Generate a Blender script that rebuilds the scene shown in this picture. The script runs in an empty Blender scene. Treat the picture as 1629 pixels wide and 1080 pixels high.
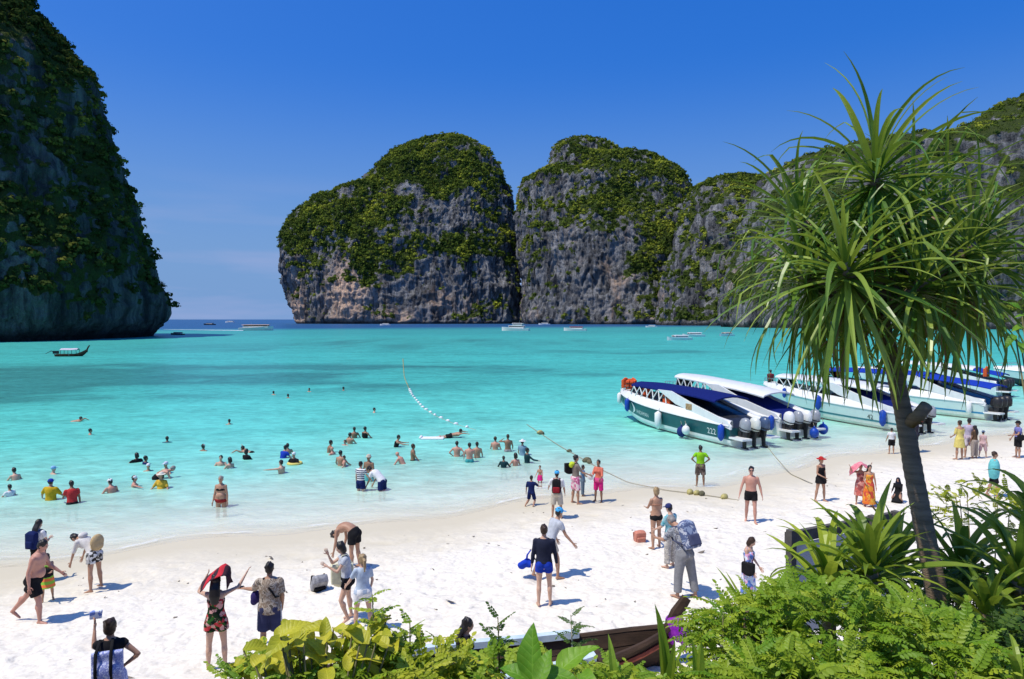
import bpy, bmesh, math, random
import numpy as np
from mathutils import Vector, Matrix
R = math.radians
PI = math.pi
random.seed(7)
rng = np.random.default_rng(7)
S = bpy.context.scene
COL = S.collection

# ------------------------------------------------------------------ camera, sky, sun, exposure
F, CAMZ = 1080.0, 6.4
PITCH = math.atan(32 / 1080)
cd = bpy.data.cameras.new('camera')
cd.sensor_width = 36
cd.lens = 36 * F / 1629
cd.clip_start = 0.05
cd.clip_end = 90000
cam = bpy.data.objects.new('camera', cd)
cam.location = (0, 0, CAMZ)
cam.rotation_euler = (PI / 2 - PITCH, 0, 0)
COL.objects.link(cam)
S.camera = cam

TO_SUN = Vector((-0.74, -0.36, 1.72)).normalized()
sl = bpy.data.lights.new('sun', 'SUN')
sl.energy = 4.2
sl.angle = R(0.5)
sl.color = (1.0, 0.93, 0.80)
sun = bpy.data.objects.new('sun', sl)
sun.rotation_euler = (-TO_SUN).to_track_quat('-Z', 'Y').to_euler()
COL.objects.link(sun)

W = bpy.data.worlds.new('World')
S.world = W
W.use_nodes = True
wt = W.node_tree
wt.nodes.clear()
sky = wt.nodes.new('ShaderNodeTexSky')
sky.sky_type = 'NISHITA'
sky.sun_disc = False
sky.sun_elevation = math.asin(TO_SUN.z)
sky.sun_rotation = math.atan2(TO_SUN.x, TO_SUN.y)
sky.altitude = 0
sky.air_density = 1.0
sky.dust_density = 2.5
sky.ozone_density = 1.0
gm = wt.nodes.new('ShaderNodeGamma')
gm.inputs[1].default_value = 0.45
wt.links.new(sky.outputs[0], gm.inputs[0])
hs = wt.nodes.new('ShaderNodeMix')
hs.data_type = 'RGBA'
hs.blend_type = 'MULTIPLY'
hs.inputs['Factor'].default_value = 1
hs.inputs['B'].default_value = (0.73, 1.33, 2.48, 1)
hv = wt.nodes.new('ShaderNodeHueSaturation')
hv.inputs['Saturation'].default_value = 2.65
wt.links.new(gm.outputs[0], hv.inputs['Color'])
wt.links.new(hv.outputs[0], hs.inputs['A'])
bg = wt.nodes.new('ShaderNodeBackground')
bg.inputs['Strength'].default_value = 0.15
wo = wt.nodes.new('ShaderNodeOutputWorld')
# thin cirrus low over the sea
tc = wt.nodes.new('ShaderNodeTexCoord')
mp = wt.nodes.new('ShaderNodeMapping')
mp.inputs['Scale'].default_value = (2.2, 2.2, 17)
nz = wt.nodes.new('ShaderNodeTexNoise')
nz.inputs['Scale'].default_value = 1.6
nz.inputs['Detail'].default_value = 5
sx = wt.nodes.new('ShaderNodeSeparateXYZ')
r1 = wt.nodes.new('ShaderNodeMapRange')
for k, v in zip(('From Min', 'From Max', 'To Min', 'To Max'), (0.46, 0.66, 0.0, 0.75)):
    r1.inputs[k].default_value = v
r2 = wt.nodes.new('ShaderNodeMapRange')
for k, v in zip(('From Min', 'From Max', 'To Min', 'To Max'), (0.05, 0.20, 1.0, 0.0)):
    r2.inputs[k].default_value = v
mu = wt.nodes.new('ShaderNodeMath')
mu.operation = 'MULTIPLY'
mx = wt.nodes.new('ShaderNodeMix')
mx.data_type = 'RGBA'
wt.links.new(tc.outputs['Generated'], mp.inputs[0])
wt.links.new(mp.outputs[0], nz.inputs['Vector'])
wt.links.new(tc.outputs['Generated'], sx.inputs[0])
wt.links.new(nz.outputs[0], r1.inputs['Value'])
wt.links.new(sx.outputs['Z'], r2.inputs['Value'])
wt.links.new(r1.outputs[0], mu.inputs[0])
wt.links.new(r2.outputs[0], mu.inputs[1])
wt.links.new(mu.outputs[0], mx.inputs['Factor'])
mx.inputs['B'].default_value = (2.1, 2.7, 4.6, 1)
# pale air low over the sea, the same all the way round
r3 = wt.nodes.new('ShaderNodeMapRange')
for k, v in zip(('From Min', 'From Max', 'To Min', 'To Max'), (0.0, 0.36, 0.95, 0.0)):
    r3.inputs[k].default_value = v
r3.interpolation_type = 'SMOOTHSTEP'
wt.links.new(sx.outputs['Z'], r3.inputs['Value'])
hz = wt.nodes.new('ShaderNodeMix')
hz.data_type = 'RGBA'
hz.inputs['B'].default_value = (1.30, 2.35, 4.4, 1)
wt.links.new(r3.outputs[0], hz.inputs['Factor'])
wt.links.new(hs.outputs['Result'], hz.inputs['A'])
wt.links.new(hz.outputs['Result'], mx.inputs['A'])
wt.links.new(mx.outputs['Result'], bg.inputs['Color'])
wt.links.new(bg.outputs[0], wo.inputs[0])

S.view_settings.view_transform = 'Standard'
S.view_settings.look = 'None'
S.view_settings.gamma = 1
S.view_settings.exposure = 0.0
S.view_settings.use_curve_mapping = False
S.render.engine = 'CYCLES'
S.cycles.transparent_max_bounces = 16
S.cycles.max_bounces = 6

# ------------------------------------------------------------------ pixels (of the 1629 x 1080 photograph) to places
def ray(px, py):
    a, b = (px - 814.5) / F, (540 - py) / F
    c, s = math.cos(PITCH), math.sin(PITCH)
    return Vector((a, c + s * b, -s + c * b))

def at_depth(px, py, Y):
    d = ray(px, py)
    return Vector((0, 0, CAMZ)) + d * (Y / d.y)

def at_z(px, py, z=0.0):
    d = ray(px, py)
    return Vector((0, 0, CAMZ)) + d * ((z - CAMZ) / d.z)

def on_ground(px, py):
    z = 0.0
    for _ in range(12):
        p = at_z(px, py, z)
        z = float(ground(np.array([p.x]), np.array([p.y]), False)[0])
    p = at_z(px, py, z)
    p.z = z
    return p

# ------------------------------------------------------------------ noise
def _h(ix, iy, iz, seed):
    n = (ix * 374761393 + iy * 668265263 + iz * 2147483647 + seed * 1274126177) & 0xFFFFFFFF
    n = ((n ^ (n >> 13)) * 1274126177) & 0xFFFFFFFF
    n = n ^ (n >> 16)
    return (n & 0xFFFF) / 65535.0

def vn(p, seed=0):
    p = np.asarray(p, float)
    i = np.floor(p).astype(np.int64)
    f = p - i
    f = f * f * (3 - 2 * f)
    r = 0
    for dx in (0, 1):
        wx = f[:, 0] if dx else 1 - f[:, 0]
        for dy in (0, 1):
            wy = f[:, 1] if dy else 1 - f[:, 1]
            for dz in (0, 1):
                wz = f[:, 2] if dz else 1 - f[:, 2]
                r = r + wx * wy * wz * _h(i[:, 0] + dx, i[:, 1] + dy, i[:, 2] + dz, seed)
    return r

def fbm(p, seed=0, oct=4):
    r, a, t = 0, 1.0, 0
    for o in range(oct):
        r = r + a * vn(p * 2.03 ** o + 17.3 * o, seed + o)
        t += a
        a *= 0.5
    return r / t

def sstep(a, b, x):
    t = np.clip((x - a) / (b - a), 0, 1)
    return t * t * (3 - 2 * t)

# ------------------------------------------------------------------ objects
def tag(o, label=None, cat=None, group=None, kind=None):
    if label: o['label'] = label
    if cat: o['category'] = cat
    if group: o['group'] = group
    if kind: o['kind'] = kind
    return o

def empty(name, loc=(0, 0, 0), rz=0.0):
    o = bpy.data.objects.new(name, None)
    o.location = loc
    o.rotation_euler = (0, 0, rz)
    o.empty_display_size = 0.2
    COL.objects.link(o)
    return o

def link(name, me, m=None, parent=None):
    o = bpy.data.objects.new(name, me)
    if m is not None and not me.materials:
        me.materials.append(m)
    COL.objects.link(o)
    if parent is not None:
        o.parent = parent
    return o

def mesh(name, v, f, smooth=False):
    me = bpy.data.meshes.new(name)
    me.from_pydata([tuple(x) for x in v], [], [tuple(x) for x in f])
    me.update()
    if smooth:
        me.polygons.foreach_set('use_smooth', np.ones(len(me.polygons), bool))
    return me

def np_mesh(name, V, Fc, smooth=False):
    """V (n,3) array, Fc (m,k) array of equal sided faces"""
    V = np.ascontiguousarray(V, dtype=np.float32)
    Fc = np.ascontiguousarray(Fc, dtype=np.int32)
    me = bpy.data.meshes.new(name)
    k = Fc.shape[1]
    me.vertices.add(len(V))
    me.vertices.foreach_set('co', V.ravel())
    me.loops.add(Fc.size)
    me.loops.foreach_set('vertex_index', Fc.ravel())
    me.polygons.add(len(Fc))
    me.polygons.foreach_set('loop_start', np.arange(0, Fc.size, k, dtype=np.int32))
    me.polygons.foreach_set('loop_total', np.full(len(Fc), k, dtype=np.int32))
    if smooth:
        me.polygons.foreach_set('use_smooth', np.ones(len(Fc), bool))
    me.update(calc_edges=True)
    return me

def attr(me, name, vals):
    a = me.attributes.new(name, 'FLOAT', 'POINT')
    a.data.foreach_set('value', np.ascontiguousarray(vals, dtype=np.float32))

def grid_faces(nr, nc, wrap=False):
    r = np.arange(nr - 1)[:, None]
    c = np.arange(nc if wrap else nc - 1)[None, :]
    a = r * nc + c
    b = r * nc + (c + 1) % nc
    return np.stack([a, b, b + nc, a + nc], -1).reshape(-1, 4)

class MB:
    """collects shells for one mesh"""
    def __init__(s):
        s.v, s.f = [], []
    def add(s, v, f):
        n = len(s.v)
        s.v += [tuple(x) for x in v]
        s.f += [tuple(i + n for i in x) for x in f]
        return s
    def box(s, c, d, rz=0.0, M=None, taper=1.0):
        x, y, z = d[0] / 2, d[1] / 2, d[2] / 2
        p = []
        for sz in (-1, 1):
            t = taper if sz > 0 else 1
            for sx, sy in ((-1, -1), (1, -1), (1, 1), (-1, 1)):
                q = Vector((sx * x * t, sy * y * t, sz * z))
                if M is not None: q = M @ q
                elif rz: q = Matrix.Rotation(rz, 3, 'Z') @ q
                p.append(q + Vector(c))
        return s.add(p, [(0, 3, 2, 1), (4, 5, 6, 7), (0, 1, 5, 4), (1, 2, 6, 5), (2, 3, 7, 6), (3, 0, 4, 7)])
    def tube(s, pts, rad, n=8, lat=None, cap=0.0):
        v, f = tube(pts, rad, n, lat, cap)
        return s.add(v, f)
    def ell(s, c, r, M=None, n=10, k=7):
        v, f = ellipsoid(c, r, M, n, k)
        return s.add(v, f)
    def prism(s, poly, axis, a, b):
        """polygon (2-D) pulled along axis from a to b"""
        n = len(poly)
        def P(u, w, t):
            return (t, u, w) if axis == 'x' else ((u, t, w) if axis == 'y' else (u, w, t))
        v = [P(u, w, a) for u, w in poly] + [P(u, w, b) for u, w in poly]
        f = [tuple(range(n))[::-1], tuple(range(n, 2 * n))] + [(i, (i + 1) % n, n + (i + 1) % n, n + i) for i in range(n)]
        return s.add(v, f)
    def build(s, name, m, parent=None, smooth=False):
        me = mesh(name, s.v, s.f, smooth)
        bm = bmesh.new(); bm.from_mesh(me)
        bmesh.ops.recalc_face_normals(bm, faces=bm.faces)
        bm.to_mesh(me); bm.free()
        return link(name, me, m, parent)

def tube(pts, rad, n=8, lat=None, cap=0.0):
    """elliptic tube; rad entries r or (r lateral, r other); lat = fixed lateral direction"""
    pts = [Vector(p) for p in pts]
    L = len(pts)
    v, f = [], []
    rr = [(r, r) if not isinstance(r, (tuple, list)) else r for r in rad]
    prev = None
    for i, p in enumerate(pts):
        t = (pts[min(i + 1, L - 1)] - pts[max(i - 1, 0)])
        t = t.normalized() if t.length > 1e-9 else Vector((0, 0, 1))
        if lat is not None: a = Vector(lat)
        elif prev is not None: a = prev
        else: a = Vector((1, 0, 0)) if abs(t.x) < 0.9 else Vector((0, 1, 0))
        a = a - t * a.dot(t)
        a = a.normalized() if a.length > 1e-6 else t.orthogonal().normalized()
        prev = a
        b = t.cross(a)
        for k in range(n):
            w = 2 * PI * k / n
            v.append(p + a * (rr[i][0] * math.cos(w)) + b * (rr[i][1] * math.sin(w)))
    for i in range(L - 1):
        for k in range(n):
            k2 = (k + 1) % n
            f.append((i * n + k, i * n + k2, (i + 1) * n + k2, (i + 1) * n + k))
    t0 = (pts[0] - pts[1]).normalized()
    t1 = (pts[-1] - pts[-2]).normalized()
    i0, i1 = len(v), len(v) + 1
    v.append(pts[0] + t0 * cap * min(rr[0]))
    v.append(pts[-1] + t1 * cap * min(rr[-1]))
    for k in range(n):
        k2 = (k + 1) % n
        f.append((i0, k2, k))
        f.append((i1, (L - 1) * n + k, (L - 1) * n + k2))
    return v, f

def ellipsoid(c, r, M=None, n=10, k=7):
    v, f = [], []
    c = Vector(c)
    def T(x, y, z):
        q = Vector((x * r[0], y * r[1], z * r[2]))
        if M is not None: q = M @ q
        return q + c
    v.append(T(0, 0, -1))
    for j in range(1, k):
        a = -PI / 2 + PI * j / k
        for i in range(n):
            w = 2 * PI * i / n
            v.append(T(math.cos(a) * math.cos(w), math.cos(a) * math.sin(w), math.sin(a)))
    v.append(T(0, 0, 1))
    e = len(v) - 1
    for i in range(n):
        f.append((0, 1 + (i + 1) % n, 1 + i))
        f.append((e, 1 + (k - 2) * n + i, 1 + (k - 2) * n + (i + 1) % n))
    for j in range(k - 2):
        for i in range(n):
            f.append((1 + j * n + i, 1 + j * n + (i + 1) % n, 1 + (j + 1) * n + (i + 1) % n, 1 + (j + 1) * n + i))
    return v, f

PENDING = []
def blob(name, mb, m, parent=None, voxel=0.02, smooth=3, post=None):
    """shells of mb melted into one continuous surface (finished in finish_blobs)"""
    o = link(name, mesh(name, mb.v, mb.f), m, parent)
    r = o.modifiers.new('melt', 'REMESH')
    r.mode = 'VOXEL'
    r.voxel_size = voxel
    r.use_smooth_shade = True
    if smooth:
        q = o.modifiers.new('soft', 'SMOOTH')
        q.factor = 0.5
        q.iterations = smooth
    PENDING.append((o, post))
    return o

def finish_blobs():
    dg = bpy.context.evaluated_depsgraph_get()
    done = []
    for o, post in PENDING:
        done.append((o, post, bpy.data.meshes.new_from_object(o.evaluated_get(dg))))
    for o, post, me in done:
        old = o.data
        mats = list(old.materials)
        o.modifiers.clear()
        if post:
            n0 = len(me.vertices)
            bm = bmesh.new(); bm.from_mesh(me)
            vs = [bm.verts.new(x) for x in post.v]
            for q in post.f:
                fc = bm.faces.new([vs[i] for i in q])
                fc.smooth = True
            bm.to_mesh(me); bm.free()
        me.materials.clear()
        for x in mats: me.materials.append(x)
        nm = old.name
        o.data = me
        bpy.data.meshes.remove(old)
        me.name = nm
    PENDING.clear()

# ------------------------------------------------------------------ materials
class NB:
    def __init__(s, name):
        s.m = bpy.data.materials.new(name)
        s.m.use_nodes = True
        s.t = s.m.node_tree
        s.t.nodes.clear()
        s.out = s.t.nodes.new('ShaderNodeOutputMaterial')
    def n(s, typ, ins=None, **props):
        q = s.t.nodes.new('ShaderNode' + typ)
        for k, v in props.items():
            setattr(q, k, v)
        for k, v in (ins or {}).items():
            if isinstance(v, bpy.types.NodeSocket):
                s.t.links.new(v, q.inputs[k])
            else:
                if isinstance(v, tuple) and len(v) == 3 and q.inputs[k].type == 'RGBA': v = v + (1,)
                q.inputs[k].default_value = v
        return q
    def coords(s, scale=(1, 1, 1), kind='Object'):
        c = s.n('TexCoord').outputs[kind]
        return s.n('Mapping', {'Vector': c, 'Scale': scale}).outputs[0]
    def noise(s, vec, scale, detail=4, rough=0.5, dist=0.0):
        return s.n('TexNoise', {'Vector': vec, 'Scale': scale, 'Detail': detail, 'Roughness': rough, 'Distortion': dist}).outputs[0]
    def ramp(s, fac, stops, interp='LINEAR'):
        q = s.n('ValToRGB', {'Fac': fac})
        e = q.color_ramp
        e.interpolation = interp
        while len(e.elements) < len(stops): e.elements.new(0.5)
        for x, (p, c) in zip(e.elements, stops):
            x.position = p
            x.color = tuple(c) + (1,) if len(c) == 3 else c
        return q.outputs[0]
    def mix(s, fac, a, b, blend='MIX'):
        q = s.n('Mix', data_type='RGBA', blend_type=blend)
        for k, v in (('Factor', fac), ('A', a), ('B', b)):
            i = [z for z in q.inputs if z.name == k and z.enabled][0]
            if isinstance(v, bpy.types.NodeSocket): s.t.links.new(v, i)
            else: i.default_value = v + (1,) if isinstance(v, tuple) and len(v) == 3 else v
        return [z for z in q.outputs if z.enabled][0]
    def math(s, op, a, b=0.0, clamp=False):
        q = s.n('Math', operation=op, use_clamp=clamp)
        for i, v in enumerate((a, b)):
            if isinstance(v, bpy.types.NodeSocket): s.t.links.new(v, q.inputs[i])
            else: q.inputs[i].default_value = v
        return q.outputs[0]
    def maprange(s, v, a, b, c=0.0, d=1.0):
        return s.n('MapRange', {'Value': v, 'From Min': a, 'From Max': b, 'To Min': c, 'To Max': d}).outputs[0]
    def attr(s, name):
        return s.n('Attribute', attribute_name=name).outputs['Fac']
    def bump(s, h, strength=0.3, dist=0.02):
        return s.n('Bump', {'Height': h, 'Strength': strength, 'Distance': dist}).outputs[0]
    def bsdf(s, **k):
        ins = {}
        for a, v in k.items():
            if v is not None:
                ins[{'color': 'Base Color', 'rough': 'Roughness', 'normal': 'Normal', 'spec': 'Specular IOR Level',
                     'metal': 'Metallic', 'trans': 'Transmission Weight', 'sss': 'Subsurface Weight'}[a]] = v
        return s.n('BsdfPrincipled', ins).outputs[0]
    def done(s, sh):
        s.t.links.new(sh, s.out.inputs['Surface'])
        return s.m

MATS = {}
def pm(name, c, c2=None, scale=8.0, rough=0.8, bump=0.15, dist=0.01, spec=0.3, metal=0.0, stretch=(1, 1, 1)):
    """plain surface with a noise-driven colour change and fine relief"""
    if name in MATS: return MATS[name]
    b = NB(name)
    if c2 is None: c2 = tuple(x * 0.78 for x in c)
    v = b.coords(stretch)
    n = b.noise(v, scale, 5, 0.6)
    col = b.mix(b.maprange(n, 0.35, 0.68), c2, c)
    nrm = b.bump(b.noise(v, scale * 5, 3), bump, dist) if bump else None
    MATS[name] = b.done(b.bsdf(color=col, rough=rough, normal=nrm, spec=spec, metal=metal))
    return MATS[name]

def cloth(name, c, c2=None):
    return pm('fabric_' + name, c, c2, 14, 0.92, 0.25, 0.006, 0.12)

def stripes(name, c1, c2, freq, axis='Z'):
    k = 'stripes_' + name
    if k in MATS: return MATS[k]
    b = NB(k)
    v = b.coords()
    w = b.n('TexWave', {'Vector': v, 'Scale': freq, 'Distortion': 0.6, 'Detail Scale': 2.0}, bands_direction=axis).outputs['Fac']
    col = b.ramp(w, [(0.0, c1), (0.5, c2)], 'CONSTANT')
    MATS[k] = b.done(b.bsdf(color=col, rough=0.92, spec=0.1))
    return MATS[k]

def floral(name, cols, scale=16.0, kind='v'):
    k = 'print_' + name
    if k in MATS: return MATS[k]
    b = NB(k)
    v = b.coords()
    if kind == 'v':
        t = b.n('TexVoronoi', {'Vector': v, 'Scale': scale}, feature='F1')
        g = b.n('SeparateColor', {0: t.outputs['Color']}).outputs[0]
        fac = b.math('ADD', g, b.math('MULTIPLY', b.noise(v, scale * 2.5, 2), 0.25))
        fac = b.math('MULTIPLY', fac, 0.8)
    else:
        fac = b.maprange(b.noise(v, scale, 4, 0.6, 0.8), 0.3, 0.7)
    n = len(cols)
    col = b.ramp(fac, [(i / n, c) for i, c in enumerate(cols)], 'CONSTANT')
    MATS[k] = b.done(b.bsdf(color=col, rough=0.9, spec=0.12))
    return MATS[k]

def leafmat(name, c, c2, trans=0.35, scale=3.0, rough=0.45, veins=0.0):
    """leaf with light coming through; hue varies between leaves and along each"""
    b = NB(name)
    v = b.coords()
    info = b.n('ObjectInfo').outputs['Random']
    n = b.noise(v, scale, 4)
    fac = b.math('ADD', b.math('MULTIPLY', n, 0.7), b.math('MULTIPLY', info, 0.55))
    col = b.mix(b.maprange(fac, 0.3, 0.9), c, c2)
    hgt = b.noise(v, scale * 14, 2)
    if veins:
        xyz = b.n('SeparateXYZ', {0: v})
        ax = b.math('ABSOLUTE', xyz.outputs[0])
        ph = b.math('SUBTRACT', b.math('MULTIPLY', xyz.outputs[1], veins), b.math('MULTIPLY', ax, veins * 0.9))
        rib = b.math('POWER', b.math('ABSOLUTE', b.math('SINE', ph)), 0.5)
        rib = b.math('MINIMUM', rib, b.maprange(ax, 0.0, 0.02))
        hgt = b.math('ADD', b.math('MULTIPLY', rib, 1.3), b.math('MULTIPLY', hgt, 0.5))
        col = b.mix(b.maprange(rib, 0.0, 0.55, 0.55, 0.0), col, tuple(min(1, x * 1.35 + 0.04) for x in c2))
        blot = b.maprange(b.noise(v, scale * 1.7, 3), 0.62, 0.72)
        col = b.mix(b.math('MULTIPLY', blot, 0.5), col, (0.20, 0.15, 0.04))
    p = b.bsdf(color=col, rough=rough, spec=0.4, normal=b.bump(hgt, 0.3 if veins else 0.2, 0.006 if veins else 0.004))
    tcol = b.mix(0.35, col, (0.35, 0.42, 0.03))
    t = b.n('BsdfTranslucent', {'Color': tcol}).outputs[0]
    mixn = b.n('MixShader', {0: trans, 1: p, 2: t}).outputs[0]
    return b.done(mixn)
# ------------------------------------------------------------------ the ground: beach, sea bed and the planted bank in front
_sp = [(0, 900), (300, 868), (560, 838), (850, 797), (1000, 785), (1200, 765), (1400, 716), (1629, 690)]
_sw = [at_z(*p) for p in _sp]
SHX = np.array([-400, -40] + [p.x for p in _sw] + [60, 150, 400])
SHY = np.array([-30, 9.0] + [p.y for p in _sw] + [52, 82, 130])

def ys(x):
    x = np.asarray(x, float)
    r = 0
    for o in (-2.5, -1.2, 0, 1.2, 2.5):
        r = r + np.interp(x + o, SHX, SHY)
    return r / 5 + 0.35 * np.sin(x * 0.55) + 0.25 * np.sin(x * 1.3 + 1)

BANK_Y = [-30, 0, 2, 3.5, 5, 7, 10]
BANK_Z = [4.9, 4.8, 4.5, 3.6, 2.5, 1.2, -2.0]
def ground(x, y, detail=True):
    x = np.asarray(x, float); y = np.asarray(y, float)
    d = (y - ys(x)) * 0.93
    under = -4.5 * (1 - np.exp(-0.105 * np.maximum(d, 0) / 4.5)) - np.clip(0.02 * (d - 200), 0, 14)
    s = np.maximum(-d, 0)
    dry = np.where(s < 6, 0.065 * s, 0.39 + 0.03 * (s - 6))
    dry = np.minimum(dry, 0.62)
    z = np.where(d > 0, under, dry)
    bk = np.interp(y, BANK_Y, BANK_Z)
    z = np.where(y < 9.5, np.maximum(z, bk), z)
    if detail:
        p = np.stack([x, y, x * 0], -1)
        a = sstep(0.6, 3.0, s) * 0.9 + 0.05
        z = z + a * (0.11 * (fbm(p / 1.9, 3, 3) - 0.5) + 0.075 * (fbm(p / 0.42, 9, 3) - 0.5))
        foot = vn(p / np.array([0.33, 0.22, 1]), 21)
        z = z - a * 0.05 * sstep(0.72, 0.9, foot)
    return z

def spaced(*segs):
    out = []
    for a, b, st in segs:
        out += list(np.arange(a, b, st))
    return np.array(out)

def growth(a, b, k):
    o = [a]
    while o[-1] < b: o.append(o[-1] * k + 0.01)
    return np.array(o)

gx = np.concatenate([-growth(18, 60000, 1.35)[::-1], spaced((-17.9, 34, 0.14)), growth(34, 60000, 1.3)])
gy = np.concatenate([spaced((-30, 8, 0.8), (8, 30, 0.115), (30, 48, 0.35), (48, 90, 2.0)), growth(90, 60000, 1.3)])
GX, GY = np.meshgrid(gx, gy)
GZ = ground(GX.ravel(), GY.ravel())
me = np_mesh('beach', np.stack([GX.ravel(), GY.ravel(), GZ], -1), grid_faces(len(gy), len(gx)), True)
attr(me, 'soil', sstep(9.2, 8.0, GY.ravel()))
b = NB('coral_sand')
v = b.coords()
zz = b.n('SeparateXYZ', {0: b.n('NewGeometry').outputs['Position']}).outputs['Z']
n1 = b.noise(v, 1.6, 5, 0.62)
n2 = b.noise(v, 11, 4)
wet = b.maprange(b.math('ADD', zz, b.math('MULTIPLY', b.math('SUBTRACT', n1, 0.5), 0.10)), 0.06, 0.30, 1.0, 0.0)
dry = b.mix(b.maprange(n2, 0.3, 0.7), (0.71, 0.655, 0.555), (0.85, 0.795, 0.685))
dry = b.mix(b.maprange(n1, 0.58, 0.75), dry, (0.66, 0.60, 0.51))
speck = b.maprange(b.noise(v, 34, 2, 0.5), 0.70, 0.78)
dry = b.mix(b.math('MULTIPLY', speck, 0.5), dry, (0.42, 0.36, 0.28))
wetc = b.mix(b.maprange(zz, -0.25, 0.0), (0.74, 0.70, 0.58), (0.62, 0.555, 0.41))
col = b.mix(wet, dry, wetc)
soil = b.attr('soil')
col = b.mix(soil, col, (0.06, 0.045, 0.03))
wob = b.n('TexNoise', {'Vector': v, 'Scale': 1.7, 'Detail': 3}).outputs['Color']
vv = b.n('VectorMath', {0: v, 1: b.n('VectorMath', {0: wob, 1: (0.5, 0.5, 0.5)}, operation='MULTIPLY').outputs[0]}, operation='ADD').outputs[0]
dim = b.n('TexVoronoi', {'Vector': vv, 'Scale': 2.3}, feature='SMOOTH_F1').outputs['Distance']
dim2 = b.n('TexVoronoi', {'Vector': vv, 'Scale': 4.6}, feature='SMOOTH_F1').outputs['Distance']
patch = b.maprange(b.noise(v, 0.5, 3), 0.35, 0.65)
hgt = b.math('ADD', b.math('MULTIPLY', b.maprange(dim, 0.12, 0.5), b.math('ADD', b.math('MULTIPLY', patch, 0.7), 0.3)), b.math('ADD', b.math('MULTIPLY', b.maprange(dim2, 0.1, 0.45), 0.35), b.math('MULTIPLY', b.noise(v, 5, 4, 0.55), 0.45)))
dryk = b.maprange(wet, 0, 1, 1.0, 0.06)
nrm = b.n('Bump', {'Height': hgt, 'Strength': b.math('MULTIPLY', dryk, 0.75), 'Distance': 0.075}).outputs[0]
sand_m = b.done(b.bsdf(color=col, rough=b.maprange(wet, 0, 1, 0.95, 0.55), spec=0.15, normal=nrm))
beach = tag(link('beach', me, sand_m), 'white coral sand beach with footprints', kind='structure')

# broken coral and bits of leaf lying about
r_ = np.random.default_rng(12)
V_, F_ = [], []
for i in range(420):
    px, py = r_.uniform(-60, 1629), r_.uniform(0, 1)
    x = r_.uniform(-14, 26); y = r_.uniform(10.2, 1) if False else r_.uniform(10.2, 34)
    if (y - ys(np.array([x]))[0]) > -1.6: continue
    z = ground(np.array([x]), np.array([y]))[0]
    s_ = r_.uniform(0.012, 0.04) * (2.0 if r_.random() < 0.06 else 1)
    q = r_.normal(size=(5, 3)) * s_ * np.array([1, 1, 0.35])
    n = len(V_)
    V_ += [tuple(np.array([x, y, z + s_ * 0.3]) + k) for k in q]
    F_ += [(n, n + 1, n + 2), (n, n + 2, n + 3), (n, n + 3, n + 1), (n + 4, n + 2, n + 1), (n + 4, n + 3, n + 2), (n + 4, n + 1, n + 3)]
tag(link('beach_debris', mesh('beach_debris', V_, F_), pm('old_coral', (0.30, 0.25, 0.19), (0.12, 0.10, 0.08), 30, 0.9)), 'bits of coral and dry leaf scattered on the sand', kind='stuff')

# ------------------------------------------------------------------ the sea
wd = np.concatenate([spaced((-1.2, 30, 0.25), (30, 120, 1.5)), growth(120, 70000, 1.12)])
wx = np.concatenate([-growth(60, 60000, 1.25)[::-1], spaced((-59, 60, 0.6)), growth(60, 60000, 1.25)])
WX, WD = np.meshgrid(wx, wd)
WX = WX.ravel(); WD = WD.ravel()
WY = ys(WX) + WD
dep = np.maximum(0.0, -ground(WX, WY, False))
P = np.stack([WX, WY, WX * 0], -1)
dep_n = np.clip(dep + 0.10 * (fbm(P / np.array([3, 1.6, 1]), 5, 3) - 0.5) * np.minimum(1, dep * 4), 0, None)
far = WY - 0.6 * WX
deep = sstep(420, 640, far + 130 * (fbm(P / 160, 41, 3) - 0.5))  # deep blue offshore, also painting the cliffs' dark reflection at their foot
def spot(px, py, wx_, wy_):
    c = at_z(px, py)
    return np.exp(-(((WX - c.x) / wx_) ** 2 + ((WY - c.y) / wy_) ** 2))
reef = (1.0 * spot(60, 592, 30, 17) + 0.9 * spot(200, 604, 22, 12) + 0.75 * spot(330, 590, 28, 12) + 0.85 * spot(20, 632, 14, 6)
        + 1.5 * spot(830, 592, 11, 6.5) + 0.7 * spot(720, 584, 14, 7) + 0.9 * spot(640, 543, 60, 28) + 0.6 * spot(420, 553, 50, 25)
        + 0.55 * spot(1060, 560, 30, 14) + 0.5 * spot(560, 612, 16, 6))
reef = np.clip(reef * (0.35 + 1.1 * sstep(0.38, 0.68, fbm(P / np.array([11, 7, 1]), 77, 4))), 0, 1)
me = np_mesh('sea', np.stack([WX, WY, np.zeros_like(WX)], -1), grid_faces(len(wd), len(wx)), True)
attr(me, 'depth', dep_n)
attr(me, 'deep', deep)
attr(me, 'reef', reef)
b = NB('lagoon_water')
v = b.coords((1, 1, 1))
vs_ = b.coords((0.55, 1.0, 1.0))
D = b.attr('depth')
col = b.ramp(b.math('DIVIDE', D, 6.0), [(0.0, (0.70, 0.80, 0.64)), (0.07, (0.44, 0.73, 0.60)), (0.15, (0.22, 0.62, 0.52)), (0.28, (0.115, 0.535, 0.455)),
                                        (0.50, (0.065, 0.45, 0.388)), (0.78, (0.045, 0.36, 0.322)), (1.0, (0.038, 0.30, 0.285))])
col = b.mix(b.math('MULTIPLY', b.attr('reef'), 0.9), col, (0.03, 0.19, 0.175))
col = b.mix(b.attr('deep'), col, (0.008, 0.075, 0.20))
w1 = b.noise(vs_, 0.55, 5, 0.6, 0.4)
w2 = b.noise(vs_, 2.1, 4, 0.6, 0.6)
w3 = b.noise(b.coords((0.6, 1.6, 1)), 0.12, 3)
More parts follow.
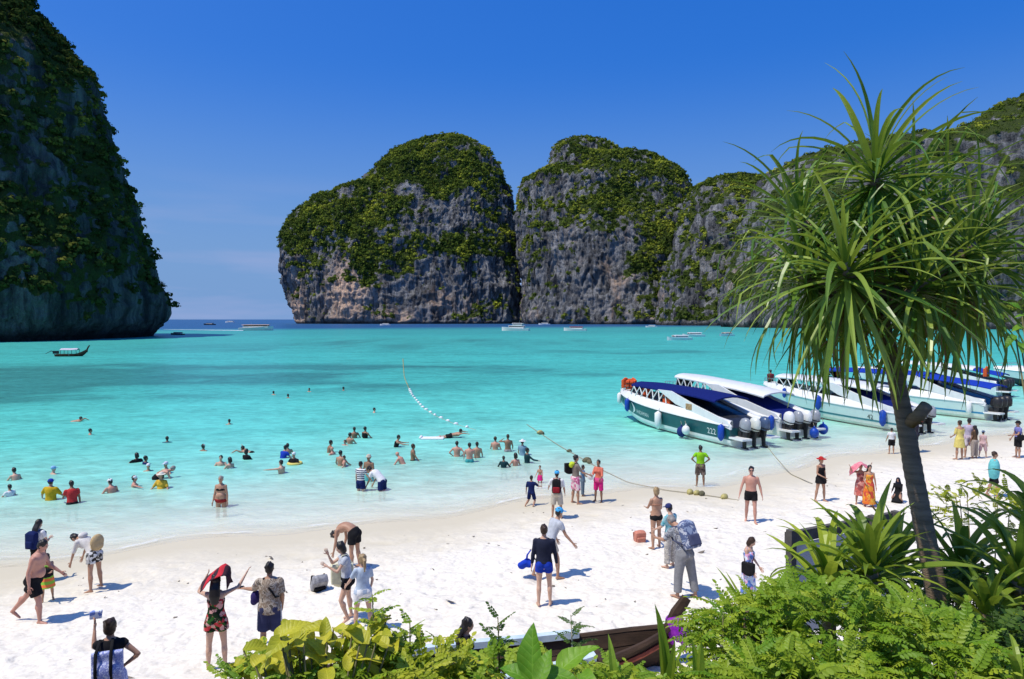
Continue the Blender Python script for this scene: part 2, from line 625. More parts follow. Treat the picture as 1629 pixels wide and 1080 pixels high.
tone = b.math('ADD', b.math('ADD', b.maprange(w2, 0.3, 0.7, -0.22, 0.22), b.maprange(w1, 0.3, 0.7, -0.14, 0.14)), b.maprange(w3, 0.3, 0.7, 0.92, 1.10))  # light and dark ripple streaks, a surface reflection painted into the water colour
col = b.mix(1.0, col, b.n('CombineColor', {0: tone, 1: tone, 2: tone}).outputs[0], 'MULTIPLY')
opac = b.math('SUBTRACT', 1.0, b.math('POWER', 2.71828, b.math('MULTIPLY', D, -2.4)))
h = b.math('ADD', b.math('ADD', b.math('MULTIPLY', w1, 1.0), b.math('MULTIPLY', w2, 0.42)), b.math('MULTIPLY', b.noise(vs_, 7.0, 3, 0.6), 0.12))
nrm = b.bump(h, 0.7, 0.34)
dif = b.n('BsdfDiffuse', {'Color': col, 'Normal': b.bump(h, 0.35, 0.3)}).outputs[0]
inv = b.mix(1.0, (0.97, 0.97, 0.97), col, 'SUBTRACT')
pas = b.math('POWER', 2.71828, b.math('MULTIPLY', D, -1.5))
inv = b.mix(1.0, inv, b.n('CombineColor', {0: pas, 1: pas, 2: pas}).outputs[0], 'MULTIPLY')
tlu = b.n('BsdfTranslucent', {'Color': inv}).outputs[0]
lay = b.n('AddShader', {0: dif, 1: tlu}).outputs[0]
ex = lambda k: b.math('POWER', 2.71828, b.math('MULTIPLY', D, -k))
tr = b.n('BsdfTransparent', {'Color': b.n('CombineColor', {0: ex(0.42), 1: ex(0.03), 2: ex(0.045)}).outputs[0]}).outputs[0]
body = b.n('MixShader', {0: opac, 1: tr, 2: lay}).outputs[0]
# thin broken foam lines where the last ripples run up the sand
fn = b.noise(b.coords((0.35, 0.8, 1)), 1.0, 4, 0.6)
ln = b.math('SINE', b.math('ADD', b.math('MULTIPLY', D, 62.0), b.math('MULTIPLY', fn, 9.0)))
foam = b.math('MULTIPLY', b.maprange(ln, 0.82, 1.0), b.math('MULTIPLY', b.maprange(D, 0.01, 0.34, 1.0, 0.0), b.maprange(b.noise(b.coords((0.5, 0.5, 1)), 1.3, 3), 0.42, 0.62)))
body = b.n('MixShader', {0: b.math('MULTIPLY', foam, 0.5), 1: body, 2: b.n('BsdfDiffuse', {'Color': (0.85, 0.87, 0.86, 1)}).outputs[0]}).outputs[0]
fr = b.n('Fresnel', {'IOR': 1.33, 'Normal': nrm}).outputs[0]
gl = b.n('BsdfGlossy', {'Color': (1, 1, 1, 1), 'Roughness': 0.26, 'Normal': nrm}).outputs[0]
frs = b.math('MINIMUM', b.math('MULTIPLY', fr, 0.5), 0.2)
sea_m = b.done(b.n('MixShader', {0: frs, 1: body, 2: gl}).outputs[0])
sea = tag(link('sea', me, sea_m), 'clear turquoise lagoon water', kind='structure')

# ------------------------------------------------------------------ limestone cliffs
def rock_material(name, pale, dark, warm, warm_amt, green=(0.06, 0.085, 0.022)):
    b = NB(name)
    v = b.coords((0.055, 0.055, 0.012))
    v2 = b.coords((0.30, 0.30, 0.055))
    v3 = b.coords((1, 1, 1))
    z = b.n('SeparateXYZ', {0: b.n('NewGeometry').outputs['Position']}).outputs['Z']
    s = b.math('ADD', b.math('MULTIPLY', b.noise(v, 1.0, 6, 0.65, 0.5), 0.6), b.math('MULTIPLY', b.noise(v2, 1.0, 5, 0.7), 0.4))
    col = b.ramp(b.maprange(s, 0.38, 0.64), [(0.0, dark), (0.38, tuple(0.5 * (x + y) * 0.8 for x, y in zip(dark, pale))), (0.62, tuple(x * 0.75 for x in pale)), (1.0, pale)])
    stain = b.maprange(b.noise(b.coords((0.16, 0.16, 0.010)), 1.0, 4, 0.6, 0.6), 0.50, 0.66)
    stain2 = b.maprange(b.noise(b.coords((0.75, 0.75, 0.05)), 1.0, 3, 0.6), 0.52, 0.66)
    col = b.mix(b.math('MULTIPLY', stain, 0.72), col, tuple(x * 0.9 for x in dark))
    col = b.mix(b.math('MULTIPLY', stain2, 0.45), col, dark)
    w = b.attr('warm')
    wn = b.maprange(b.noise(v2, 0.8, 4), 0.30, 0.58)
    col = b.mix(b.math('MULTIPLY', b.math('MULTIPLY', w, wn), warm_amt), col, warm)
    vq = b.math('ADD', b.attr('veg'), b.maprange(b.noise(v3, 0.22, 5, 0.7), 0.3, 0.7, -0.35, 0.35))
    col = b.mix(b.maprange(vq, 0.45, 0.7), col, green)
    tide = b.maprange(z, 1.5, 4.5, 1.0, 0.0)
    col = b.mix(b.math('MULTIPLY', tide, 0.8), col, (0.03, 0.03, 0.03))
    hh = b.math('ADD', b.noise(v2, 1.3, 6, 0.7), b.math('MULTIPLY', b.noise(v3, 0.5, 5, 0.7), 0.6))
    return b.done(b.bsdf(color=col, rough=0.95, spec=0.1, normal=b.bump(hh, 1.0, 4.0)))

def veg_material(name, c1, c2, c3):
    b = NB(name)
    t = b.attr('tint')
    n = b.noise(b.coords((0.03, 0.03, 0.03)), 1.0, 4, 0.6)
    f = b.math('ADD', b.math('MULTIPLY', t, 0.40), b.math('MULTIPLY', b.maprange(n, 0.36, 0.66), 0.66))
    col = b.ramp(f, [(0.12, c1), (0.55, c2), (0.95, c3)])
    d = b.n('BsdfDiffuse', {'Color': col}).outputs[0]
    tl = b.n('BsdfTranslucent', {'Color': col}).outputs[0]
    return b.done(b.n('MixShader', {0: 0.2, 1: d, 2: tl}).outputs[0])

def clump(nq, seed):
    r = np.random.default_rng(seed)
    v, f = [], []
    for i in range(nq):
        d = r.normal(size=3); d[2] = abs(d[2]) * 0.9 - 0.25
        d /= np.linalg.norm(d)
        c = d * np.array([1, 1, 0.75]) * r.uniform(0.55, 1.0)
        t = np.cross(d, r.normal(size=3)); t /= np.linalg.norm(t)
        w = np.cross(d, t) * 0.8 + d * r.uniform(-0.5, 0.5)
        s = r.uniform(0.26, 0.5) * (1.0 if nq < 24 else (20.0 / nq) ** 0.5)
        n = len(v)
        v += [c - t * s, c + w * s, c + t * s, c - w * s * 0.7]
        f.append((n, n + 1, n + 2, n + 3))
    return np.array(v), np.array(f)

def vegetation(name, label, pos, nrm, size, m, nq, kind='stuff', seed=1):
    """leafy clumps merged into one mass (a far-off wood nobody could count)"""
    bases = [clump(nq, seed * 10 + k) for k in range(4)]
    V, Fc, T = [], [], []
    off = 0
    r = np.random.default_rng(seed)
    which = r.integers(0, 4, len(pos))
    tint = r.random(len(pos))
    for k in range(4):
        ix = np.where(which == k)[0]
        bv, bf = bases[k]
        a = r.uniform(0, 2 * PI, len(ix))
        ca, sa = np.cos(a)[:, None], np.sin(a)[:, None]
        x = bv[None, :, 0] * ca - bv[None, :, 1] * sa
        y = bv[None, :, 0] * sa + bv[None, :, 1] * ca
        z = np.broadcast_to(bv[None, :, 2], x.shape)
        sz = size[ix][:, None]
        q = np.stack([x * sz, y * sz, z * sz], -1) + (pos[ix] + nrm[ix] * size[ix][:, None] * 0.25)[:, None, :]
        V.append(q.reshape(-1, 3))
        fo = bf[None] + (np.arange(len(ix)) * len(bv))[:, None, None] + off
        Fc.append(fo.reshape(-1, 4))
        # a little lighter towards the leaves' own random value
        T.append((tint[ix][:, None] * 0.75 + 0.25 * r.random((len(ix), len(bv)))).ravel())
        off += len(ix) * len(bv)
    me = np_mesh(name, np.concatenate(V), np.concatenate(Fc))
    attr(me, 'tint', np.concatenate(T))
    return tag(link(name, me, m), label, kind=kind)

def loft_cliff(name, label, levels, cy, ry0, nexp, nu, nv, seed, amp, rock, vegm, nveg, vsize, vthr, vlabel, nq=20, warmf=None, skew=0.0, flute=1.0, vheight=0.0, front=0.86, ripple=1.0, vband=None, bigk=1.0, lvY=None):
    lY = (lambda py: (lvY or cy) / max(0.2, 1 - skew * max(0, 508 - py) / F))
    lv = [(at_depth(xl, py, lY(py)), at_depth(xr, py, lY(py))) for py, xl, xr in levels]
    zk = np.array([a.z for a, _ in lv])
    xl = np.array([a.x for a, _ in lv]); xr = np.array([c.x for _, c in lv])
    H = zk[-1]
    t = np.linspace(0, 1, nv)
    # even along the silhouette rather than along the height
    tt = np.linspace(0, 1, 600)
    z6 = zk[0] + (H - zk[0]) * tt
    xl6, xr6 = np.interp(z6, zk, xl), np.interp(z6, zk, xr)
    ker = np.ones(9) / 9
    sm = lambda q: np.convolve(np.pad(q, 4, 'edge'), ker, 'valid')
    xl6, xr6 = sm(xl6), sm(xr6)
    rx6 = (xr6 - xl6) / 2
    ry6 = ry0 * np.clip(rx6 / rx6.max(), 0.02, 1) ** 0.75
    ds = np.sqrt(np.diff(z6) ** 2 + np.diff(ry6) ** 2 + 0.3 * np.minimum(np.diff(xl6) ** 2, np.diff(xr6) ** 2))
    sa = np.concatenate([[0], np.cumsum(ds)]); sa /= sa[-1]
    ti = np.interp(t, sa, tt)
    z = zk[0] + (H - zk[0]) * ti
    cxv = np.interp(ti, tt, (xl6 + xr6) / 2); rx = np.interp(ti, tt, rx6); ry = np.interp(ti, tt, ry6)
    nf = int(nu * front)
    th = np.concatenate([np.linspace(-1.95, 1.95, nf), np.linspace(1.95, 2 * PI - 1.95, nu - nf + 2)[1:-1]])
    s_, c_ = np.sin(th), np.cos(th)
    e = 2 / nexp
    ux = np.sign(s_) * np.abs(s_) ** e
    uy = -np.sign(c_) * np.abs(c_) ** e
    X = cxv[:, None] + rx[:, None] * ux[None]
    Y = cy + ry[:, None] * uy[None] + skew * np.maximum(z[:, None], 0)
    Z = np.broadcast_to(z[:, None], X.shape).copy()
    G = np.stack([X, Y, Z], -1)
    def normals(G):
        du = np.roll(G, -1, 1) - np.roll(G, 1, 1)
        dv = np.gradient(G, axis=0)
        n = np.cross(du, dv)
        return n / (np.linalg.norm(n, axis=-1, keepdims=True) + 1e-9)
    N = normals(G)
    P = G.reshape(-1, 3)
    k = ripple
    big = fbm(P / np.array([60, 60, 90]) / k, seed, 3) - 0.5
    med = fbm(P / np.array([18, 18, 26]) / k, seed + 11, 4) - 0.5
    # vertical fluting and hanging ribs, deepest where the wall is steep
    fl = np.abs(fbm(P / np.array([7.5, 7.5, 55]) / k, seed + 23, 4) - 0.5) * 2
    fl2 = np.abs(fbm(P / np.array([24, 24, 150]) / k, seed + 91, 3) - 0.5) * 2
    fin = fbm(P / np.array([3.0, 3.0, 8.0]) / k, seed + 31, 3) - 0.5
    ledge = fbm(P / np.array([40, 40, 9]) / k, seed + 43, 3) - 0.5
    steep = 1 - np.clip(N.reshape(-1, 3)[:, 2], 0, 1)
    fade = np.clip((H - P[:, 2]) / (0.10 * H), 0.25, 1)
    d = amp * bigk * (1.7 * big + 1.7 * med) * fade + amp * flute * ((0.3 - 1.3 * fl) * 0.9 + (0.3 - 1.3 * fl2) * 1.1) * steep + amp * 0.55 * fin - amp * 0.55 * np.exp(-(fl / 0.09) ** 2) * steep - amp * 0.5 * np.exp(-(fl2 / 0.05) ** 2) * steep + amp * 0.75 * ledge * steep
    under = np.clip(1 - P[:, 2] / (4.5 * k), 0, 1) * 3.2 * k
    Pd = P + N.reshape(-1, 3) * (d * np.clip(P[:, 2] / 6, 0.35, 1))[:, None]
    hn = N.reshape(-1, 3) * np.array([1, 1, 0])
    Pd = Pd - hn * under[:, None]
    Pd[:, 2] = np.where(P[:, 2] < 0.5, np.minimum(Pd[:, 2], -3.0), Pd[:, 2])
    G2 = Pd.reshape(G.shape)
    N2 = normals(G2)
    ns = N2.copy()
    for _ in range(6):
        ns = (np.roll(ns, 1, 1) + np.roll(ns, -1, 1) + np.pad(ns, ((1, 0), (0, 0), (0, 0)), 'edge')[:-1] + np.pad(ns, ((0, 1), (0, 0), (0, 0)), 'edge')[1:]) / 4
    nzv = ns.reshape(-1, 3)[:, 2]
    veg = 1.5 * nzv + 1.5 * (fbm(P / np.array([38, 38, 30]) / k, seed + 57, 3) - 0.5) + 0.9 * (fbm(P / np.array([12, 12, 9]) / k, seed + 61, 3) - 0.5) + 1.8 * (fbm(P / np.array([5.5, 5.5, 5.0]) / k, seed + 67, 2) - 0.5) + 0.9 * (fl - 0.3) + vheight * (P[:, 2] / H - 0.5)
    if vband is not None:
        veg = veg + vband(P, H)
    veg = np.where(P[:, 2] < 6 * k, -1, veg)
    me = np_mesh(name, np.concatenate([Pd, [Pd.reshape(G.shape)[-1].mean(0) + [0, 0, 0.4]]]), grid_faces(nv, nu, True), True)
    vg = sstep(vthr - 0.15, vthr + 0.15, veg)
    attr(me, 'veg', np.append(vg, 1))
    warm = warmf(P) if warmf else 0.55 * sstep(0.60, 0.76, fbm(P / np.array([26, 26, 40]) / k, seed + 71, 3)) * sstep(0.55, 0.1, P[:, 2] / H)
    attr(me, 'warm', np.append(warm, 0))
    o = tag(link(name, me, rock), label, kind='structure')
    # area-weighted choice of the places that carry growth
    ok = np.where((veg > vthr) & (np.tile(np.abs(th), nv) < 2.1 * np.ones(nu * nv)))[0] if True else None
    A = np.linalg.norm(np.cross(np.roll(G2, -1, 1) - G2, np.gradient(G2, axis=0)), axis=-1).reshape(-1)
    r = np.random.default_rng(seed)
    w = A[ok] * (0.4 + np.clip(veg[ok] - vthr, 0, 1))
    pick = r.choice(ok, size=nveg, p=w / w.sum())
    pos = Pd[pick] + r.normal(size=(nveg, 3)) * vsize[0] * 0.4
    nr = N2.reshape(-1, 3)[pick]
    sz = vsize[0] + (vsize[1] - vsize[0]) * r.random(nveg) ** 2.2
    vegetation(name.replace('cliff', 'cliff_vegetation'), vlabel, pos, nr, sz, vegm, nq, seed=seed)
    return o

rock_sun = rock_material('grey_limestone', (0.375, 0.375, 0.38), (0.018, 0.021, 0.027), (0.72, 0.50, 0.36), 1.0)
rock_shade = rock_material('shaded_limestone', (0.24, 0.26, 0.24), (0.03, 0.036, 0.036), (0.16, 0.13, 0.1), 0.3)  # shaded copy of the grey limestone, the cliff's shade darkened into its colours
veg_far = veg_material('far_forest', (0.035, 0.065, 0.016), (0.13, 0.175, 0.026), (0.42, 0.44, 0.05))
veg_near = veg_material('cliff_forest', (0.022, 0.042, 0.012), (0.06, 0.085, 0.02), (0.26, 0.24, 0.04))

def warmA(P):
    def g(px, py, sx_, sz_):
        c = at_depth(px, py, 1000)
        return np.exp(-((P[:, 0] - c.x) / sx_) ** 2 - ((P[:, 2] - c.z) / sz_) ** 2)
    w = g(562, 465, 26, 42) * 1.3 + g(470, 480, 12, 40) + g(640, 505, 24, 9) + 0.6 * g(705, 480, 16, 14) + 0.5 * g(752, 490, 10, 16)
    return np.clip(w * 1.2, 0, 1)

def bandA(P, H):
    def g(px, py, sx_, sz_):
        c = at_depth(px, py, 1000)
        return np.exp(-((P[:, 0] - c.x) / sx_) ** 2 - ((P[:, 2] - c.z) / sz_) ** 2)
    return (0.8 * g(730, 390, 70, 14) + 0.9 * g(650, 410, 18, 30) + 0.6 * g(600, 400, 40, 22) + 0.7 * g(590, 440, 16, 40) + 0.5 * g(560, 350, 60, 30) - 0.9 * g(725, 345, 38, 26) - 0.8 * g(560, 470, 34, 40)
            - 0.7 * g(715, 460, 75, 38) + 0.5 * g(700, 260, 70, 30) + 0.35 * g(480, 400, 20, 60) - 0.5 * g(530, 300, 10, 10))

loft_cliff('island_cliff', 'tall rounded limestone island with a scrubby dome and ochre scars at its foot',
           [(520, 474, 832), (506, 470, 832), (490, 464, 831), (460, 456, 830), (420, 452, 826), (385, 453, 823), (360, 462, 818), (335, 480, 815), (312, 512, 812),
            (303, 545, 808), (297, 572, 806), (285, 583, 803), (262, 608, 795), (245, 632, 782), (232, 655, 765), (224, 678, 750), (219, 700, 735), (217, 716, 722)],
           1050, 95, 2.5, 430, 250, 101, 11.0, rock_sun, veg_far, 13000, (1.3, 4.8), 0.36, 'scrub and trees over the rounded island', 15, warmA, vheight=0.25, vband=bandA, skew=0.30)

def bandB(P, H):
    def g(px, py, sx_, sz_):
        c = at_depth(px, py, 960)
        return np.exp(-((P[:, 0] - c.x) / sx_) ** 2 - ((P[:, 2] - c.z) / sz_) ** 2)
    return (0.9 * g(1040, 385, 26, 26) + 0.9 * g(1000, 425, 26, 16) + 0.7 * g(940, 330, 40, 14) + 0.5 * g(980, 290, 50, 16) + 0.6 * g(850, 400, 14, 40)
            - 0.6 * g(920, 440, 60, 50) - 0.5 * g(930, 275, 30, 12) + 0.3 * g(930, 225, 30, 10))
loft_cliff('twin_peak_cliff', 'broad limestone massif with a knob summit and green gully',
           [(522, 828, 1300), (505, 832, 1300), (470, 836, 1290), (420, 828, 1270), (380, 824, 1250), (345, 821, 1180), (325, 820, 1120), (308, 821, 1103), (294, 826, 1099), (284, 834, 1092), (278, 852, 1086), (274, 868, 1080),
            (268, 873, 1070), (258, 875, 1056), (251, 877, 1036), (246, 879, 1000), (242, 880, 984), (233, 884, 975), (226, 893, 962), (221, 908, 945), (219, 920, 932)],
           960, 95, 2.5, 470, 240, 202, 10.0, rock_sun, veg_far, 11500, (1.2, 4.2), 0.46, 'scrub and trees over the twin peaked massif', 15, None, vheight=0.1, vband=bandB, bigk=0.7, skew=0.32)

loft_cliff('ridge_cliff', 'lower limestone ridge running behind the tall strap leaved tree',
           [(527, 1040, 1500), (500, 1046, 1500), (460, 1058, 1500), (420, 1068, 1480), (380, 1078, 1450), (340, 1088, 1420), (315, 1098, 1390), (300, 1106, 1350), (292, 1118, 1300), (287, 1132, 1250), (284, 1150, 1215), (282, 1168, 1195)],
           760, 90, 2.6, 330, 200, 303, 8.5, rock_sun, veg_far, 7000, (1.1, 3.8), 0.46, 'scrub and trees over the lower ridge', 15, skew=0.35)

loft_cliff('headland_cliff', 'high wooded headland climbing out of the picture behind the tree',
           [(536, 1150, 2300), (500, 1158, 2300), (450, 1166, 2300), (400, 1178, 2300), (350, 1192, 2280), (310, 1206, 2260), (285, 1222, 2230), (268, 1236, 2200), (258, 1262, 2180), (250, 1300, 2160), (242, 1400, 2140), (232, 1478, 2120),
            (222, 1506, 2100), (208, 1530, 2080), (190, 1560, 2060), (170, 1592, 2040), (152, 1625, 2000), (130, 1670, 1960), (100, 1740, 1900), (85, 1800, 1860)],
           560, 150, 2.3, 430, 240, 404, 7.0, rock_sun, veg_far, 8000, (1.0, 3.4), 0.46, 'scrub and trees over the high headland', 15, skew=0.3)

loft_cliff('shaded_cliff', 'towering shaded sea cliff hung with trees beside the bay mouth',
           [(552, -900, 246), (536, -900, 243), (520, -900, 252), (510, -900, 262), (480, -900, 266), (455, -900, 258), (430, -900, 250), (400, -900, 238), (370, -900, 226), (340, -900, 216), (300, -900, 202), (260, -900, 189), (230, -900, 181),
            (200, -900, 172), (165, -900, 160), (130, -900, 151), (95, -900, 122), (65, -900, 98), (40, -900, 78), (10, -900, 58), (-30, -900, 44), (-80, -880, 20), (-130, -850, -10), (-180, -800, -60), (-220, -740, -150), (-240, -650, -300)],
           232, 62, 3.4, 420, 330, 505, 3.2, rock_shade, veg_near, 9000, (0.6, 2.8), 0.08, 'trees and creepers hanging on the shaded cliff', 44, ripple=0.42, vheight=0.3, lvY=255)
# ------------------------------------------------------------------ boats
WHITE = pm('white_gelcoat', (0.80, 0.80, 0.78), (0.70, 0.71, 0.70), 2.2, 0.32, 0.03, 0.004, 0.5)
CREAM = pm('cream_gelcoat', (0.72, 0.74, 0.68), (0.6, 0.63, 0.57), 3, 0.35, 0.03, 0.004, 0.5)
GREEN_HULL = pm('dark_green_hull', (0.012, 0.105, 0.115), (0.010, 0.082, 0.092), 2.0, 0.3, 0.03, 0.003, 0.5)
NAVY = cloth('navy_canvas', (0.008, 0.018, 0.15), (0.006, 0.012, 0.10))
BLUE_C = cloth('royal_blue_canvas', (0.012, 0.05, 0.42), (0.01, 0.035, 0.30))
DARKGLASS = pm('smoked_screen', (0.018, 0.02, 0.024), (0.03, 0.032, 0.038), 4, 0.22, 0.02, 0.002, 0.5)
DECK = pm('deck_paint', (0.55, 0.55, 0.52), (0.45, 0.45, 0.43), 3, 0.7)
STEEL = pm('steel_rail', (0.62, 0.63, 0.65), (0.5, 0.5, 0.52), 12, 0.28, 0.0, 0.001, 0.5, 0.9)
BLACKP = pm('black_plastic', (0.02, 0.02, 0.022), (0.03, 0.03, 0.032), 10, 0.4)
GREYM = pm('grey_cowling', (0.33, 0.35, 0.38), (0.25, 0.27, 0.30), 5, 0.3, 0.03, 0.002, 0.5)
BLUEM = pm('blue_grey_cowling', (0.07, 0.11, 0.20), (0.05, 0.08, 0.15), 5, 0.28, 0.03, 0.002, 0.5)
ORANGE = cloth('orange_vest', (0.75, 0.12, 0.035), (0.55, 0.08, 0.03))
BLUEF = pm('blue_fender', (0.012, 0.07, 0.42), (0.01, 0.05, 0.32), 6, 0.4)
ROPE = pm('rope', (0.42, 0.38, 0.28), (0.3, 0.27, 0.2), 40, 0.9)
SEATM = pm('dark_vinyl', (0.03, 0.032, 0.04), (0.05, 0.05, 0.06), 6, 0.5)

class Hull:
    def __init__(s, L, B, sheer0=1.0, rise=0.55):
        s.L, s.B, s.s0, s.rise = L, B, sheer0, rise
    def hb(s, t):
        t = min(max(t, 0), 1)
        return max(0.03, s.B * max(0.0, 1 - max(0, (t - 0.42) / 0.58) ** 2.5) ** 0.85 * (0.92 + 0.08 * min(1, t / 0.3)))
    def sz(s, t): return s.s0 + s.rise * t * t
    def cb(s, t): return s.hb(t) * 0.86 * (1 - 0.3 * t ** 3)
    def cz(s, t): return 0.02 + 0.85 * max(0, (t - 0.5) / 0.5) ** 2.2
    def kz(s, t): return -0.38 + 1.75 * max(0, (t - 0.68) / 0.32) ** 2.2
    def side(s, t, u):
        """point of the hull side, u = 0 chine .. 1 sheer (starboard +x)"""
        k = u ** 0.8
        return (s.cb(t) + (s.hb(t) - s.cb(t)) * k, s.cz(t) + (s.sz(t) - s.cz(t)) * u)

def strip(rows, close=False):
    v, f = [], []
    for r in rows: v += r
    n = len(rows[0])
    for i in range(len(rows) - 1):
        for k in range(n - 1):
            f.append((i * n + k, (i + 1) * n + k, (i + 1) * n + k + 1, i * n + k + 1))
    return v, f

def hull_parts(root, H, bottom_m, top_m, coam_m, boot=0.26, coam=0.42, cabin_end=0.83, stripe_m=None):
    N = 30
    T = [i / N for i in range(N + 1)]
    bot, top = MB(), MB()
    rows = []
    for t in T:
        k = [(-x, t * H.L, z) for x, z in (H.side(t, boot), H.side(t, boot / 2), (H.cb(t), H.cz(t)))] + [(0, t * H.L, min(H.kz(t), H.sz(t) - 0.02))]
        rows.append(k + [(-a, b_, c) for a, b_, c in k[-2::-1]])
    bot.add(*strip(rows))
    for sg in (-1, 1):
        rows = [[(sg * H.side(t, u)[0], t * H.L, H.side(t, u)[1]) for u in (boot, boot + 0.25 * (1 - boot), boot + 0.6 * (1 - boot), 1.0)] for t in T]
        top.add(*strip(rows))
    a, c = H.side(0, boot), H.side(0, 1)
    bot.add([(-a[0], 0, a[1]), (-H.cb(0), 0, H.cz(0)), (0, 0, H.kz(0)), (H.cb(0), 0, H.cz(0)), (a[0], 0, a[1])], [(0, 1, 2, 3, 4)])
    top.add([(-c[0], 0, c[1] - 0.12), (-a[0], 0, a[1]), (a[0], 0, a[1]), (c[0], 0, c[1] - 0.12)], [(0, 1, 2, 3)])
    bot.build('hull_bottom', bottom_m, root, True)
    tp = top.build('topsides', top_m, root, True)
    co = MB()
    def cf(t): return coam * (1 if t < cabin_end else max(0.35, 1 - (t - cabin_end) / (1 - cabin_end) * 0.65)) * min(1, 0.55 + t * 3)
    for sg in (-1, 1):
        rows = []
        for t in T:
            h, z, q = H.hb(t), H.sz(t), cf(t)
            rows.append([(sg * (h + 0.03), t * H.L, z - 0.03), (sg * (h + 0.035), t * H.L, z + 0.03), (sg * (h - 0.02), t * H.L, z + 0.05), (sg * max(0.01, h - 0.10), t * H.L, z + q),
                         (sg * max(0.008, h - 0.22), t * H.L, z + q + 0.02), (sg * max(0.006, h - 0.26), t * H.L, z - 0.1)])
        co.add(*strip(rows))
    co.build('coaming', coam_m, root, True)
    dk = MB()
    rows = []
    for t in [cabin_end - 0.02 + (1 - cabin_end + 0.02) * i / 8 for i in range(9)]:
        h, z = max(0.01, H.hb(t) - 0.2), H.sz(t) + cf(t)
        rows.append([(-h, t * H.L, z), (-h * 0.5, t * H.L, z + 0.07), (h * 0.5, t * H.L, z + 0.07), (h, t * H.L, z)])
    dk.add(*strip(rows))
    t = cabin_end - 0.02
    h = H.hb(t) - 0.2
    dk.add([(-h, t * H.L, 0.5), (h, t * H.L, 0.5), (h, t * H.L, H.sz(t) + cf(t)), (-h, t * H.L, H.sz(t) + cf(t))], [(0, 1, 2, 3)])
    dk.build('foredeck', coam_m, root, True)
    fl = MB()
    rows = [[(-(H.hb(t) - 0.2), t * H.L, 0.5), ((H.hb(t) - 0.2), t * H.L, 0.5)] for t in [cabin_end * i / 8 for i in range(9)]]
    fl.add(*strip(rows))
    fl.build('deck', DECK, root)
    return tp, cf

def roof_slab(root, name, m, y0, y1, w0, w1, z0, z1, th=0.07, crown=0.16, bow=0.12, n=12):
    mb = MB()
    rows_t, rows_b = [], []
    for i in range(n + 1):
        t = i / n
        y = y0 + (y1 - y0) * t
        w = (w0 + (w1 - w0) * t) * (1 - 0.25 * max(0, (t - 0.8) / 0.2) ** 2)
        z = z0 + (z1 - z0) * t + bow * math.sin(PI * t) + 0.02 * math.sin(9 * t)
        xs = [-1, -0.92, -0.5, 0, 0.5, 0.92, 1]
        rows_t.append([(x * w, y, z + crown * (1 - x * x) - (0.06 if abs(x) == 1 else 0)) for x in xs])
        rows_b.append([(x * w * 0.99, y, z + crown * (1 - x * x) - th - (0.06 if abs(x) == 1 else 0)) for x in xs])
    mb.add(*strip(rows_t))
    mb.add(*strip(rows_b))
    k = len(xs)
    for side in (0, k - 1):
        mb.add(*strip([[a[side], c[side]] for a, c in zip(rows_t, rows_b)]))
    for e in (0, n):
        mb.add(*strip([[a, c] for a, c in zip(rows_t[e], rows_b[e])]))
    return mb.build(name, m, root, True)

def outboard(root, x, y, z, m, s=1.0):
    o = MB()
    o.tube([(x, y, z + 0.35 * s), (x, y - 0.02, z + 0.5 * s), (x, y - 0.04, z + 0.78 * s), (x, y - 0.02, z + 0.93 * s)], [(0.19 * s, 0.27 * s), (0.23 * s, 0.33 * s), (0.21 * s, 0.31 * s), (0.12 * s, 0.2 * s)], 10, (1, 0, 0), 0.4)
    mot = o.build('outboard_motor', m, root, True)
    l = MB()
    l.tube([(x, y, z + 0.38 * s), (x, y + 0.02, z - 0.1 * s), (x, y, z - 0.55 * s)], [(0.12 * s, 0.2 * s), (0.07 * s, 0.13 * s), (0.05 * s, 0.12 * s)], 8, (1, 0, 0))
    l.tube([(x, y + 0.2 * s, z - 0.5 * s), (x, y - 0.22 * s, z - 0.5 * s)], [0.045 * s, 0.07 * s], 8, None, 0.8)
    l.box((x, y + 0.22 * s, z + 0.12 * s), (0.2 * s, 0.22 * s, 0.36 * s))
    l.build('drive_leg', BLACKP, mot)
    p = MB()
    for k in range(3):
        a = k * 2 * PI / 3
        M = Matrix.Rotation(a, 3, 'Y') @ Matrix.Rotation(0.5, 3, 'Z')
        p.ell(Vector((x, y - 0.3 * s, z - 0.5 * s)) + M @ Vector((0, 0, 0.1 * s)), (0.045 * s, 0.012, 0.09 * s), M, 6, 4)
    p.build('propeller', STEEL, mot)
    bnd = MB()
    bnd.tube([(x, y - 0.005, z + 0.44 * s), (x, y - 0.02, z + 0.49 * s)], [(0.225 * s, 0.325 * s), (0.238 * s, 0.338 * s)], 10, (1, 0, 0))
    bnd.build('cowling_band', BLACKP, mot)
    return mot

def text_on_side(root, H, txt, y, u, size, side, m, name='lettering'):
    cu = bpy.data.curves.new(name, 'FONT')
    cu.body = txt
    cu.size = size
    cu.align_x = 'CENTER'
    cu.resolution_u = 2
    tmp = bpy.data.objects.new(name, cu)
    COL.objects.link(tmp)
    dg = bpy.context.evaluated_depsgraph_get()
    me = bpy.data.meshes.new_from_object(tmp.evaluated_get(dg))
    bpy.data.objects.remove(tmp)
    bm = bmesh.new(); bm.from_mesh(me)
    for q in bm.verts:
        # port side is read from bow to stern
        yy = y - q.co.x if side < 0 else y + q.co.x
        uu = u + q.co.y / 1.0
        t = yy / H.L
        xx, zz = H.side(min(max(t, 0), 1), uu)
        q.co = (side * (xx + 0.02), yy, zz)
    bm.to_mesh(me); bm.free()
    me.name = name
    return link(name, me, m, root)

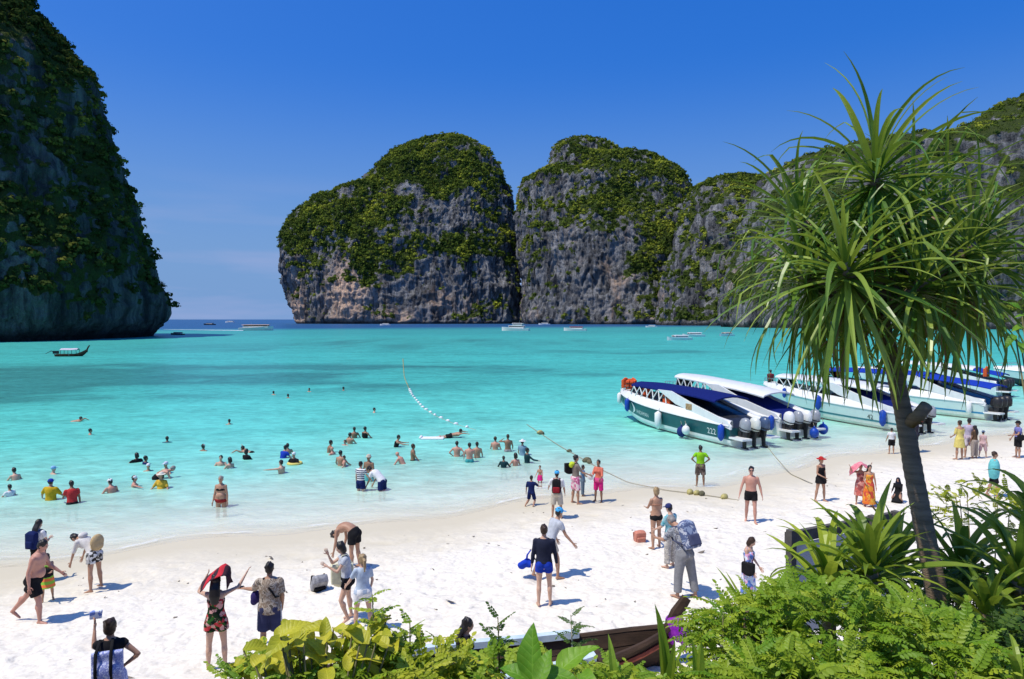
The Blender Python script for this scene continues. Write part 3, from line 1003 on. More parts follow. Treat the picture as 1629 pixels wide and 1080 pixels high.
def fender(bo, H, t, side, m, label, drop=0.35, s=1.0):
    """hangs from the gunwale by a cord"""
    x, z = H.side(t, 1)
    x = side * (x + 0.14)
    mb = MB()
    y = t * H.L
    mb.tube([(x, y, z - drop - 0.62 * s), (x, y, z - drop - 0.5 * s), (x, y, z - drop - 0.05), (x, y, z - drop + 0.04)], [0.05 * s, 0.13 * s, 0.13 * s, 0.04 * s], 10, None, 0.5)
    o = mb.build('fender', m, None, True)
    c = MB()
    c.tube([(x, y, z - drop), (x - side * 0.1, y, z + 0.12)], [0.014, 0.014], 5)
    c.build('cord', ROPE, o)
    o.matrix_world = bo.matrix_basis.copy()
    return tag(o, label, 'fender', 'boat fenders')

def vest(bo, loc, label, group='life jackets on the boats', s=1.0, rz=0.0):
    mb = MB()
    M = Matrix.Rotation(rz, 3, 'Z')
    for sx in (-1, 1):
        mb.box(M @ Vector((sx * 0.13, 0.05, 0.0)) * s, (0.2 * s, 0.09 * s, 0.5 * s), 0, M)
    mb.box(M @ Vector((0, -0.05, 0.02)) * s, (0.42 * s, 0.09 * s, 0.52 * s), 0, M)
    mb.ell(M @ Vector((0, -0.03, 0.3)) * s, (0.15 * s, 0.07 * s, 0.08 * s), M)
    o = blob('life_jacket', mb, ORANGE, None, 0.035, 3)
    st = MB()
    for z in (-0.12, 0.1):
        st.box(M @ Vector((0, 0.11, z)) * s, (0.44 * s, 0.02, 0.035 * s), 0, M)
    st.build('strap', BLACKP, o)
    o.matrix_world = bo.matrix_basis @ Matrix.Translation(loc)
    return tag(o, label, 'life jacket', group)

def speedboat(label, loc, rz, L=13.5, bottom=WHITE, top=WHITE, roof_m=NAVY, roof=(0.10, 0.80), nmot=3, mot_m=GREYM, roof_z=(2.15, 2.25), stripe=None, number=None, words=None, stern_shade_m=DARKGLASS, truss=True, second_roof=None, arch_y=(5.0, 0.0), B=1.34):
    root = empty('speedboat', (loc[0], loc[1], 0.10), rz)
    tag(root, label, 'boat', 'moored speedboats')
    H = Hull(L, B)
    tp, cf = hull_parts(root, H, bottom, top, WHITE)
    if stripe is not None:
        mb = MB()
        for sg in (-1, 1):
            rows = []
            for i in range(25):
                t = i / 24 * 0.97
                r = []
                for u in (0.30, 0.40):
                    x, z = H.side(t, u); r.append((sg * (x + 0.012), t * L, z))
                rows.append(r)
            mb.add(*strip(rows))
        mb.build('boot_stripe', stripe, root, True)
    # canopy and its frames
    y0, y1 = roof[0] * L, roof[1] * L
    w = H.B - 0.18
    roof_slab(root, 'canopy', roof_m, y0, y1, w, w * 0.86, roof_z[0], roof_z[1])
    if second_roof is not None:
        roof_slab(root, 'rear_awning', second_roof, -0.3, y0 + 0.5, w * 0.9, w * 0.95, roof_z[0] - 0.45, roof_z[0] - 0.02, 0.05, 0.12, 0.05)
    def gun(y):
        t = y / L
        return (H.hb(t) - 0.14, H.sz(t) + cf(t))
    def rz_(y):
        t = (y - y0) / (y1 - y0)
        return roof_z[0] + (roof_z[1] - roof_z[0]) * t + 0.12 * math.sin(PI * min(1, max(0, t))) - 0.08
    ys_ = [arch_y[0] + 0.5 + i * (y1 - 0.6 - arch_y[0] - 0.5) / 5 for i in range(6)]
    for sg in (-1, 1):
        for i, y in enumerate(ys_):
            gx_, gz_ = gun(y)
            wr = (w + (w * 0.86 - w) * (y - y0) / (y1 - y0)) * 0.95
            mb = MB()
            mb.tube([(sg * gx_, y - 0.35, gz_), (sg * wr, y, rz_(y))], [0.035, 0.035], 6)
            if truss: mb.tube([(sg * gx_, y + 0.4, gz_), (sg * wr, y, rz_(y))], [0.035, 0.035], 6)
            mb.build('canopy_frame', WHITE if truss else STEEL, root)
        # the long raked stern arch
        a, o_ = arch_y
        zt = rz_(a) + 0.04
        poly = [(a + 0.9, zt), (a - 0.3, zt + 0.02), (a * 0.55, 1.78), (o_ + 0.15, 1.22), (o_ - 0.12, 1.0), (o_ - 0.1, 0.82), (o_ + 1.4, 1.12), (a * 0.62, 1.4), (a * 0.85, 1.62)]
        mb = MB()
        x = w + 0.03
        mb.prism(poly, 'x', sg * x - 0.05, sg * x + 0.05)
        mb.build('stern_arch', WHITE, root)
    # dark sheet between the arches standing in for the shaded open stern, windscreen, seats
    a, o_ = arch_y
    mb = MB()
    pts = [(a + 0.2, rz_(a)), (a * 0.55, 1.62), (o_ + 0.35, 1.1), (o_ + 0.1, 0.75)]
    rows = [[(-w + 0.04, y, z), (0, y, z + 0.05), (w - 0.04, y, z)] for y, z in pts]
    mb.add(*strip(rows))
    rows = [[(-w + 0.04, y - 0.01, z - 0.03), (0, y - 0.01, z + 0.02), (w - 0.04, y - 0.01, z - 0.03)] for y, z in pts]
    mb.add(*strip(rows))
    mb.build('stern_shade_sheet', stern_shade_m, root, True)
    yw = 0.81 * L
    gx_, gz_ = gun(yw)
    mb = MB()
    p = [(-gx_ + 0.1, yw + 0.2, gz_), (gx_ - 0.1, yw + 0.2, gz_), (w * 0.72, y1 - 0.35, rz_(y1 - 0.35)), (-w * 0.72, y1 - 0.35, rz_(y1 - 0.35))]
    mb.add(p + [(x, y - 0.03, z) for x, y, z in p], [(0, 1, 2, 3), (7, 6, 5, 4), (0, 4, 5, 1), (1, 5, 6, 2), (2, 6, 7, 3), (3, 7, 4, 0)])
    mb.build('windscreen', DARKGLASS, root)
    for i in range(6):
        y = a + 0.5 + i * 0.8
        if y > 0.74 * L: break
        for sg in (-1, 1):
            mb = MB()
            mb.box((sg * 0.58, y, 0.78), (0.72, 0.45, 0.5))
            mb.box((sg * 0.58, y - 0.2, 1.22), (0.72, 0.1, 0.5))
            mb.build('seat', SEATM if i % 2 else WHITE, root)
    # bow rail, swim platform, motors
    mb = MB()
    for sg in (-1, 1):
        pts = []
        for i in range(7):
            t = 0.84 + 0.15 * i / 6
            pts.append((sg * max(0.03, H.hb(t) - 0.12), t * L, H.sz(t) + cf(t) + 0.32))
        mb.tube(pts, [0.02] * 7, 5)
        for q in pts[::2]:
            mb.tube([q, (q[0], q[1], q[2] - 0.34)], [0.016, 0.016], 5)
    mb.build('bow_rail', STEEL, root)
    for sg in (-1, 1):
        MB().box((sg * (H.B - 0.42), -0.45, 0.42), (0.6, 0.95, 0.09)).build('swim_step', WHITE, root)
    for i in range(nmot):
        outboard(root, (i - (nmot - 1) / 2) * 0.62, -0.42, 0.42, mot_m if not isinstance(mot_m, (list, tuple)) else mot_m[i % len(mot_m)], 1.05)
    if words:
        for txt, y, u, size, in words:
            text_on_side(tp, H, txt, y, u, size, -1, WHITE)
    if number:
        text_on_side(tp, H, number[0], number[1], number[2], number[3], -1, number[4], 'hull_number')
    return root, H

def boat_at(px, py):
    return at_z(px, py, 0.0)

p = boat_at(1190, 710)
b1, H1 = speedboat('speedboat with dark green hull, navy canopy and white band, hull number 222', p, R(24), 11.6, WHITE, GREEN_HULL, NAVY, (0.10, 0.80), 3, [GREYM, CREAM, BLUEM],
                   number=('222', 1.30, 0.40, 0.44, WHITE), words=[('ANDAMAN', 9.75, 0.52, 0.16), ('ANDAMAN', 7.55, 0.42, 0.29)])
# white leaping swoosh beside the large lettering
mb = MB()
pts = []
for i in range(9):
    t = i / 8
    pts.append((8.85 - 0.42 * math.sin(t * PI * 0.85) + 0.25 * t, 0.90 - 0.62 * t))
L_, R_ = [], []
for i, (y, u) in enumerate(pts):
    wdt = 0.13 * math.sin(PI * (i + 0.4) / 8.8)
    for lst, o_ in ((L_, wdt), (R_, -wdt)):
        x, z = H1.side((y + o_) / H1.L, u)
        lst.append((-(x + 0.02), y + o_, z))
mb.add(*strip([[a, c] for a, c in zip(L_, R_)]))
mb.build('emblem', WHITE, [c for c in b1.children if c.name.startswith('topsides')][0])
# small framed notice on the stern arch
mb = MB(); mb.box((-(H1.B - 0.18 + 0.09), 3.1, 1.60), (0.012, 0.5, 0.32)); mb.build('notice', pm('ochre_notice', (0.5, 0.36, 0.18), (0.3, 0.16, 0.08), 9, 0.6), b1)
fender(b1, H1, 0.955, -1, WHITE, 'white fender hanging under the bow of the green boat', 0.0, 1.1)
fender(b1, H1, 0.475, -1, WHITE, 'white fender hanging midway along the green hull', 0.1, 1.5)
fender(b1, H1, 0.795, -1, BLUEF, 'blue fender hanging beside the white emblem on the green hull', 0.0, 1.2)
fender(b1, H1, 0.035, -1, BLUEF, 'blue fender hanging beside the hull number at the green stern', 0.0, 1.25)
vest(b1, (-0.8, 7.6, 1.9), 'orange life jacket hung forward under the navy canopy', s=1.2, rz=1.57)
vest(b1, (-0.95, 5.3, 1.7), 'orange life jacket hung near the arch under the navy canopy', s=1.5, rz=1.57)
for i, (x, y) in enumerate(((-0.25, 10.7), (0.15, 10.5), (-0.1, 10.0), (-0.5, 9.8))):
    vest(b1, (x, y, 2.15), ('orange life jacket foremost in the pile on the green bow', 'orange life jacket behind the foremost one on the green bow', 'orange life jacket in the middle of the pile on the green bow', 'orange life jacket nearest the navy canopy in the bow pile')[i], 'life jackets piled on the green bow', 1.1, i * 0.8)

p = boat_at(1265, 696)
b2, H2 = speedboat('white speedboat with white hard top and white outboards beside the green boat', p, R(24), 11.6, WHITE, WHITE, WHITE, (0.10, 0.82), 4, [WHITE, GREYM], roof_z=(2.1, 2.55), stern_shade_m=NAVY)
fender(b2, H2, 0.03, -1, BLUEF, 'blue fender at the near stern corner of the white hard top boat', -0.1, 1.2)
fender(b2, H2, 0.03, 1, BLUEF, 'blue fender at the far stern corner of the white hard top boat', -0.1, 1.2)
def buoy_ball(bo, loc, m, label, r=0.24):
    mb = MB(); mb.ell((0, 0, 0), (r, r, r * 1.15), None, 14, 9); mb.tube([(0, 0, r), (0, 0, r * 1.5)], [0.05, 0.04], 6)
    o = mb.build('mooring_buoy', m, None, True)
    MB().tube([(0, 0, r * 1.4), (0, 0.08, r * 2.2)], [0.014, 0.014], 5).build('cord', ROPE, o)
    o.matrix_world = bo.matrix_basis @ Matrix.Translation(loc)
    return tag(o, label, 'buoy')
buoy_ball(b2, (0.35, -0.95, 0.28), BLUEF, 'round blue buoy hanging between the white outboards')
buoy_ball(b2, (1.45, -0.55, 0.35), BLUEF, 'round blue buoy hanging off the far stern corner', 0.26)
buoy_ball(b1, (-1.55, 3.3, 0.25), pm('navy_ball', (0.01, 0.03, 0.16)), 'dark blue buoy floating against the green hull', 0.26)
buoy_ball(b1, (-1.58, 2.9, 0.40), WHITE, 'white buoy hanging against the green hull', 0.22)

p = boat_at(1455, 687)
b3, H3 = speedboat('white speedboat with raked side windows, hull number 42, behind the trunk', p, R(21), 12.2, CREAM, pm('pale_aqua_hull', (0.62, 0.74, 0.70), (0.55, 0.68, 0.66), 2, 0.3), WHITE, (0.16, 0.84), 3, GREYM, roof_z=(2.2, 2.3),
                   stripe=pm('teal_stripe', (0.05, 0.22, 0.26)), number=('42', 1.9, 0.42, 0.40, BLACKP), stern_shade_m=NAVY)
fender(b3, H3, 0.075, -1, BLUEF, 'blue fender beside the hull number 42', -0.05, 1.4)
fender(b3, H3, 0.46, -1, BLUEF, 'blue fender midway along the hull numbered 42', -0.3, 1.4)
fender(b3, H3, 0.72, -1, BLUEF, 'small blue fender near the bow of the boat numbered 42', -0.3, 1.0)

p = boat_at(1580, 667)
b4, H4 = speedboat('white speedboat with royal blue canopy and blue stripe past the trunk', p, R(30), 13.0, CREAM, pm('pale_aqua_hull', (0.6, 0.7, 0.66)), BLUE_C, (0.30, 0.90), 3, BLACKP, roof_z=(2.45, 2.35),
                   stripe=pm('sky_blue_stripe', (0.03, 0.25, 0.50)), second_roof=BLUE_C, truss=False, arch_y=(4.6, 0.0))
fender(b4, H4, 0.06, -1, WHITE, 'white fender at the stern of the blue canopied boat', 0.0, 1.2)
for i, (x, y) in enumerate(((-0.4, 11.4), (0.0, 11.8), (0.3, 11.1), (-0.2, 10.7))):
    vest(b4, (x, y, 2.2), ('orange life jacket on the near side of the blue canopied bow', 'orange life jacket foremost on the blue canopied bow', 'orange life jacket on the far side of the blue canopied bow', 'orange life jacket against the front of the royal blue canopy')[i], 'life jackets on the blue canopied boat', 1.15, i * 1.1)

p = boat_at(1592, 631)
b5, H5 = speedboat('white speedboat with white top moored beyond the blue canopied boat', p, R(38), 12.0, WHITE, WHITE, WHITE, (0.14, 0.80), 3, BLACKP, roof_z=(2.15, 2.4), second_roof=BLUE_C)
vest(b5, (-0.9, 0.8, 1.9), 'orange life jacket slung at the stern beyond the blue canopy', s=1.4)
p = at_z(1840, 622)
b6, H6 = speedboat('white speedboat with dark keel line cut off by the picture edge', p, R(62), 12.0, pm('dark_keel', (0.04, 0.06, 0.07)), pm('pale_aqua_hull', (0.6, 0.7, 0.66)), WHITE, (0.14, 0.62), 2, GREYM, roof_z=(2.0, 2.0))
fender(b6, H6, 0.72, -1, NAVY, 'dark blue fender on the white boat at the picture edge', 0.0, 1.2)

# ---- small craft far out in the bay
def cabin_boat(label, px, py, length, rz, roof_c=WHITE, hull_c=WHITE, decks=1, name='tour_boat', masts=1, cabin=(0.18, 0.72)):
    p = at_z(px, py)
    root = empty(name, (p.x, p.y, 0), rz)
    root.location = Vector((p.x, p.y, 0)) - Matrix.Rotation(rz, 3, 'Z') @ Vector((0, length / 2, 0))
    tag(root, label, 'boat', 'craft out in the bay')
    H = Hull(length, length * 0.15, length * 0.085, length * 0.05)
    N = 14
    mb = MB()
    for sg in (-1, 1):
        rows = []
        for i in range(N + 1):
            t = i / N
            rows.append([(0, t * length, -0.3), (sg * H.cb(t), t * length, -0.05)] + [(sg * H.side(t, u)[0], t * length, H.side(t, u)[1]) for u in (0.5, 1)] + [(0, t * length, H.sz(t) - 0.05)])
        mb.add(*strip(rows))
    mb.add([(-H.hb(0), 0, H.sz(0)), (-H.cb(0), 0, -0.05), (H.cb(0), 0, -0.05), (H.hb(0), 0, H.sz(0))], [(0, 1, 2, 3)])
    mb.build('hull', hull_c, root)
    zb = length * 0.085
    for d in range(decks):
        hgt = length * 0.085
        y0, y1 = length * (cabin[0] + 0.06 * d), length * (cabin[1] - 0.14 * d)
        w = length * 0.115
        mb = MB()
        mb.box((0, (y0 + y1) / 2, zb + hgt * 0.25), (w * 2, y1 - y0, hgt * 0.5))
        mb.build('cabin', WHITE, root)
        wn = MB()
        k = 4
        for i in range(k):
            yy = y0 + (y1 - y0) * (i + 0.5) / k
            for sg in (-1, 1):
                wn.box((sg * (w * 0.97), yy, zb + hgt * 0.72), (0.06, (y1 - y0) / k * 0.7, hgt * 0.42))
        wn.box((0, y1 - 0.05, zb + hgt * 0.72), (w * 1.6, 0.06, hgt * 0.42))
        wn.box((0, (y0 + y1) / 2, zb + hgt * 0.72), (w * 1.5, (y1 - y0) * 0.9, hgt * 0.36))
        wn.build('window_band', DARKGLASS, root)
        for sy in (y0 + 0.1, y1 - 0.1):
            for sg in (-1, 1):
                MB().box((sg * w * 0.95, sy, zb + hgt * 0.72), (0.1, 0.1, hgt * 0.46)).build('post', WHITE, root)
        roof_slab(root, 'roof', roof_c, y0 - length * 0.03, y1 + length * 0.03, w * 1.08, w, zb + hgt * 0.98, zb + hgt * 1.02, 0.12, 0.1, 0.05, 5)
        zb += hgt * 1.08
    if masts:
        MB().tube([(0, length * 0.35, zb), (0, length * 0.35, zb + length * 0.10)], [0.07, 0.04], 5).build('mast', STEEL, root)
    return root
cabin_boat('white speedboat with orange topped roof speeding through the bay mouth', 408, 525.5, 19, R(-82), pm('pale_orange_roof', (0.75, 0.50, 0.34)), cabin=(0.12, 0.86))
cabin_boat('white two decked tour boat below the cleft between the cliffs', 820, 526, 16, R(75), WHITE, WHITE, 2)
cabin_boat('white boat with dark red roof below the twin peaked massif', 915, 526, 13, R(75), pm('dark_red_roof', (0.32, 0.05, 0.06)))
cabin_boat('white speedboat with dark windows turned to the beach off the ridge', 1080, 541, 8.6, R(110), WHITE, WHITE, 1, masts=0)
cabin_boat('white speedboat half hidden behind the dark windowed one', 1103, 535.5, 8.6, R(100))
cabin_boat('small white boat with cream roof close to the strap leaves', 1155, 534.5, 7.8, R(125), pm('cream_roof', (0.6, 0.52, 0.42)))
cabin_boat('tiny pale boat at the foot of the ochre scarred island', 613, 517.5, 12, R(80), masts=0)
cabin_boat('tiny boat with raised white bow under the twin peaked massif', 866, 516.5, 14, R(80), masts=1)
cabin_boat('tiny dark boat out in the bay mouth', 333, 517, 14, R(80), DARKGLASS, DARKGLASS, 1, masts=0)
cabin_boat('tiny pale boat near the horizon in the bay mouth', 366, 513.2, 20, R(80), masts=0)
cabin_boat('tiny white boat under the ridge beside the rocks', 1036, 520.5, 9, R(80), masts=0)
cabin_boat('low dark boat off the foot of the shaded cliff', 282, 532.5, 6, R(80), DARKGLASS, DARKGLASS, 1, masts=0)

# wake behind the speeding boat
p0, p1 = at_z(388, 526), at_z(262, 524)
mb = MB()
rows = []
for i in range(30):
    t = i / 29
    c = p0.lerp(p1, t)
    wv = (1.0 + 3.2 * t) * (1 - 0.75 * t)
    rows.append([(c.x, c.y - wv - 2 * random.random(), 0.05), (c.x, c.y - wv * 0.3, 0.22 * (1 - t) + 0.07), (c.x, c.y + wv * 0.3, 0.22 * (1 - t) + 0.07), (c.x, c.y + wv + 2 * random.random(), 0.05)])
mb.add(*strip(rows))
FOAM = pm('sea_foam', (0.62, 0.70, 0.76), (0.40, 0.52, 0.62), 0.6, 0.9)
tag(mb.build('wake_foam', FOAM, None), 'white wake trailing the boat in the bay mouth', kind='stuff')

# ---- longtail boats
WOOD = pm('dark_wood', (0.075, 0.045, 0.028), (0.035, 0.022, 0.015), 6, 0.75, 0.4, 0.01, 0.25, 0, (1, 0.15, 1))
REDW = pm('red_painted_plank', (0.36, 0.09, 0.05), (0.22, 0.05, 0.03), 8, 0.6, 0.3, 0.006)
PALEBLUE = pm('pale_blue_plank', (0.62, 0.72, 0.76), (0.48, 0.60, 0.68), 7, 0.6, 0.2, 0.005)
def longtail(label, M, L, cov=None, hull_m=WOOD, sc=None, rise=1.0, prow=1.0, wash=False, wid=1.0):
    sc = sc or L / 9
    root = empty('longtail_boat')
    root.matrix_world = M
    tag(root, label, 'boat')
    N = 22
    def hb(t): return 0.88 * sc * wid * (math.sin(PI * min(1, 0.12 + t * 0.9)) ** 0.6)
    def sz(t): return (0.62 + rise * max(0, t - 0.55) ** 2 / 0.2) * sc
    def kz(t): return (0.0 + 1.1 * max(0, (t - 0.72) / 0.28) ** 2 * rise) * sc
    out = MB()
    planks = [0.0, 0.34, 0.67, 1.0]
    for sg in (-1, 1):
        for j in range(3):
            rows = []
            for i in range(N + 1):
                t = i / N
                r = []
                for u in (planks[j], (planks[j] + planks[j + 1]) / 2, planks[j + 1] - 0.015):
                    x = hb(t) * (u ** 0.55) * (1 if t < 0.98 else 0.5) + 0.012 * j
                    r.append((sg * x, t * L, kz(t) + (sz(t) - kz(t)) * u))
                rows.append(r)
            s_ = MB().add(*strip(rows))
            rows = [[(x - sg * 0.035, y, z) for x, y, z in r] for r in rows]
            s_.add(*strip(rows))
            s_.build('plank', hull_m if j != 1 else hull_m, root, True)
        g = MB()
        g.tube([(sg * (hb(i / N) + 0.03), i / N * L, sz(i / N)) for i in range(N + 1)], [(0.05, 0.045)] * (N + 1), 6)
        g.build('gunwale', hull_m, root)
        g = MB()
        g.tube([(sg * (hb(i / N) * (0.7 ** 0.55) + 0.045), i / N * L, kz(i / N) + (sz(i / N) - kz(i / N)) * 0.7) for i in range(N + 1)], [(0.035, 0.045)] * (N + 1), 6)
        g.build('rubbing_strake', REDW, root)
    if wash:
        rows = []
        for i in range(9):
            t = 0.22 + 0.55 * i / 8
            rows.append([(hb(t) + 0.05, t * L, sz(t) + 0.03), (hb(t) + 0.05, t * L, sz(t) + 0.13), (hb(t) - 0.10, t * L, sz(t) + 0.14), (hb(t) - 0.10, t * L, sz(t) + 0.03)])
        for sg in (-1, 1):
            g = MB(); g.add(*strip([[(sg * x, y, z) for x, y, z in r] for r in rows]))
            g.build('wash_board', PALEBLUE, root)
    pr = MB()
    zt = sz(1)
    pr.tube([(0, L * 0.985, kz(1) - 0.1), (0, L * 1.0, zt), (0, L * (1 + 0.03 * min(1, prow)), zt + 0.38 * sc * prow), (0, L * (1 + 0.075 * min(1, prow)), zt + 0.78 * sc * prow)], [(0.07, 0.12), (0.07, 0.13), (0.065, 0.13), (0.05, 0.10)], 8, (1, 0, 0))
    pr.build('prow_post', hull_m, root)
    for k in range(5):
        t = 0.15 + 0.16 * k
        MB().box((0, t * L, sz(t) - 0.1), (hb(t) * 1.9, 0.24, 0.05)).build('thwart', PALEBLUE if k == 2 else WOOD, root)
    if cov is not None:
        w = hb(0.4) + 0.05
        z0 = sz(0.4) + 0.95 * sc
        roof_slab(root, 'canopy', cov, 0.2 * L, 0.72 * L, w, w, z0, z0, 0.05, 0.2, 0.02)
        for t in (0.22, 0.45, 0.70):
            for sg in (-1, 1):
                MB().tube([(sg * hb(t), t * L, sz(t)), (sg * w * 0.95, t * L, z0)], [0.035, 0.035], 6).build('canopy_post', WOOD, root)
        MB().tube([(0, 0.05 * L, sz(0) + 0.1), (0, -0.12 * L, sz(0) + 0.6), (0, -0.3 * L, sz(0) + 0.1)], [0.05, 0.07, 0.04], 6).build('tail_shaft', BLACKP, root)
        MB().box((0, 0.02 * L, sz(0) + 0.35), (0.5, 0.8, 0.5)).build('engine', BLACKP, root)
    return root, hb, sz
p = at_z(88, 567)
Md = Matrix.Translation((p.x, p.y, 0.0)) @ Matrix.Rotation(R(-78), 4, 'Z')
longtail('dark wooden longtail boat with pale canopy drifting off the shaded cliff', Md @ Matrix.Translation((0, 0, -0.15)), 5.0, pm('lilac_canvas', (0.62, 0.58, 0.66)), WOOD, 0.85)
# ------------------------------------------------------------------ people
def skin_mat(name, c, c2):
    if name in MATS: return MATS[name]
    b = NB(name)
    v = b.coords()
    col = b.mix(b.maprange(b.noise(v, 7, 4), 0.35, 0.7), c2, c)
    MATS[name] = b.done(b.bsdf(color=col, rough=0.5, spec=0.35, normal=b.bump(b.noise(v, 60, 2), 0.1, 0.003)))
    return MATS[name]
SKIN = {1: skin_mat('fair_skin', (0.62, 0.40, 0.29), (0.54, 0.32, 0.22)), 2: skin_mat('tan_skin', (0.47, 0.27, 0.175), (0.40, 0.215, 0.135)),
        3: skin_mat('brown_skin', (0.30, 0.165, 0.10), (0.25, 0.13, 0.075)), 4: skin_mat('sunburnt_skin', (0.58, 0.31, 0.23), (0.50, 0.24, 0.17))}
HAIR = {'black': pm('black_hair', (0.012, 0.010, 0.010), (0.022, 0.018, 0.016), 30, 0.45, 0.5, 0.006, 0.4, 0, (1, 1, 0.2)), 'brown': pm('brown_hair', (0.055, 0.03, 0.018), (0.035, 0.018, 0.01), 30, 0.5, 0.5, 0.006, 0.4, 0, (1, 1, 0.2)),
        'blond': pm('blond_hair', (0.40, 0.29, 0.15), (0.30, 0.20, 0.10), 30, 0.5, 0.5, 0.006, 0.4, 0, (1, 1, 0.2)), 'grey': pm('grey_hair', (0.30, 0.28, 0.26), (0.22, 0.20, 0.19), 30, 0.5, 0.5, 0.006, 0.3)}
EYE = pm('eye_dark', (0.02, 0.015, 0.012), None, 8, 0.2, 0)
LIP = pm('lips', (0.38, 0.14, 0.11), None, 8, 0.5, 0)
TZ = [0.80, 0.86, 0.93, 1.02, 1.10, 1.18, 1.27, 1.36, 1.42, 1.46]
TRX = {'m': [.09, .155, .168, .155, .145, .152, .168, .178, .150, .088], 'f': [.09, .168, .180, .152, .125, .130, .145, .152, .135, .068]}
TRY = {'m': [.075, .105, .118, .108, .102, .110, .122, .120, .098, .064], 'f': [.08, .115, .122, .105, .092, .098, .108, .106, .088, .058]}

class Body:
    def __init__(s, sex='m', h=1.72, fat=1.0, lean=0, bend=0, side=0, hp=0, hy=0, aL=None, aR=None, lL=(0, 4, 0), lR=(0, 4, 0), twist=0):
        s.sex, s.h, s.fat = sex, h, fat
        s.lean, s.bend, s.side = R(lean), R(bend), R(side)
        n = 60
        s.zz = [0.80 + (1.50 - 0.80) * i / n for i in range(n + 1)]
        s.pos = [Vector((0, 0, 0.80))]
        for i in range(n):
            a, q = s.ang(s.zz[i]), s.sid(s.zz[i])
            s.pos.append(s.pos[-1] + Vector((math.sin(q), math.cos(q) * math.sin(a), math.cos(q) * math.cos(a))) * (0.70 / n))
        J = s.J = {}
        A = s.ang(1.40)
        up, fw = s.up(1.40), s.fw(1.40)
        lat = up.cross(fw) * -1
        lat = fw.cross(up).normalized()
        s.lat_top = lat
        sw = 0.178 if sex == 'm' else 0.155
        for k, sg, arm in (('L', -1, aL), ('R', 1, aR)):
            if arm is None: arm = (4, 9, 14, 5)
            uf, uo, ff, fo = [R(x) for x in arm]
            sh = s.sp(1.385) + lat * sg * sw
            d1 = Vector((sg * math.sin(uo), math.cos(uo) * math.sin(uf), -math.cos(uo) * math.cos(uf)))
            d2 = Vector((sg * math.sin(fo), math.cos(fo) * math.sin(ff), -math.cos(fo) * math.cos(ff)))
            J['sh' + k] = sh
            J['el' + k] = sh + d1 * 0.285
            J['wr' + k] = J['el' + k] + d2 * 0.25
            J['ha' + k] = J['wr' + k] + d2 * 0.09
            J['fd' + k] = d2
        for k, sg, lg in (('L', -1, lL), ('R', 1, lR)):
            tf, to, sf = [R(x) for x in lg[:3]]
            hip = Vector((sg * 0.09, 0, 0.90))
            d1 = Vector((sg * math.sin(to), math.cos(to) * math.sin(tf), -math.cos(to) * math.cos(tf)))
            d2 = Vector((sg * math.sin(to) * 0.5, math.cos(to * .5) * math.sin(sf), -math.cos(to * .5) * math.cos(sf)))
            J['hi' + k] = hip
            J['kn' + k] = hip + d1 * 0.42
            J['an' + k] = J['kn' + k] + d2 * 0.405
            pitch = min(0.0, math.sin(sf)) * 1.2
            fd = Vector((sg * 0.22, math.cos(pitch), math.sin(pitch))).normalized()
            J['ft' + k] = fd
        ha = A * 0.75 + R(hp)
        q = s.sid(1.45)
        s.hup = Vector((math.sin(q), math.sin(ha), math.cos(ha))).normalized()
        hf = Vector((0, math.cos(ha), -math.sin(ha)))
        rot = Matrix.Rotation(-R(hy), 3, s.hup)
        hf = (rot @ hf).normalized()
        hl = hf.cross(s.hup).normalized()
        s.neck = s.sp(1.47)
        s.hc = s.neck + s.hup * 0.145 + hf * 0.022
        s.HM = Matrix((hl, hf, s.hup)).transposed()
        s.low = min(J['anL'].z, J['anR'].z) - 0.072
        s.off = Vector(((J['anL'].x + J['anR'].x) / 2, (J['anL'].y + J['anR'].y) / 2, 0))
    def ang(s, z): return s.lean * min(1, max(0, (z - 0.88) / 0.08)) + s.bend * min(1, max(0, (z - 1.0) / 0.36))
    def sid(s, z): return s.side * min(1, max(0, (z - 0.95) / 0.2))
    def sp(s, z):
        t = (z - 0.80) / 0.70 * 60
        i = int(min(59, max(0, math.floor(t))))
        return s.pos[i].lerp(s.pos[i + 1], t - i)
    def up(s, z):
        a, q = s.ang(z), s.sid(z)
        return Vector((math.sin(q), math.cos(q) * math.sin(a), math.cos(q) * math.cos(a)))
    def fw(s, z):
        a = s.ang(z)
        return Vector((0, math.cos(a), -math.sin(a)))
    def rad(s, z, off=0.0):
        k = s.fat if z < 1.3 else 1 + (s.fat - 1) * 0.5
        return (float(np.interp(z, TZ, TRX[s.sex])) * k + off, float(np.interp(z, TZ, TRY[s.sex])) * (1 + (k - 1) * 1.5) + off)
    def torso(s, mb, z0, z1, off=0.0, n=9, flare=0.0, shift=0.0):
        zs = [z0 + (z1 - z0) * i / (n - 1) for i in range(n)]
        rr = []
        for z in zs:
            a, b_ = s.rad(z, off)
            f = flare * max(0, (1.0 - z) / 0.2)
            rr.append((a + f, b_ + f))
        mb.tube([s.sp(z) + s.fw(z) * shift for z in zs], rr, 14, (1, 0, 0), 0.0)
    def limb(s, mb, ks, rs, t0=0.0, t1=None, n=9, cap=0.3):
        """tube along joints; t in joint units"""
        P = [s.J[k] for k in ks]
        t1 = len(P) - 1 if t1 is None else t1
        m = max(3, int((t1 - t0) * 6) + 1)
        pts, rr = [], []
        for i in range(m):
            t = t0 + (t1 - t0) * i / (m - 1)
            j = min(int(t), len(P) - 2)
            pts.append(P[j].lerp(P[j + 1], t - j))
            rr.append(float(np.interp(t, [q[0] for q in rs], [q[1] for q in rs])))
        mb.tube(pts, rr, n, None, cap)
    LEG = [(0, .088), (0.25, .083), (0.6, .068), (0.95, .054), (1.1, .050), (1.35, .057), (1.7, .042), (2, .034)]
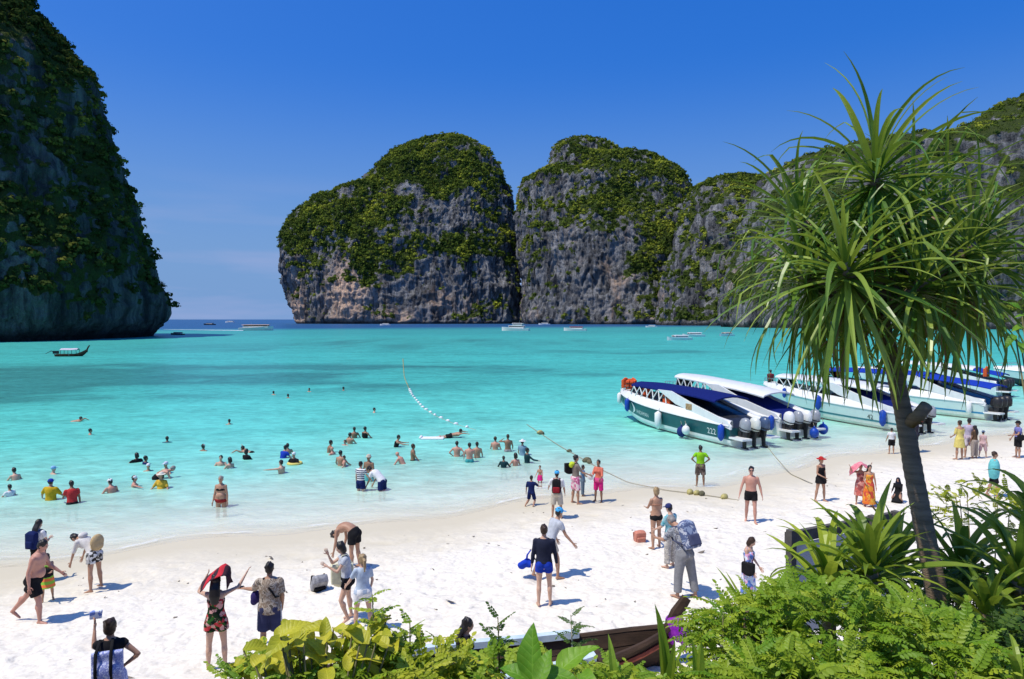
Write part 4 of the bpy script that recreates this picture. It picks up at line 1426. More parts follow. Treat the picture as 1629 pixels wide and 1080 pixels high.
    ARM = [(0, .054), (0.4, .046), (0.9, .038), (1.2, .040), (1.7, .031), (2, .025)]
    def legr(s, off=0.0, k=None):
        g = (s.fat - 1) * 0.8 + 1
        return [(t, r * g + off) for t, r in s.LEG]
    def armr(s, off=0.0):
        g = ((s.fat - 1) * 0.8 + 1) * (1 if s.sex == 'm' else 0.88)
        return [(t, r * g + off) for t, r in s.ARM]
    def head_pt(s, x, y, z): return s.hc + s.HM @ Vector((x, y, z))

    def body_shells(s, legs=True, hands=True):
        mb, fing = MB(), MB()
        s.torso(mb, 0.80, 1.46, 0, 14)
        mb.tube([s.sp(1.42), s.neck, s.hc - s.hup * 0.06], [(0.07, 0.062), (0.054, 0.056), (0.05, 0.055)], 10, (1, 0, 0))
        if s.sex == 'f':
            for sg in (-1, 1):
                mb.ell(s.sp(1.28) + s.lat_top * sg * 0.068 + s.fw(1.28) * 0.085, (0.06, 0.055, 0.058))
        for sg in (-1, 1):
            mb.ell(s.sp(0.90) + Vector((sg * 0.075, -0.055, -0.005)), (0.085 * s.fat, 0.085 * s.fat, 0.095))
        if s.fat > 1.1:
            mb.ell(s.sp(1.06) + s.fw(1.06) * 0.07, (0.13 * s.fat, 0.10 * s.fat, 0.13))
        M = s.HM
        mb.ell(s.head_pt(0, -0.005, 0.025), (0.074, 0.094, 0.090), M, 12, 9)
        mb.ell(s.head_pt(0, 0.018, -0.045), (0.057, 0.068, 0.070), M, 12, 8)
        mb.ell(s.head_pt(0, 0.092, -0.012), (0.013, 0.018, 0.024), M, 6, 5)
        for sg in (-1, 1):
            mb.ell(s.head_pt(sg * 0.076, -0.008, -0.004), (0.012, 0.02, 0.03), M, 6, 5)
        for k, sg in (('L', -1), ('R', 1)):
            mb.ell(s.J['sh' + k], (0.054, 0.054, 0.054))
            s.limb(mb, ['sh' + k, 'el' + k, 'wr' + k], s.armr())
            d = s.J['fd' + k]
            w, h_ = s.J['wr' + k], s.J['ha' + k]
            side = Vector((0, 1, 0)) - d * d.y
            side = side.normalized() if side.length > 0.2 else Vector((0, 0, 1))
            mb.tube([w, w + d * 0.04, h_], [(0.028, 0.02), (0.04, 0.019), (0.038, 0.014)], 8, side, 0.4)
            if hands:
                nrm = d.cross(side) * sg
                for q, ln in ((-0.027, 0.062), (-0.009, 0.076), (0.009, 0.082), (0.027, 0.072)):
                    a0 = h_ + side * q - d * 0.015
                    a1 = a0 + d * (0.015 + ln * 0.5) + side * q * 0.15
                    a2 = a1 + (d * 0.85 - nrm * 0.5).normalized() * ln * 0.5
                    fing.tube([a0, a1, a2], [0.0085, 0.0075, 0.005], 5, None, 0.5)
                a0 = w + d * 0.035 + side * 0.03
                a1 = a0 + (side * 0.75 + d * 0.6).normalized() * 0.038
                fing.tube([a0, a1, a1 + (d * 0.9 + side * 0.3).normalized() * 0.032], [0.012, 0.010, 0.007], 5, None, 0.5)
            if legs:
                s.limb(mb, ['hi' + k, 'kn' + k, 'an' + k], s.legr())
                kn, an, ft = s.J['kn' + k], s.J['an' + k], s.J['ft' + k]
                sd = (an - kn).normalized()
                c = kn + (an - kn) * 0.32 - Vector((0, 1, 0)) * 0.022
                mb.ell(c, (0.046 * s.fat, 0.05 * s.fat, 0.09))
                fl = Vector((ft.x, ft.y, ft.z))
                perp = fl.cross(Vector((1, 0, 0)))
                dn = Vector((0, -ft.z, 0)) * 0
                base = an + Vector((0, 0, -0.042)) - fl * 0.05
                mb.tube([base, an - Vector((0, 0, 0.036)) + fl * 0.05, an - Vector((0, 0, 0.05)) + fl * 0.12, an - Vector((0, 0, 0.057)) + fl * 0.175],
                        [(0.032, 0.03), (0.038, 0.034), (0.042, 0.02), (0.036, 0.013)], 9, (1, 0, 0), 0.6)
        return mb, fing

def hair_shells(s, kind):
    mb = MB(); M = s.HM
    if kind in ('bald',): return None
    if kind == 'short':
        mb.ell(s.head_pt(0, -0.018, 0.036), (0.084, 0.096, 0.093), M, 14, 10)
        mb.ell(s.head_pt(0, -0.04, -0.01), (0.078, 0.07, 0.07), M, 12, 8)
    else:
        mb.ell(s.head_pt(0, -0.02, 0.034), (0.088, 0.1, 0.096), M, 14, 10)
        mb.ell(s.head_pt(0, -0.045, -0.02), (0.085, 0.07, 0.085), M, 12, 8)
    rr_ = random.Random(int(abs(s.h * 1000) + len(kind) * 7 + s.hc.x * 999))
    for q in range(16):
        a, e = rr_.uniform(0, 2 * PI), rr_.uniform(0.0, 1.4)
        if math.sin(a) > 0.35 and e < 0.75: continue
        k_ = rr_.uniform(0.9, 1.08)
        mb.ell(s.head_pt(0.078 * k_ * math.cos(a) * math.cos(e), -0.018 + 0.092 * k_ * math.sin(a) * math.cos(e), 0.036 + 0.088 * k_ * math.sin(e)), (rr_.uniform(0.014, 0.03),) * 3, M, 6, 5)
    back = -(s.HM @ Vector((0, 1, 0)))
    if kind == 'long':
        p0 = s.head_pt(0, -0.05, 0.0)
        p3 = s.sp(1.24) - s.fw(1.24) * 0.13
        p2 = s.sp(1.38) - s.fw(1.38) * 0.125
        mb.tube([p0, p0.lerp(p2, 0.5) + back * 0.02, p2, p3], [(0.09, 0.06), (0.095, 0.05), (0.10, 0.04), (0.06, 0.025)], 10, s.lat_top, 0.5)
    if kind == 'bob':
        mb.tube([s.head_pt(0, -0.03, 0.02), s.head_pt(0, -0.045, -0.06), s.head_pt(0, -0.05, -0.115)], [(0.095, 0.085), (0.10, 0.075), (0.088, 0.06)], 12, s.lat_top, 0.3)
    if kind == 'bun':
        mb.ell(s.head_pt(0, -0.085, 0.095), (0.05, 0.05, 0.045), M, 9, 7)
        for q in range(5):
            a = q * 1.3
            mb.ell(s.head_pt(0.035 * math.cos(a), -0.085 + 0.03 * math.sin(a), 0.10 + 0.035 * math.sin(a * 2)), (0.022, 0.022, 0.022), M, 6, 5)
    if kind == 'pony':
        p0 = s.head_pt(0, -0.10, 0.04)
        mb.tube([p0, p0 + back * 0.06 - Vector((0, 0, 0.03)), p0 + back * 0.07 - Vector((0, 0, 0.16)), p0 + back * 0.05 - Vector((0, 0, 0.28))], [0.035, 0.04, 0.035, 0.015], 8, None, 0.5)
    return mb

def hat(s, o, kind, m, band=None, vox=0.012):
    M = s.HM
    mb = MB()
    if kind == 'cap':
        mb.ell(s.head_pt(0, -0.012, 0.052), (0.094, 0.106, 0.085), M, 14, 9)
        mb.ell(s.head_pt(0, 0.125, 0.045), (0.078, 0.082, 0.012), M, 12, 6)
    elif kind == 'swimcap':
        mb.ell(s.head_pt(0, -0.012, 0.042), (0.084, 0.1, 0.088), M, 14, 9)
    elif kind == 'hood':
        mb.ell(s.head_pt(0, -0.02, 0.02), (0.1, 0.105, 0.115), M, 14, 9)
        mb.tube([s.head_pt(0, -0.04, 0), s.sp(1.40) - s.fw(1.4) * 0.03, s.sp(1.33) - s.fw(1.33) * 0.04], [(0.1, 0.09), (0.15, 0.12), (0.19, 0.14)], 12, s.lat_top, 0.2)
    elif kind == 'sunhat':
        mb.ell(s.head_pt(0, -0.01, 0.075), (0.088, 0.1, 0.08), M, 14, 9)
        mb.ell(s.head_pt(0, 0, 0.055), (0.20, 0.21, 0.016), M, 18, 6)
    elif kind == 'bucket':
        mb.ell(s.head_pt(0, -0.01, 0.075), (0.09, 0.102, 0.075), M, 14, 9)
        mb.tube([s.head_pt(0, -0.01, 0.02), s.head_pt(0, -0.01, 0.07)], [(0.135, 0.145), (0.092, 0.104)], 16, s.lat_top, 0)
    s.fit(mb)
    h = blob('hat', mb, m, o, vox * s.k, 2)
    return h

def person(label, loc, yaw, sex='m', h=1.7, skin=1, hair=('short', 'black'), wear=(), hat_=None, group=None, wl=None, vox=None, face=False, legs=True, fat=1.0, cat='person', top=None, **pose):
    """loc: ground point (or water point when wl, the body height at the water line in units of a 1.72 m body, is given)"""
    s = Body(sex, h, fat, **pose)
    k = h / 1.72
    vox = vox or 0.017
    near = vox < 0.021
    mb, fing = s.body_shells(legs, near)
    base = s.low if wl is None else wl
    def fit(m_):
        m_.v = [((x - s.off.x) * k, (y - s.off.y) * k, (z - base) * k) for x, y, z in m_.v]
        return m_
    fit(mb); fit(fing)
    s.fit, s.k = fit, k
    o = blob('person', mb, SKIN[skin], None, vox * k, 3, fing if near else None)
    o.location = loc
    o.rotation_euler = (0, 0, -R(yaw))
    tag(o, label, cat, group)
    s.o = o
    s.M = Matrix.Translation(loc) @ Matrix.Rotation(-R(yaw), 4, 'Z')
    def world(p): return s.M @ (Vector((p.x - s.off.x, p.y - s.off.y, p.z - base)) * k)
    s.world = world
    cv = 0.019 if near else 0.026
    hs_ = hair_shells(s, hair[0]) if hair else None
    if hs_: blob('hair', fit(hs_), HAIR[hair[1]], o, (0.013 if near else 0.02) * k, 2)
    if hat_:
        hat(s, o, hat_[0], hat_[1], None, 0.012 if near else 0.018)
        if len(hat_) > 2:
            t = MB(); t.tube([s.head_pt(0, -0.01, 0.058), s.head_pt(0, -0.01, 0.082)], [(0.1, 0.112), (0.096, 0.108)], 14, s.lat_top)
            fit(t).build('hat_band', hat_[2], o, True)
    if near and face:
        for sg in (-1, 1):
            t = MB().ell(s.head_pt(sg * 0.03, 0.083, 0.016), (0.011, 0.006, 0.006), s.HM, 8, 5)
            fit(t).build('eye', EYE, o, True)
            t = MB().ell(s.head_pt(sg * 0.03, 0.086, 0.034), (0.015, 0.005, 0.003), s.HM, 8, 5)
            fit(t).build('eyebrow', HAIR[hair[1]] if hair else EYE, o, True)
        t = MB().ell(s.head_pt(0, 0.083, -0.056), (0.022, 0.008, 0.008), s.HM, 8, 5)
        fit(t).build('mouth', LIP, o, True)
    for w in wear:
        kind, m = w[0], w[1]
        q = dict(w[2]) if len(w) > 2 else {}
        c = MB()
        off = q.get('off', 0.014)
        if kind in ('tee', 'shirt', 'tank', 'rashguard'):
            z0 = q.get('z0', 0.88)
            s.torso(c, z0, 1.455 if kind != 'tank' else 1.40, off, 10, q.get('flare', 0.02))
            if s.sex == 'f' and kind != 'robe':
                for sg in (-1, 1): c.ell(s.sp(1.28) + s.lat_top * sg * 0.066 + s.fw(1.28) * 0.088, (0.066, 0.062, 0.064))
            if s.fat > 1.1: c.ell(s.sp(1.06) + s.fw(1.06) * 0.07, (0.13 * s.fat + .012, 0.10 * s.fat + .012, 0.15))
            sl = q.get('sleeve', {'tee': 0.55, 'shirt': 0.8, 'rashguard': 1.9, 'tank': 0}[kind])
            if sl:
                for kk in 'LR':
                    c.ell(s.J['sh' + kk], (0.052 + off, 0.054 + off, 0.052 + off))
                    s.limb(c, ['sh' + kk, 'el' + kk, 'wr' + kk], s.armr(off * (1.3 if kind != 'rashguard' else 0.5)), 0, sl, 9, 0)
            else:
                for sg in (-1, 1):
                    c.tube([s.sp(1.36) + s.lat_top * sg * 0.10 + s.fw(1.36) * 0.10, s.sp(1.46) + s.lat_top * sg * 0.10, s.sp(1.36) + s.lat_top * sg * 0.10 - s.fw(1.36) * 0.09], [0.022] * 3, 7)
            nm = {'tee': 'tshirt', 'shirt': 'shirt', 'tank': 'tank_top', 'rashguard': 'rash_guard'}[kind]
        elif kind in ('shorts', 'pants', 'briefs'):
            t1 = q.get('len', {'shorts': 0.62, 'pants': 1.88, 'briefs': 0.16}[kind])
            o2 = q.get('off', 0.012 if kind == 'briefs' else 0.026)
            s.torso(c, 0.82, q.get('z1', 1.0 if kind != 'briefs' else 0.955), o2 * 0.8, 6)
            for sg in (-1, 1): c.ell(s.sp(0.90) + Vector((sg * 0.075, -0.055, -0.005)), (0.085 * s.fat + o2 * .8, 0.085 * s.fat + o2 * .8, 0.095 + o2 * 0.5))
            for kk in 'LR':
                rs = s.legr(o2)
                if kind == 'pants': rs = [(0, .088 + o2), (0.5, .08 + o2), (1, .066 + o2), (2, .056 + o2)]
                if kind == 'shorts': rs = [(0, .09 * s.fat + o2), (0.6, .082 * s.fat + o2), (1.2, .078 * s.fat + o2)]
                s.limb(c, ['hi' + kk, 'kn' + kk, 'an' + kk], rs, 0, t1, 11, 0)
            nm = {'shorts': 'shorts', 'pants': 'trousers', 'briefs': 'swim_briefs'}[kind]
        elif kind in ('dress', 'skirt', 'swimsuit', 'romper'):
            zt = q.get('z1', 1.34 if kind != 'skirt' else 1.03)
            s.torso(c, 0.80, zt, off, 10)
            if s.sex == 'f' and kind != 'skirt':
                for sg in (-1, 1): c.ell(s.sp(1.28) + s.lat_top * sg * 0.066 + s.fw(1.28) * 0.088, (0.066, 0.062, 0.064))
            for sg in (-1, 1): c.ell(s.sp(0.90) + Vector((sg * 0.075, -0.055, -0.005)), (0.09 * s.fat + off * .6, 0.09 * s.fat + off * .6, 0.1))
            if kind in ('dress', 'skirt'):
                hem = q.get('hem', 0.5)
                fl = q.get('flare', 0.05)
                mid = Vector((0, 0, 0))
                kx = (s.J['knL'] + s.J['knR']) / 2
                hx = (s.J['hiL'] + s.J['hiR']) / 2
                pts, rr = [], []
                spread = abs(s.J['knL'].x - s.J['knR'].x) / 2 + abs(s.J['knL'].y - s.J['knR'].y) * 0.25
                for i in range(6):
                    t = i / 5
                    z = 0.95 - (0.95 - hem) * t
                    g = (0.9 - z) / 0.42
                    cpt = hx.lerp(kx, max(0, min(1.4, g)))
                    pts.append(Vector((cpt.x, cpt.y, z)))
                    rr.append((0.178 * s.fat + 0.015 + fl * t, 0.128 * s.fat + 0.02 + (fl + abs(s.J['knL'].y - s.J['knR'].y) * 0.35) * t))
                c.tube(pts, rr, 18, (1, 0, 0), 0)
            elif kind == 'romper':
                for kk in 'LR': s.limb(c, ['hi' + kk, 'kn' + kk, 'an' + kk], [(0, .115), (0.6, .12), (1, .12)], 0, q.get('len', 0.45), 11, 0)
            else:
                for kk in 'LR': s.limb(c, ['hi' + kk, 'kn' + kk, 'an' + kk], s.legr(0.012), 0, 0.15, 11, 0)
            if kind != 'skirt':
                for sg in (-1, 1):
                    c.tube([s.sp(zt - 0.02) + s.lat_top * sg * 0.085 + s.fw(zt) * 0.10, s.sp(1.45) + s.lat_top * sg * 0.09, s.sp(zt - 0.02) + s.lat_top * sg * 0.085 - s.fw(zt) * 0.09], [0.019] * 3, 7)
            sl = q.get('sleeve', 0)
            if sl:
                for kk in 'LR':
                    s.limb(c, ['sh' + kk, 'el' + kk, 'wr' + kk], s.armr(0.02), q.get('sl0', 0), sl, 9, 0)
            nm = {'dress': 'dress', 'skirt': 'skirt', 'swimsuit': 'swimsuit', 'romper': 'romper'}[kind]
        elif kind == 'bra':
            s.torso(c, 1.235, 1.285, 0.012, 4)
            for sg in (-1, 1): c.ell(s.sp(1.28) + s.lat_top * sg * 0.067 + s.fw(1.28) * 0.088, (0.064, 0.062, 0.056))
            nm = 'bikini_top'
        elif kind == 'wrap':
            z0, z1 = q['z0'], q['z1']
            s.torso(c, z0, z1, 0.03, 8, q.get('flare', 0.04))
            nm = 'wrap'
        elif kind == 'poncho':
            pts = [s.sp(1.46), s.sp(1.40), s.sp(1.25), s.sp(1.05), s.sp(0.92), Vector((0, 0, 0.72))]
            c.tube(pts, [(0.08, 0.07), (0.22, 0.13), (0.28, 0.18), (0.29, 0.19), (0.27, 0.18), (0.20, 0.15)], 16, (1, 0, 0), 0)
            nm = 'poncho'
        blob(nm, fit(c), m, o, q.get('vox', cv) * k, q.get('smooth', 2))
    return s

def on_body(s, name, mb, m, label, cat, group=None, voxel=None, smooth=3):
    """a thing carried or worn over the shoulder: built in the carrier's frame, top-level"""
    s.fit(mb)
    o = blob(name, mb, m, None, voxel * s.k, smooth) if voxel else mb.build(name, m, None, True)
    o.matrix_world = s.M
    return tag(o, label, cat, group)

def backpack(s, m, label, m2=BLACKP, size=1.0, sg=-1):
    u, f = s.up(1.22), s.fw(1.22)
    lat = s.lat_top
    c = s.sp(1.2) - f * (s.rad(1.2)[1] + 0.10 * size)
    M = Matrix((lat, f, u)).transposed()
    mb = MB()
    mb.box(c, (0.30 * size, 0.17 * size, 0.44 * size), 0, M)
    mb.ell(c + u * 0.21 * size, (0.15 * size, 0.085 * size, 0.07 * size), M)
    o = on_body(s, 'backpack', mb, m, label, 'backpack', None, 0.028, 4)
    p = MB(); p.box(c - u * 0.09 * size - f * 0.095 * size, (0.24 * size, 0.07 * size, 0.2 * size), 0, M)
    s.fit(p); blob('front_pocket', p, m2, o, 0.022, 3)
    for q in (-1, 1):
        st = MB()
        pts = [c + u * 0.2 * size + lat * q * 0.09, s.sp(1.44) + lat * q * 0.10 - f * 0.07, s.sp(1.46) + lat * q * 0.105 + f * 0.02, s.sp(1.36) + lat * q * 0.12 + f * 0.14, s.sp(1.2) + lat * q * 0.155 + f * 0.09, c - u * 0.15 * size + lat * q * 0.14 * size]
        st.tube(pts, [(0.024, 0.012)] * 6, 6, lat)
        s.fit(st); st.build('strap', m2, o, True)
    return o

def shoulder_bag(s, m, label, sg=1, z=0.92, size=1.0, name='shoulder_bag', strap=True, fwd=0.0):
    c = s.sp(z) + s.lat_top * sg * (s.rad(z)[0] + 0.06) + s.fw(z) * fwd
    mb = MB()
    mb.box(c, (0.12 * size, 0.28 * size, 0.24 * size))
    mb.ell(c - Vector((0, 0, 0.1 * size)), (0.07 * size, 0.14 * size, 0.08 * size))
    o = on_body(s, name, mb, m, label, 'bag', None, 0.024, 3)
    if strap:
        st = MB()
        sh = s.sp(1.47) - s.lat_top * sg * 0.09
        f = s.fw(1.3)
        st.tube([c + Vector((0, 0.08, 0.1)), s.sp(1.25) + f * 0.15, sh + f * 0.04, sh - f * 0.06, s.sp(1.25) - f * (s.rad(1.25)[1] + 0.03), c + Vector((0, -0.08, 0.1))], [(0.018, 0.008)] * 6, 6, (1, 0, 0))
        s.fit(st); st.build('strap', m, o, True)
    return o

def drape(name, pts, m, label, cat, th=0.012, M=None, seed=0, wob=0.03, group=None):
    """thick cloth hung over a grid of points given as rows"""
    n, k = len(pts), len(pts[0])
    rows = np.array([[tuple(q) for q in r] for r in pts], float)
    # finer grid
    N, K = 14, 14
    out = np.zeros((N, K, 3))
    for i in range(N):
        a = i / (N - 1) * (n - 1); i0 = min(int(a), n - 2); fa = a - i0
        for j in range(K):
            c = j / (K - 1) * (k - 1); j0 = min(int(c), k - 2); fc = c - j0
            out[i, j] = (rows[i0, j0] * (1 - fa) + rows[i0 + 1, j0] * fa) * (1 - fc) + (rows[i0, j0 + 1] * (1 - fa) + rows[i0 + 1, j0 + 1] * fa) * fc
    w = vn(out.reshape(-1, 3) * 9 + seed * 3.1, seed).reshape(N, K, 1) - 0.5
    du = np.gradient(out, axis=0); dv = np.gradient(out, axis=1)
    nr = np.cross(du, dv); nr /= np.linalg.norm(nr, axis=-1, keepdims=True) + 1e-9
    top_ = out + nr * w * wob * 2
    bot_ = top_ - nr * th
    V = np.concatenate([top_.reshape(-1, 3), bot_.reshape(-1, 3)])
    gf = grid_faces(N, K)
    fs = [tuple(x) for x in gf] + [tuple(x[::-1] + N * K) for x in gf]
    e = [(0, j) for j in range(K)] + [(i, K - 1) for i in range(1, N)] + [(N - 1, j) for j in range(K - 2, -1, -1)] + [(i, 0) for i in range(N - 2, 0, -1)]
    e = [i * K + j for i, j in e]
    for a in range(len(e)):
        p_, q_ = e[a], e[(a + 1) % len(e)]
        fs.append((q_, p_, p_ + N * K, q_ + N * K))
    mb = MB(); mb.v = [tuple(x) for x in V]; mb.f = fs
    o = mb.build(name, m, None, True)
    if M is not None: o.matrix_world = M
    return tag(o, label, cat, group)
# ------------------------------------------------------------------ everyone on the sand
BG = 'people on the sand'
def HT(px, pf, pt, lo=0.9, hi=1.9):
    g = on_ground(px, pf)
    return min(hi, max(lo, at_depth(px, pt, g.y).z - g.z))
def P(label, px, pf, pt, yaw, sex='m', skin=1, hair=('short', 'black'), wear=(), hat_=None, hk=1.0, group=BG, **k):
    return person(label, on_ground(px, pf), yaw, sex, HT(px, pf, pt) * hk, skin, hair, wear, hat_, group, **k)

C = cloth
BLK = C('black', (0.016, 0.016, 0.018)); WHT = C('white', (0.78, 0.78, 0.77), (0.66, 0.67, 0.68)); NVY = C('navy', (0.012, 0.022, 0.10)); RED = C('red', (0.50, 0.03, 0.03))
PINK = C('pink', (0.70, 0.09, 0.26)); HOTP = C('hot_pink', (0.75, 0.03, 0.24)); LBLUE = C('light_blue', (0.07, 0.42, 0.80)); GREYC = C('grey', (0.27, 0.27, 0.28)); LGREY = C('light_grey', (0.52, 0.55, 0.60))
BEIGE = C('beige', (0.58, 0.52, 0.42)); TEAL = C('teal', (0.05, 0.33, 0.34)); LIME = C('lime', (0.26, 0.62, 0.02)); CORAL = C('coral', (0.72, 0.20, 0.13)); YEL = C('yellow', (0.75, 0.62, 0.18)); AQUA = C('aqua', (0.17, 0.58, 0.58))
ROYAL = C('royal', (0.015, 0.05, 0.42)); STRAW = pm('straw', (0.56, 0.42, 0.22), (0.42, 0.30, 0.15), 40, 0.9, 0.5, 0.006); BROWN = C('brown', (0.12, 0.075, 0.045))
CAMO = floral('camo', [(0.36, 0.29, 0.22), (0.24, 0.18, 0.13), (0.46, 0.40, 0.33), (0.12, 0.10, 0.08)], 9, 'n')
CAMO2 = floral('grey_leaf', [(0.22, 0.24, 0.26), (0.42, 0.43, 0.45), (0.10, 0.11, 0.15), (0.30, 0.28, 0.26)], 13, 'n')
FLOW = floral('red_flowers', [(0.012, 0.02, 0.012), (0.03, 0.11, 0.02), (0.55, 0.05, 0.06), (0.012, 0.03, 0.012), (0.68, 0.36, 0.32), (0.02, 0.02, 0.015)], 17)
BLUEF_ = floral('blue_flowers', [(0.72, 0.75, 0.82), (0.12, 0.22, 0.62), (0.55, 0.68, 0.85), (0.70, 0.35, 0.50), (0.75, 0.78, 0.85)], 15)
ORF = floral('orange_sarong', [(0.72, 0.16, 0.03), (0.75, 0.40, 0.06), (0.55, 0.08, 0.05), (0.72, 0.28, 0.04)], 11)
PINKF = floral('pink_print', [(0.72, 0.30, 0.42), (0.78, 0.62, 0.62), (0.55, 0.12, 0.25)], 13)
PAISLEY = floral('beige_print', [(0.55, 0.50, 0.42), (0.34, 0.32, 0.30), (0.66, 0.62, 0.55)], 15, 'n')
BWF = floral('black_white_flowers', [(0.03, 0.03, 0.03), (0.70, 0.69, 0.66), (0.05, 0.05, 0.05), (0.45, 0.44, 0.42)], 16)
BLUWHT = floral('blue_white_weave', [(0.62, 0.66, 0.85), (0.26, 0.30, 0.60), (0.72, 0.75, 0.88)], 26, 'n')
TEALP = floral('teal_print', [(0.06, 0.36, 0.40), (0.30, 0.52, 0.55), (0.05, 0.22, 0.36)], 10, 'n')
STRP = stripes('navy_white', (0.74, 0.74, 0.73), (0.03, 0.035, 0.09), 4.2)
SUNNY = stripes('orange_pink_green', (0.85, 0.22, 0.07), (0.28, 0.55, 0.06), 2.6)
SIDEST = stripes('dark_blue_white_edge', (0.045, 0.05, 0.11), (0.04, 0.045, 0.10), 2)

# by the shallows at the shaded end
s = P('person with long black hair in white top wearing a navy backpack, standing in the shallows', 62, 924, 827, 10, 'f', 1, ('long', 'black'), [('tee', WHT), ('shorts', BLK)], aR=(15, 14, 95, -30), hp=10)
backpack(s, NVY, 'navy backpack on the long haired person in the shallows', NVY)
s = P('shirtless person in black trunks striding along the wet sand', 42, 990, 860, 82, 'm', 4, ('short', 'black'), [('shorts', BLK, {'len': 0.75})], lL=(-30, 3, -42), lR=(18, 3, 2), aL=(20, 10, 50, 5), aR=(-15, 12, 5, 5), lean=10, hp=15, fat=1.12, hk=1.02, face=True)
s = P('child in orange, pink and green striped dress carrying a black bag', 76, 955, 880, 150, 'f', 2, ('bob', 'black'), [('dress', SUNNY, {'hem': 0.52, 'flare': 0.06})], lL=(-10, 5, -14), lR=(12, 5, 4), aR=(40, 10, 90, -10), aL=(40, 10, 90, -15))
mb = MB(); c = s.sp(1.12) + s.fw(1.1) * 0.24; mb.box(c, (0.42, 0.16, 0.26)); mb.ell(c - Vector((0, 0, 0.1)), (0.2, 0.09, 0.1))
on_body(s, 'handbag', mb, BLK, 'black bag held in front of the striped dress', 'bag', None, 0.03, 3)
s = P('person bending over in white hooded jacket and black patterned shorts with a straw bag', 153, 938, 848, 285, 'f', 2, ('short', 'black'), [('shirt', C('ivory', (0.74, 0.71, 0.66)), {'sleeve': 1.0, 'flare': 0.03}), ('shorts', BWF, {'len': 0.5})], lean=38, bend=30, lL=(-4, 9, -6), lR=(4, 9, -4), aL=(18, 6, 20, 0), aR=(22, 6, 24, 0), hp=30, hk=1.22)
mb = MB(); c = s.sp(1.08) - s.fw(1.08) * 0.22 + Vector((0.03, 0, 0)); mb.ell(c, (0.19, 0.10, 0.19), None, 14, 9); mb.ell(c - Vector((0, 0, 0.1)), (0.17, 0.12, 0.13))
on_body(s, 'straw_bag', mb, STRAW, 'round woven straw bag on the back of the bending person', 'bag', None, 0.024, 2)
mb = MB(); mb.ell(s.sp(1.42) - s.fw(1.4) * 0.12, (0.12, 0.1, 0.08)); s.fit(mb); blob('hood', mb, MATS['fabric_ivory'], s.o, 0.02, 3)

# close to the bank
s = P('person with tousled bun in black top carrying a blue and white bag, hand on hip', 178, 1175, 984, -18, 'f', 2, ('bun', 'brown'), [('tee', BLK, {'sleeve': 0.25, 'z0': 1.0}), ('skirt', BLUWHT, {'hem': 0.5, 'z1': 1.05})], aR=(-12, 48, 20, -48), aL=(62, 22, 150, 4), fat=1.08, hk=0.99)
mb = MB(); c = s.sp(1.15) - s.fw(1.15) * 0.17; mb.box(c, (0.40, 0.08, 0.40)); mb.ell(c - Vector((0, 0.02, 0.08)), (0.2, 0.09, 0.16)); on_body(s, 'beach_bag', mb, BLUWHT, 'large blue and white woven bag with dark straps on the back', 'bag', None, 0.024, 2)
for q in (-0.13, 0.06):
    st = MB(); st.tube([c + Vector((q, -0.075, -0.22)), c + Vector((q, -0.105, -0.05)), c + Vector((q, -0.06, 0.2)), s.sp(1.45) + Vector((q * 0.8, -0.06, 0.03))], [(0.022, 0.008)] * 4, 6, (1, 0, 0)); s.fit(st)
    bg_ = [x for x in COL.objects if x.name.startswith('beach_bag')][-1]
    st.build('strap', BLK, bg_, True)
mb = MB(); q = s.J['haL'] + s.J['fdL'] * 0.06; mb.box(q + Vector((0.0, 0.03, 0.03)), (0.17, 0.03, 0.12)); mb.box(q + Vector((0.02, 0.05, 0.07)), (0.14, 0.03, 0.06))
on_body(s, 'phone_pouch', mb, floral('blue_white_pouch', [(0.75, 0.77, 0.82), (0.2, 0.28, 0.6), (0.78, 0.8, 0.84)], 20), 'white and blue pouch raised in the hand of the one with the tousled bun', 'pouch', None, 0.014, 2)
s = P('person in red and green flowered romper holding a red scarf over the head', 345, 1064, 915, -12, 'f', 1, ('long', 'black'), [('romper', FLOW, {'len': 0.42, 'z1': 1.30})], aL=(85, 40, 165, -25), aR=(95, 42, 140, 25), lL=(0, 5, 0), lR=(2, 5, -2))
a, b_ = s.J['haL'], s.J['haR']
hc = s.hc
SCARF = stripes('red_scarf', (0.55, 0.035, 0.05), (0.06, 0.03, 0.04), 1.6, 'X')
rows = [[hc + Vector((-0.25, -0.16, -0.12)), hc + Vector((-0.23, 0.04, -0.02)), hc + Vector((-0.20, 0.22, 0.0))],
        [hc + Vector((-0.11, -0.17, 0.03)), hc + Vector((-0.08, 0.0, 0.12)), hc + Vector((-0.05, 0.26, 0.10))],
        [hc + Vector((0.08, -0.19, 0.13)), hc + Vector((0.10, 0.02, 0.25)), hc + Vector((0.12, 0.22, 0.22))],
        [hc + Vector((0.20, -0.13, 0.14)), hc + Vector((0.21, 0.06, 0.24)), hc + Vector((0.23, 0.22, 0.16))],
        [hc + Vector((0.23, -0.13, -0.14)), hc + Vector((0.24, 0.08, -0.10)), hc + Vector((0.25, 0.2, -0.12))]]
rows = [[s.world(q) for q in r] for r in rows]
drape('scarf', rows, SCARF, 'dark red striped scarf spread over the head above the flowered romper', 'scarf', 0.012, None, 3, 0.03)
s = P('person in brown patterned shirt and dark striped shorts holding out a phone', 430, 1040, 896, -8, 'm', 2, ('short', 'black'), [('tee', CAMO, {'z0': 0.80, 'sleeve': 0.85, 'flare': 0.05, 'off': 0.022}), ('shorts', SIDEST, {'len': 1.05})], aL=(38, 30, 78, 55), aR=(5, 10, 25, -5), fat=1.1)
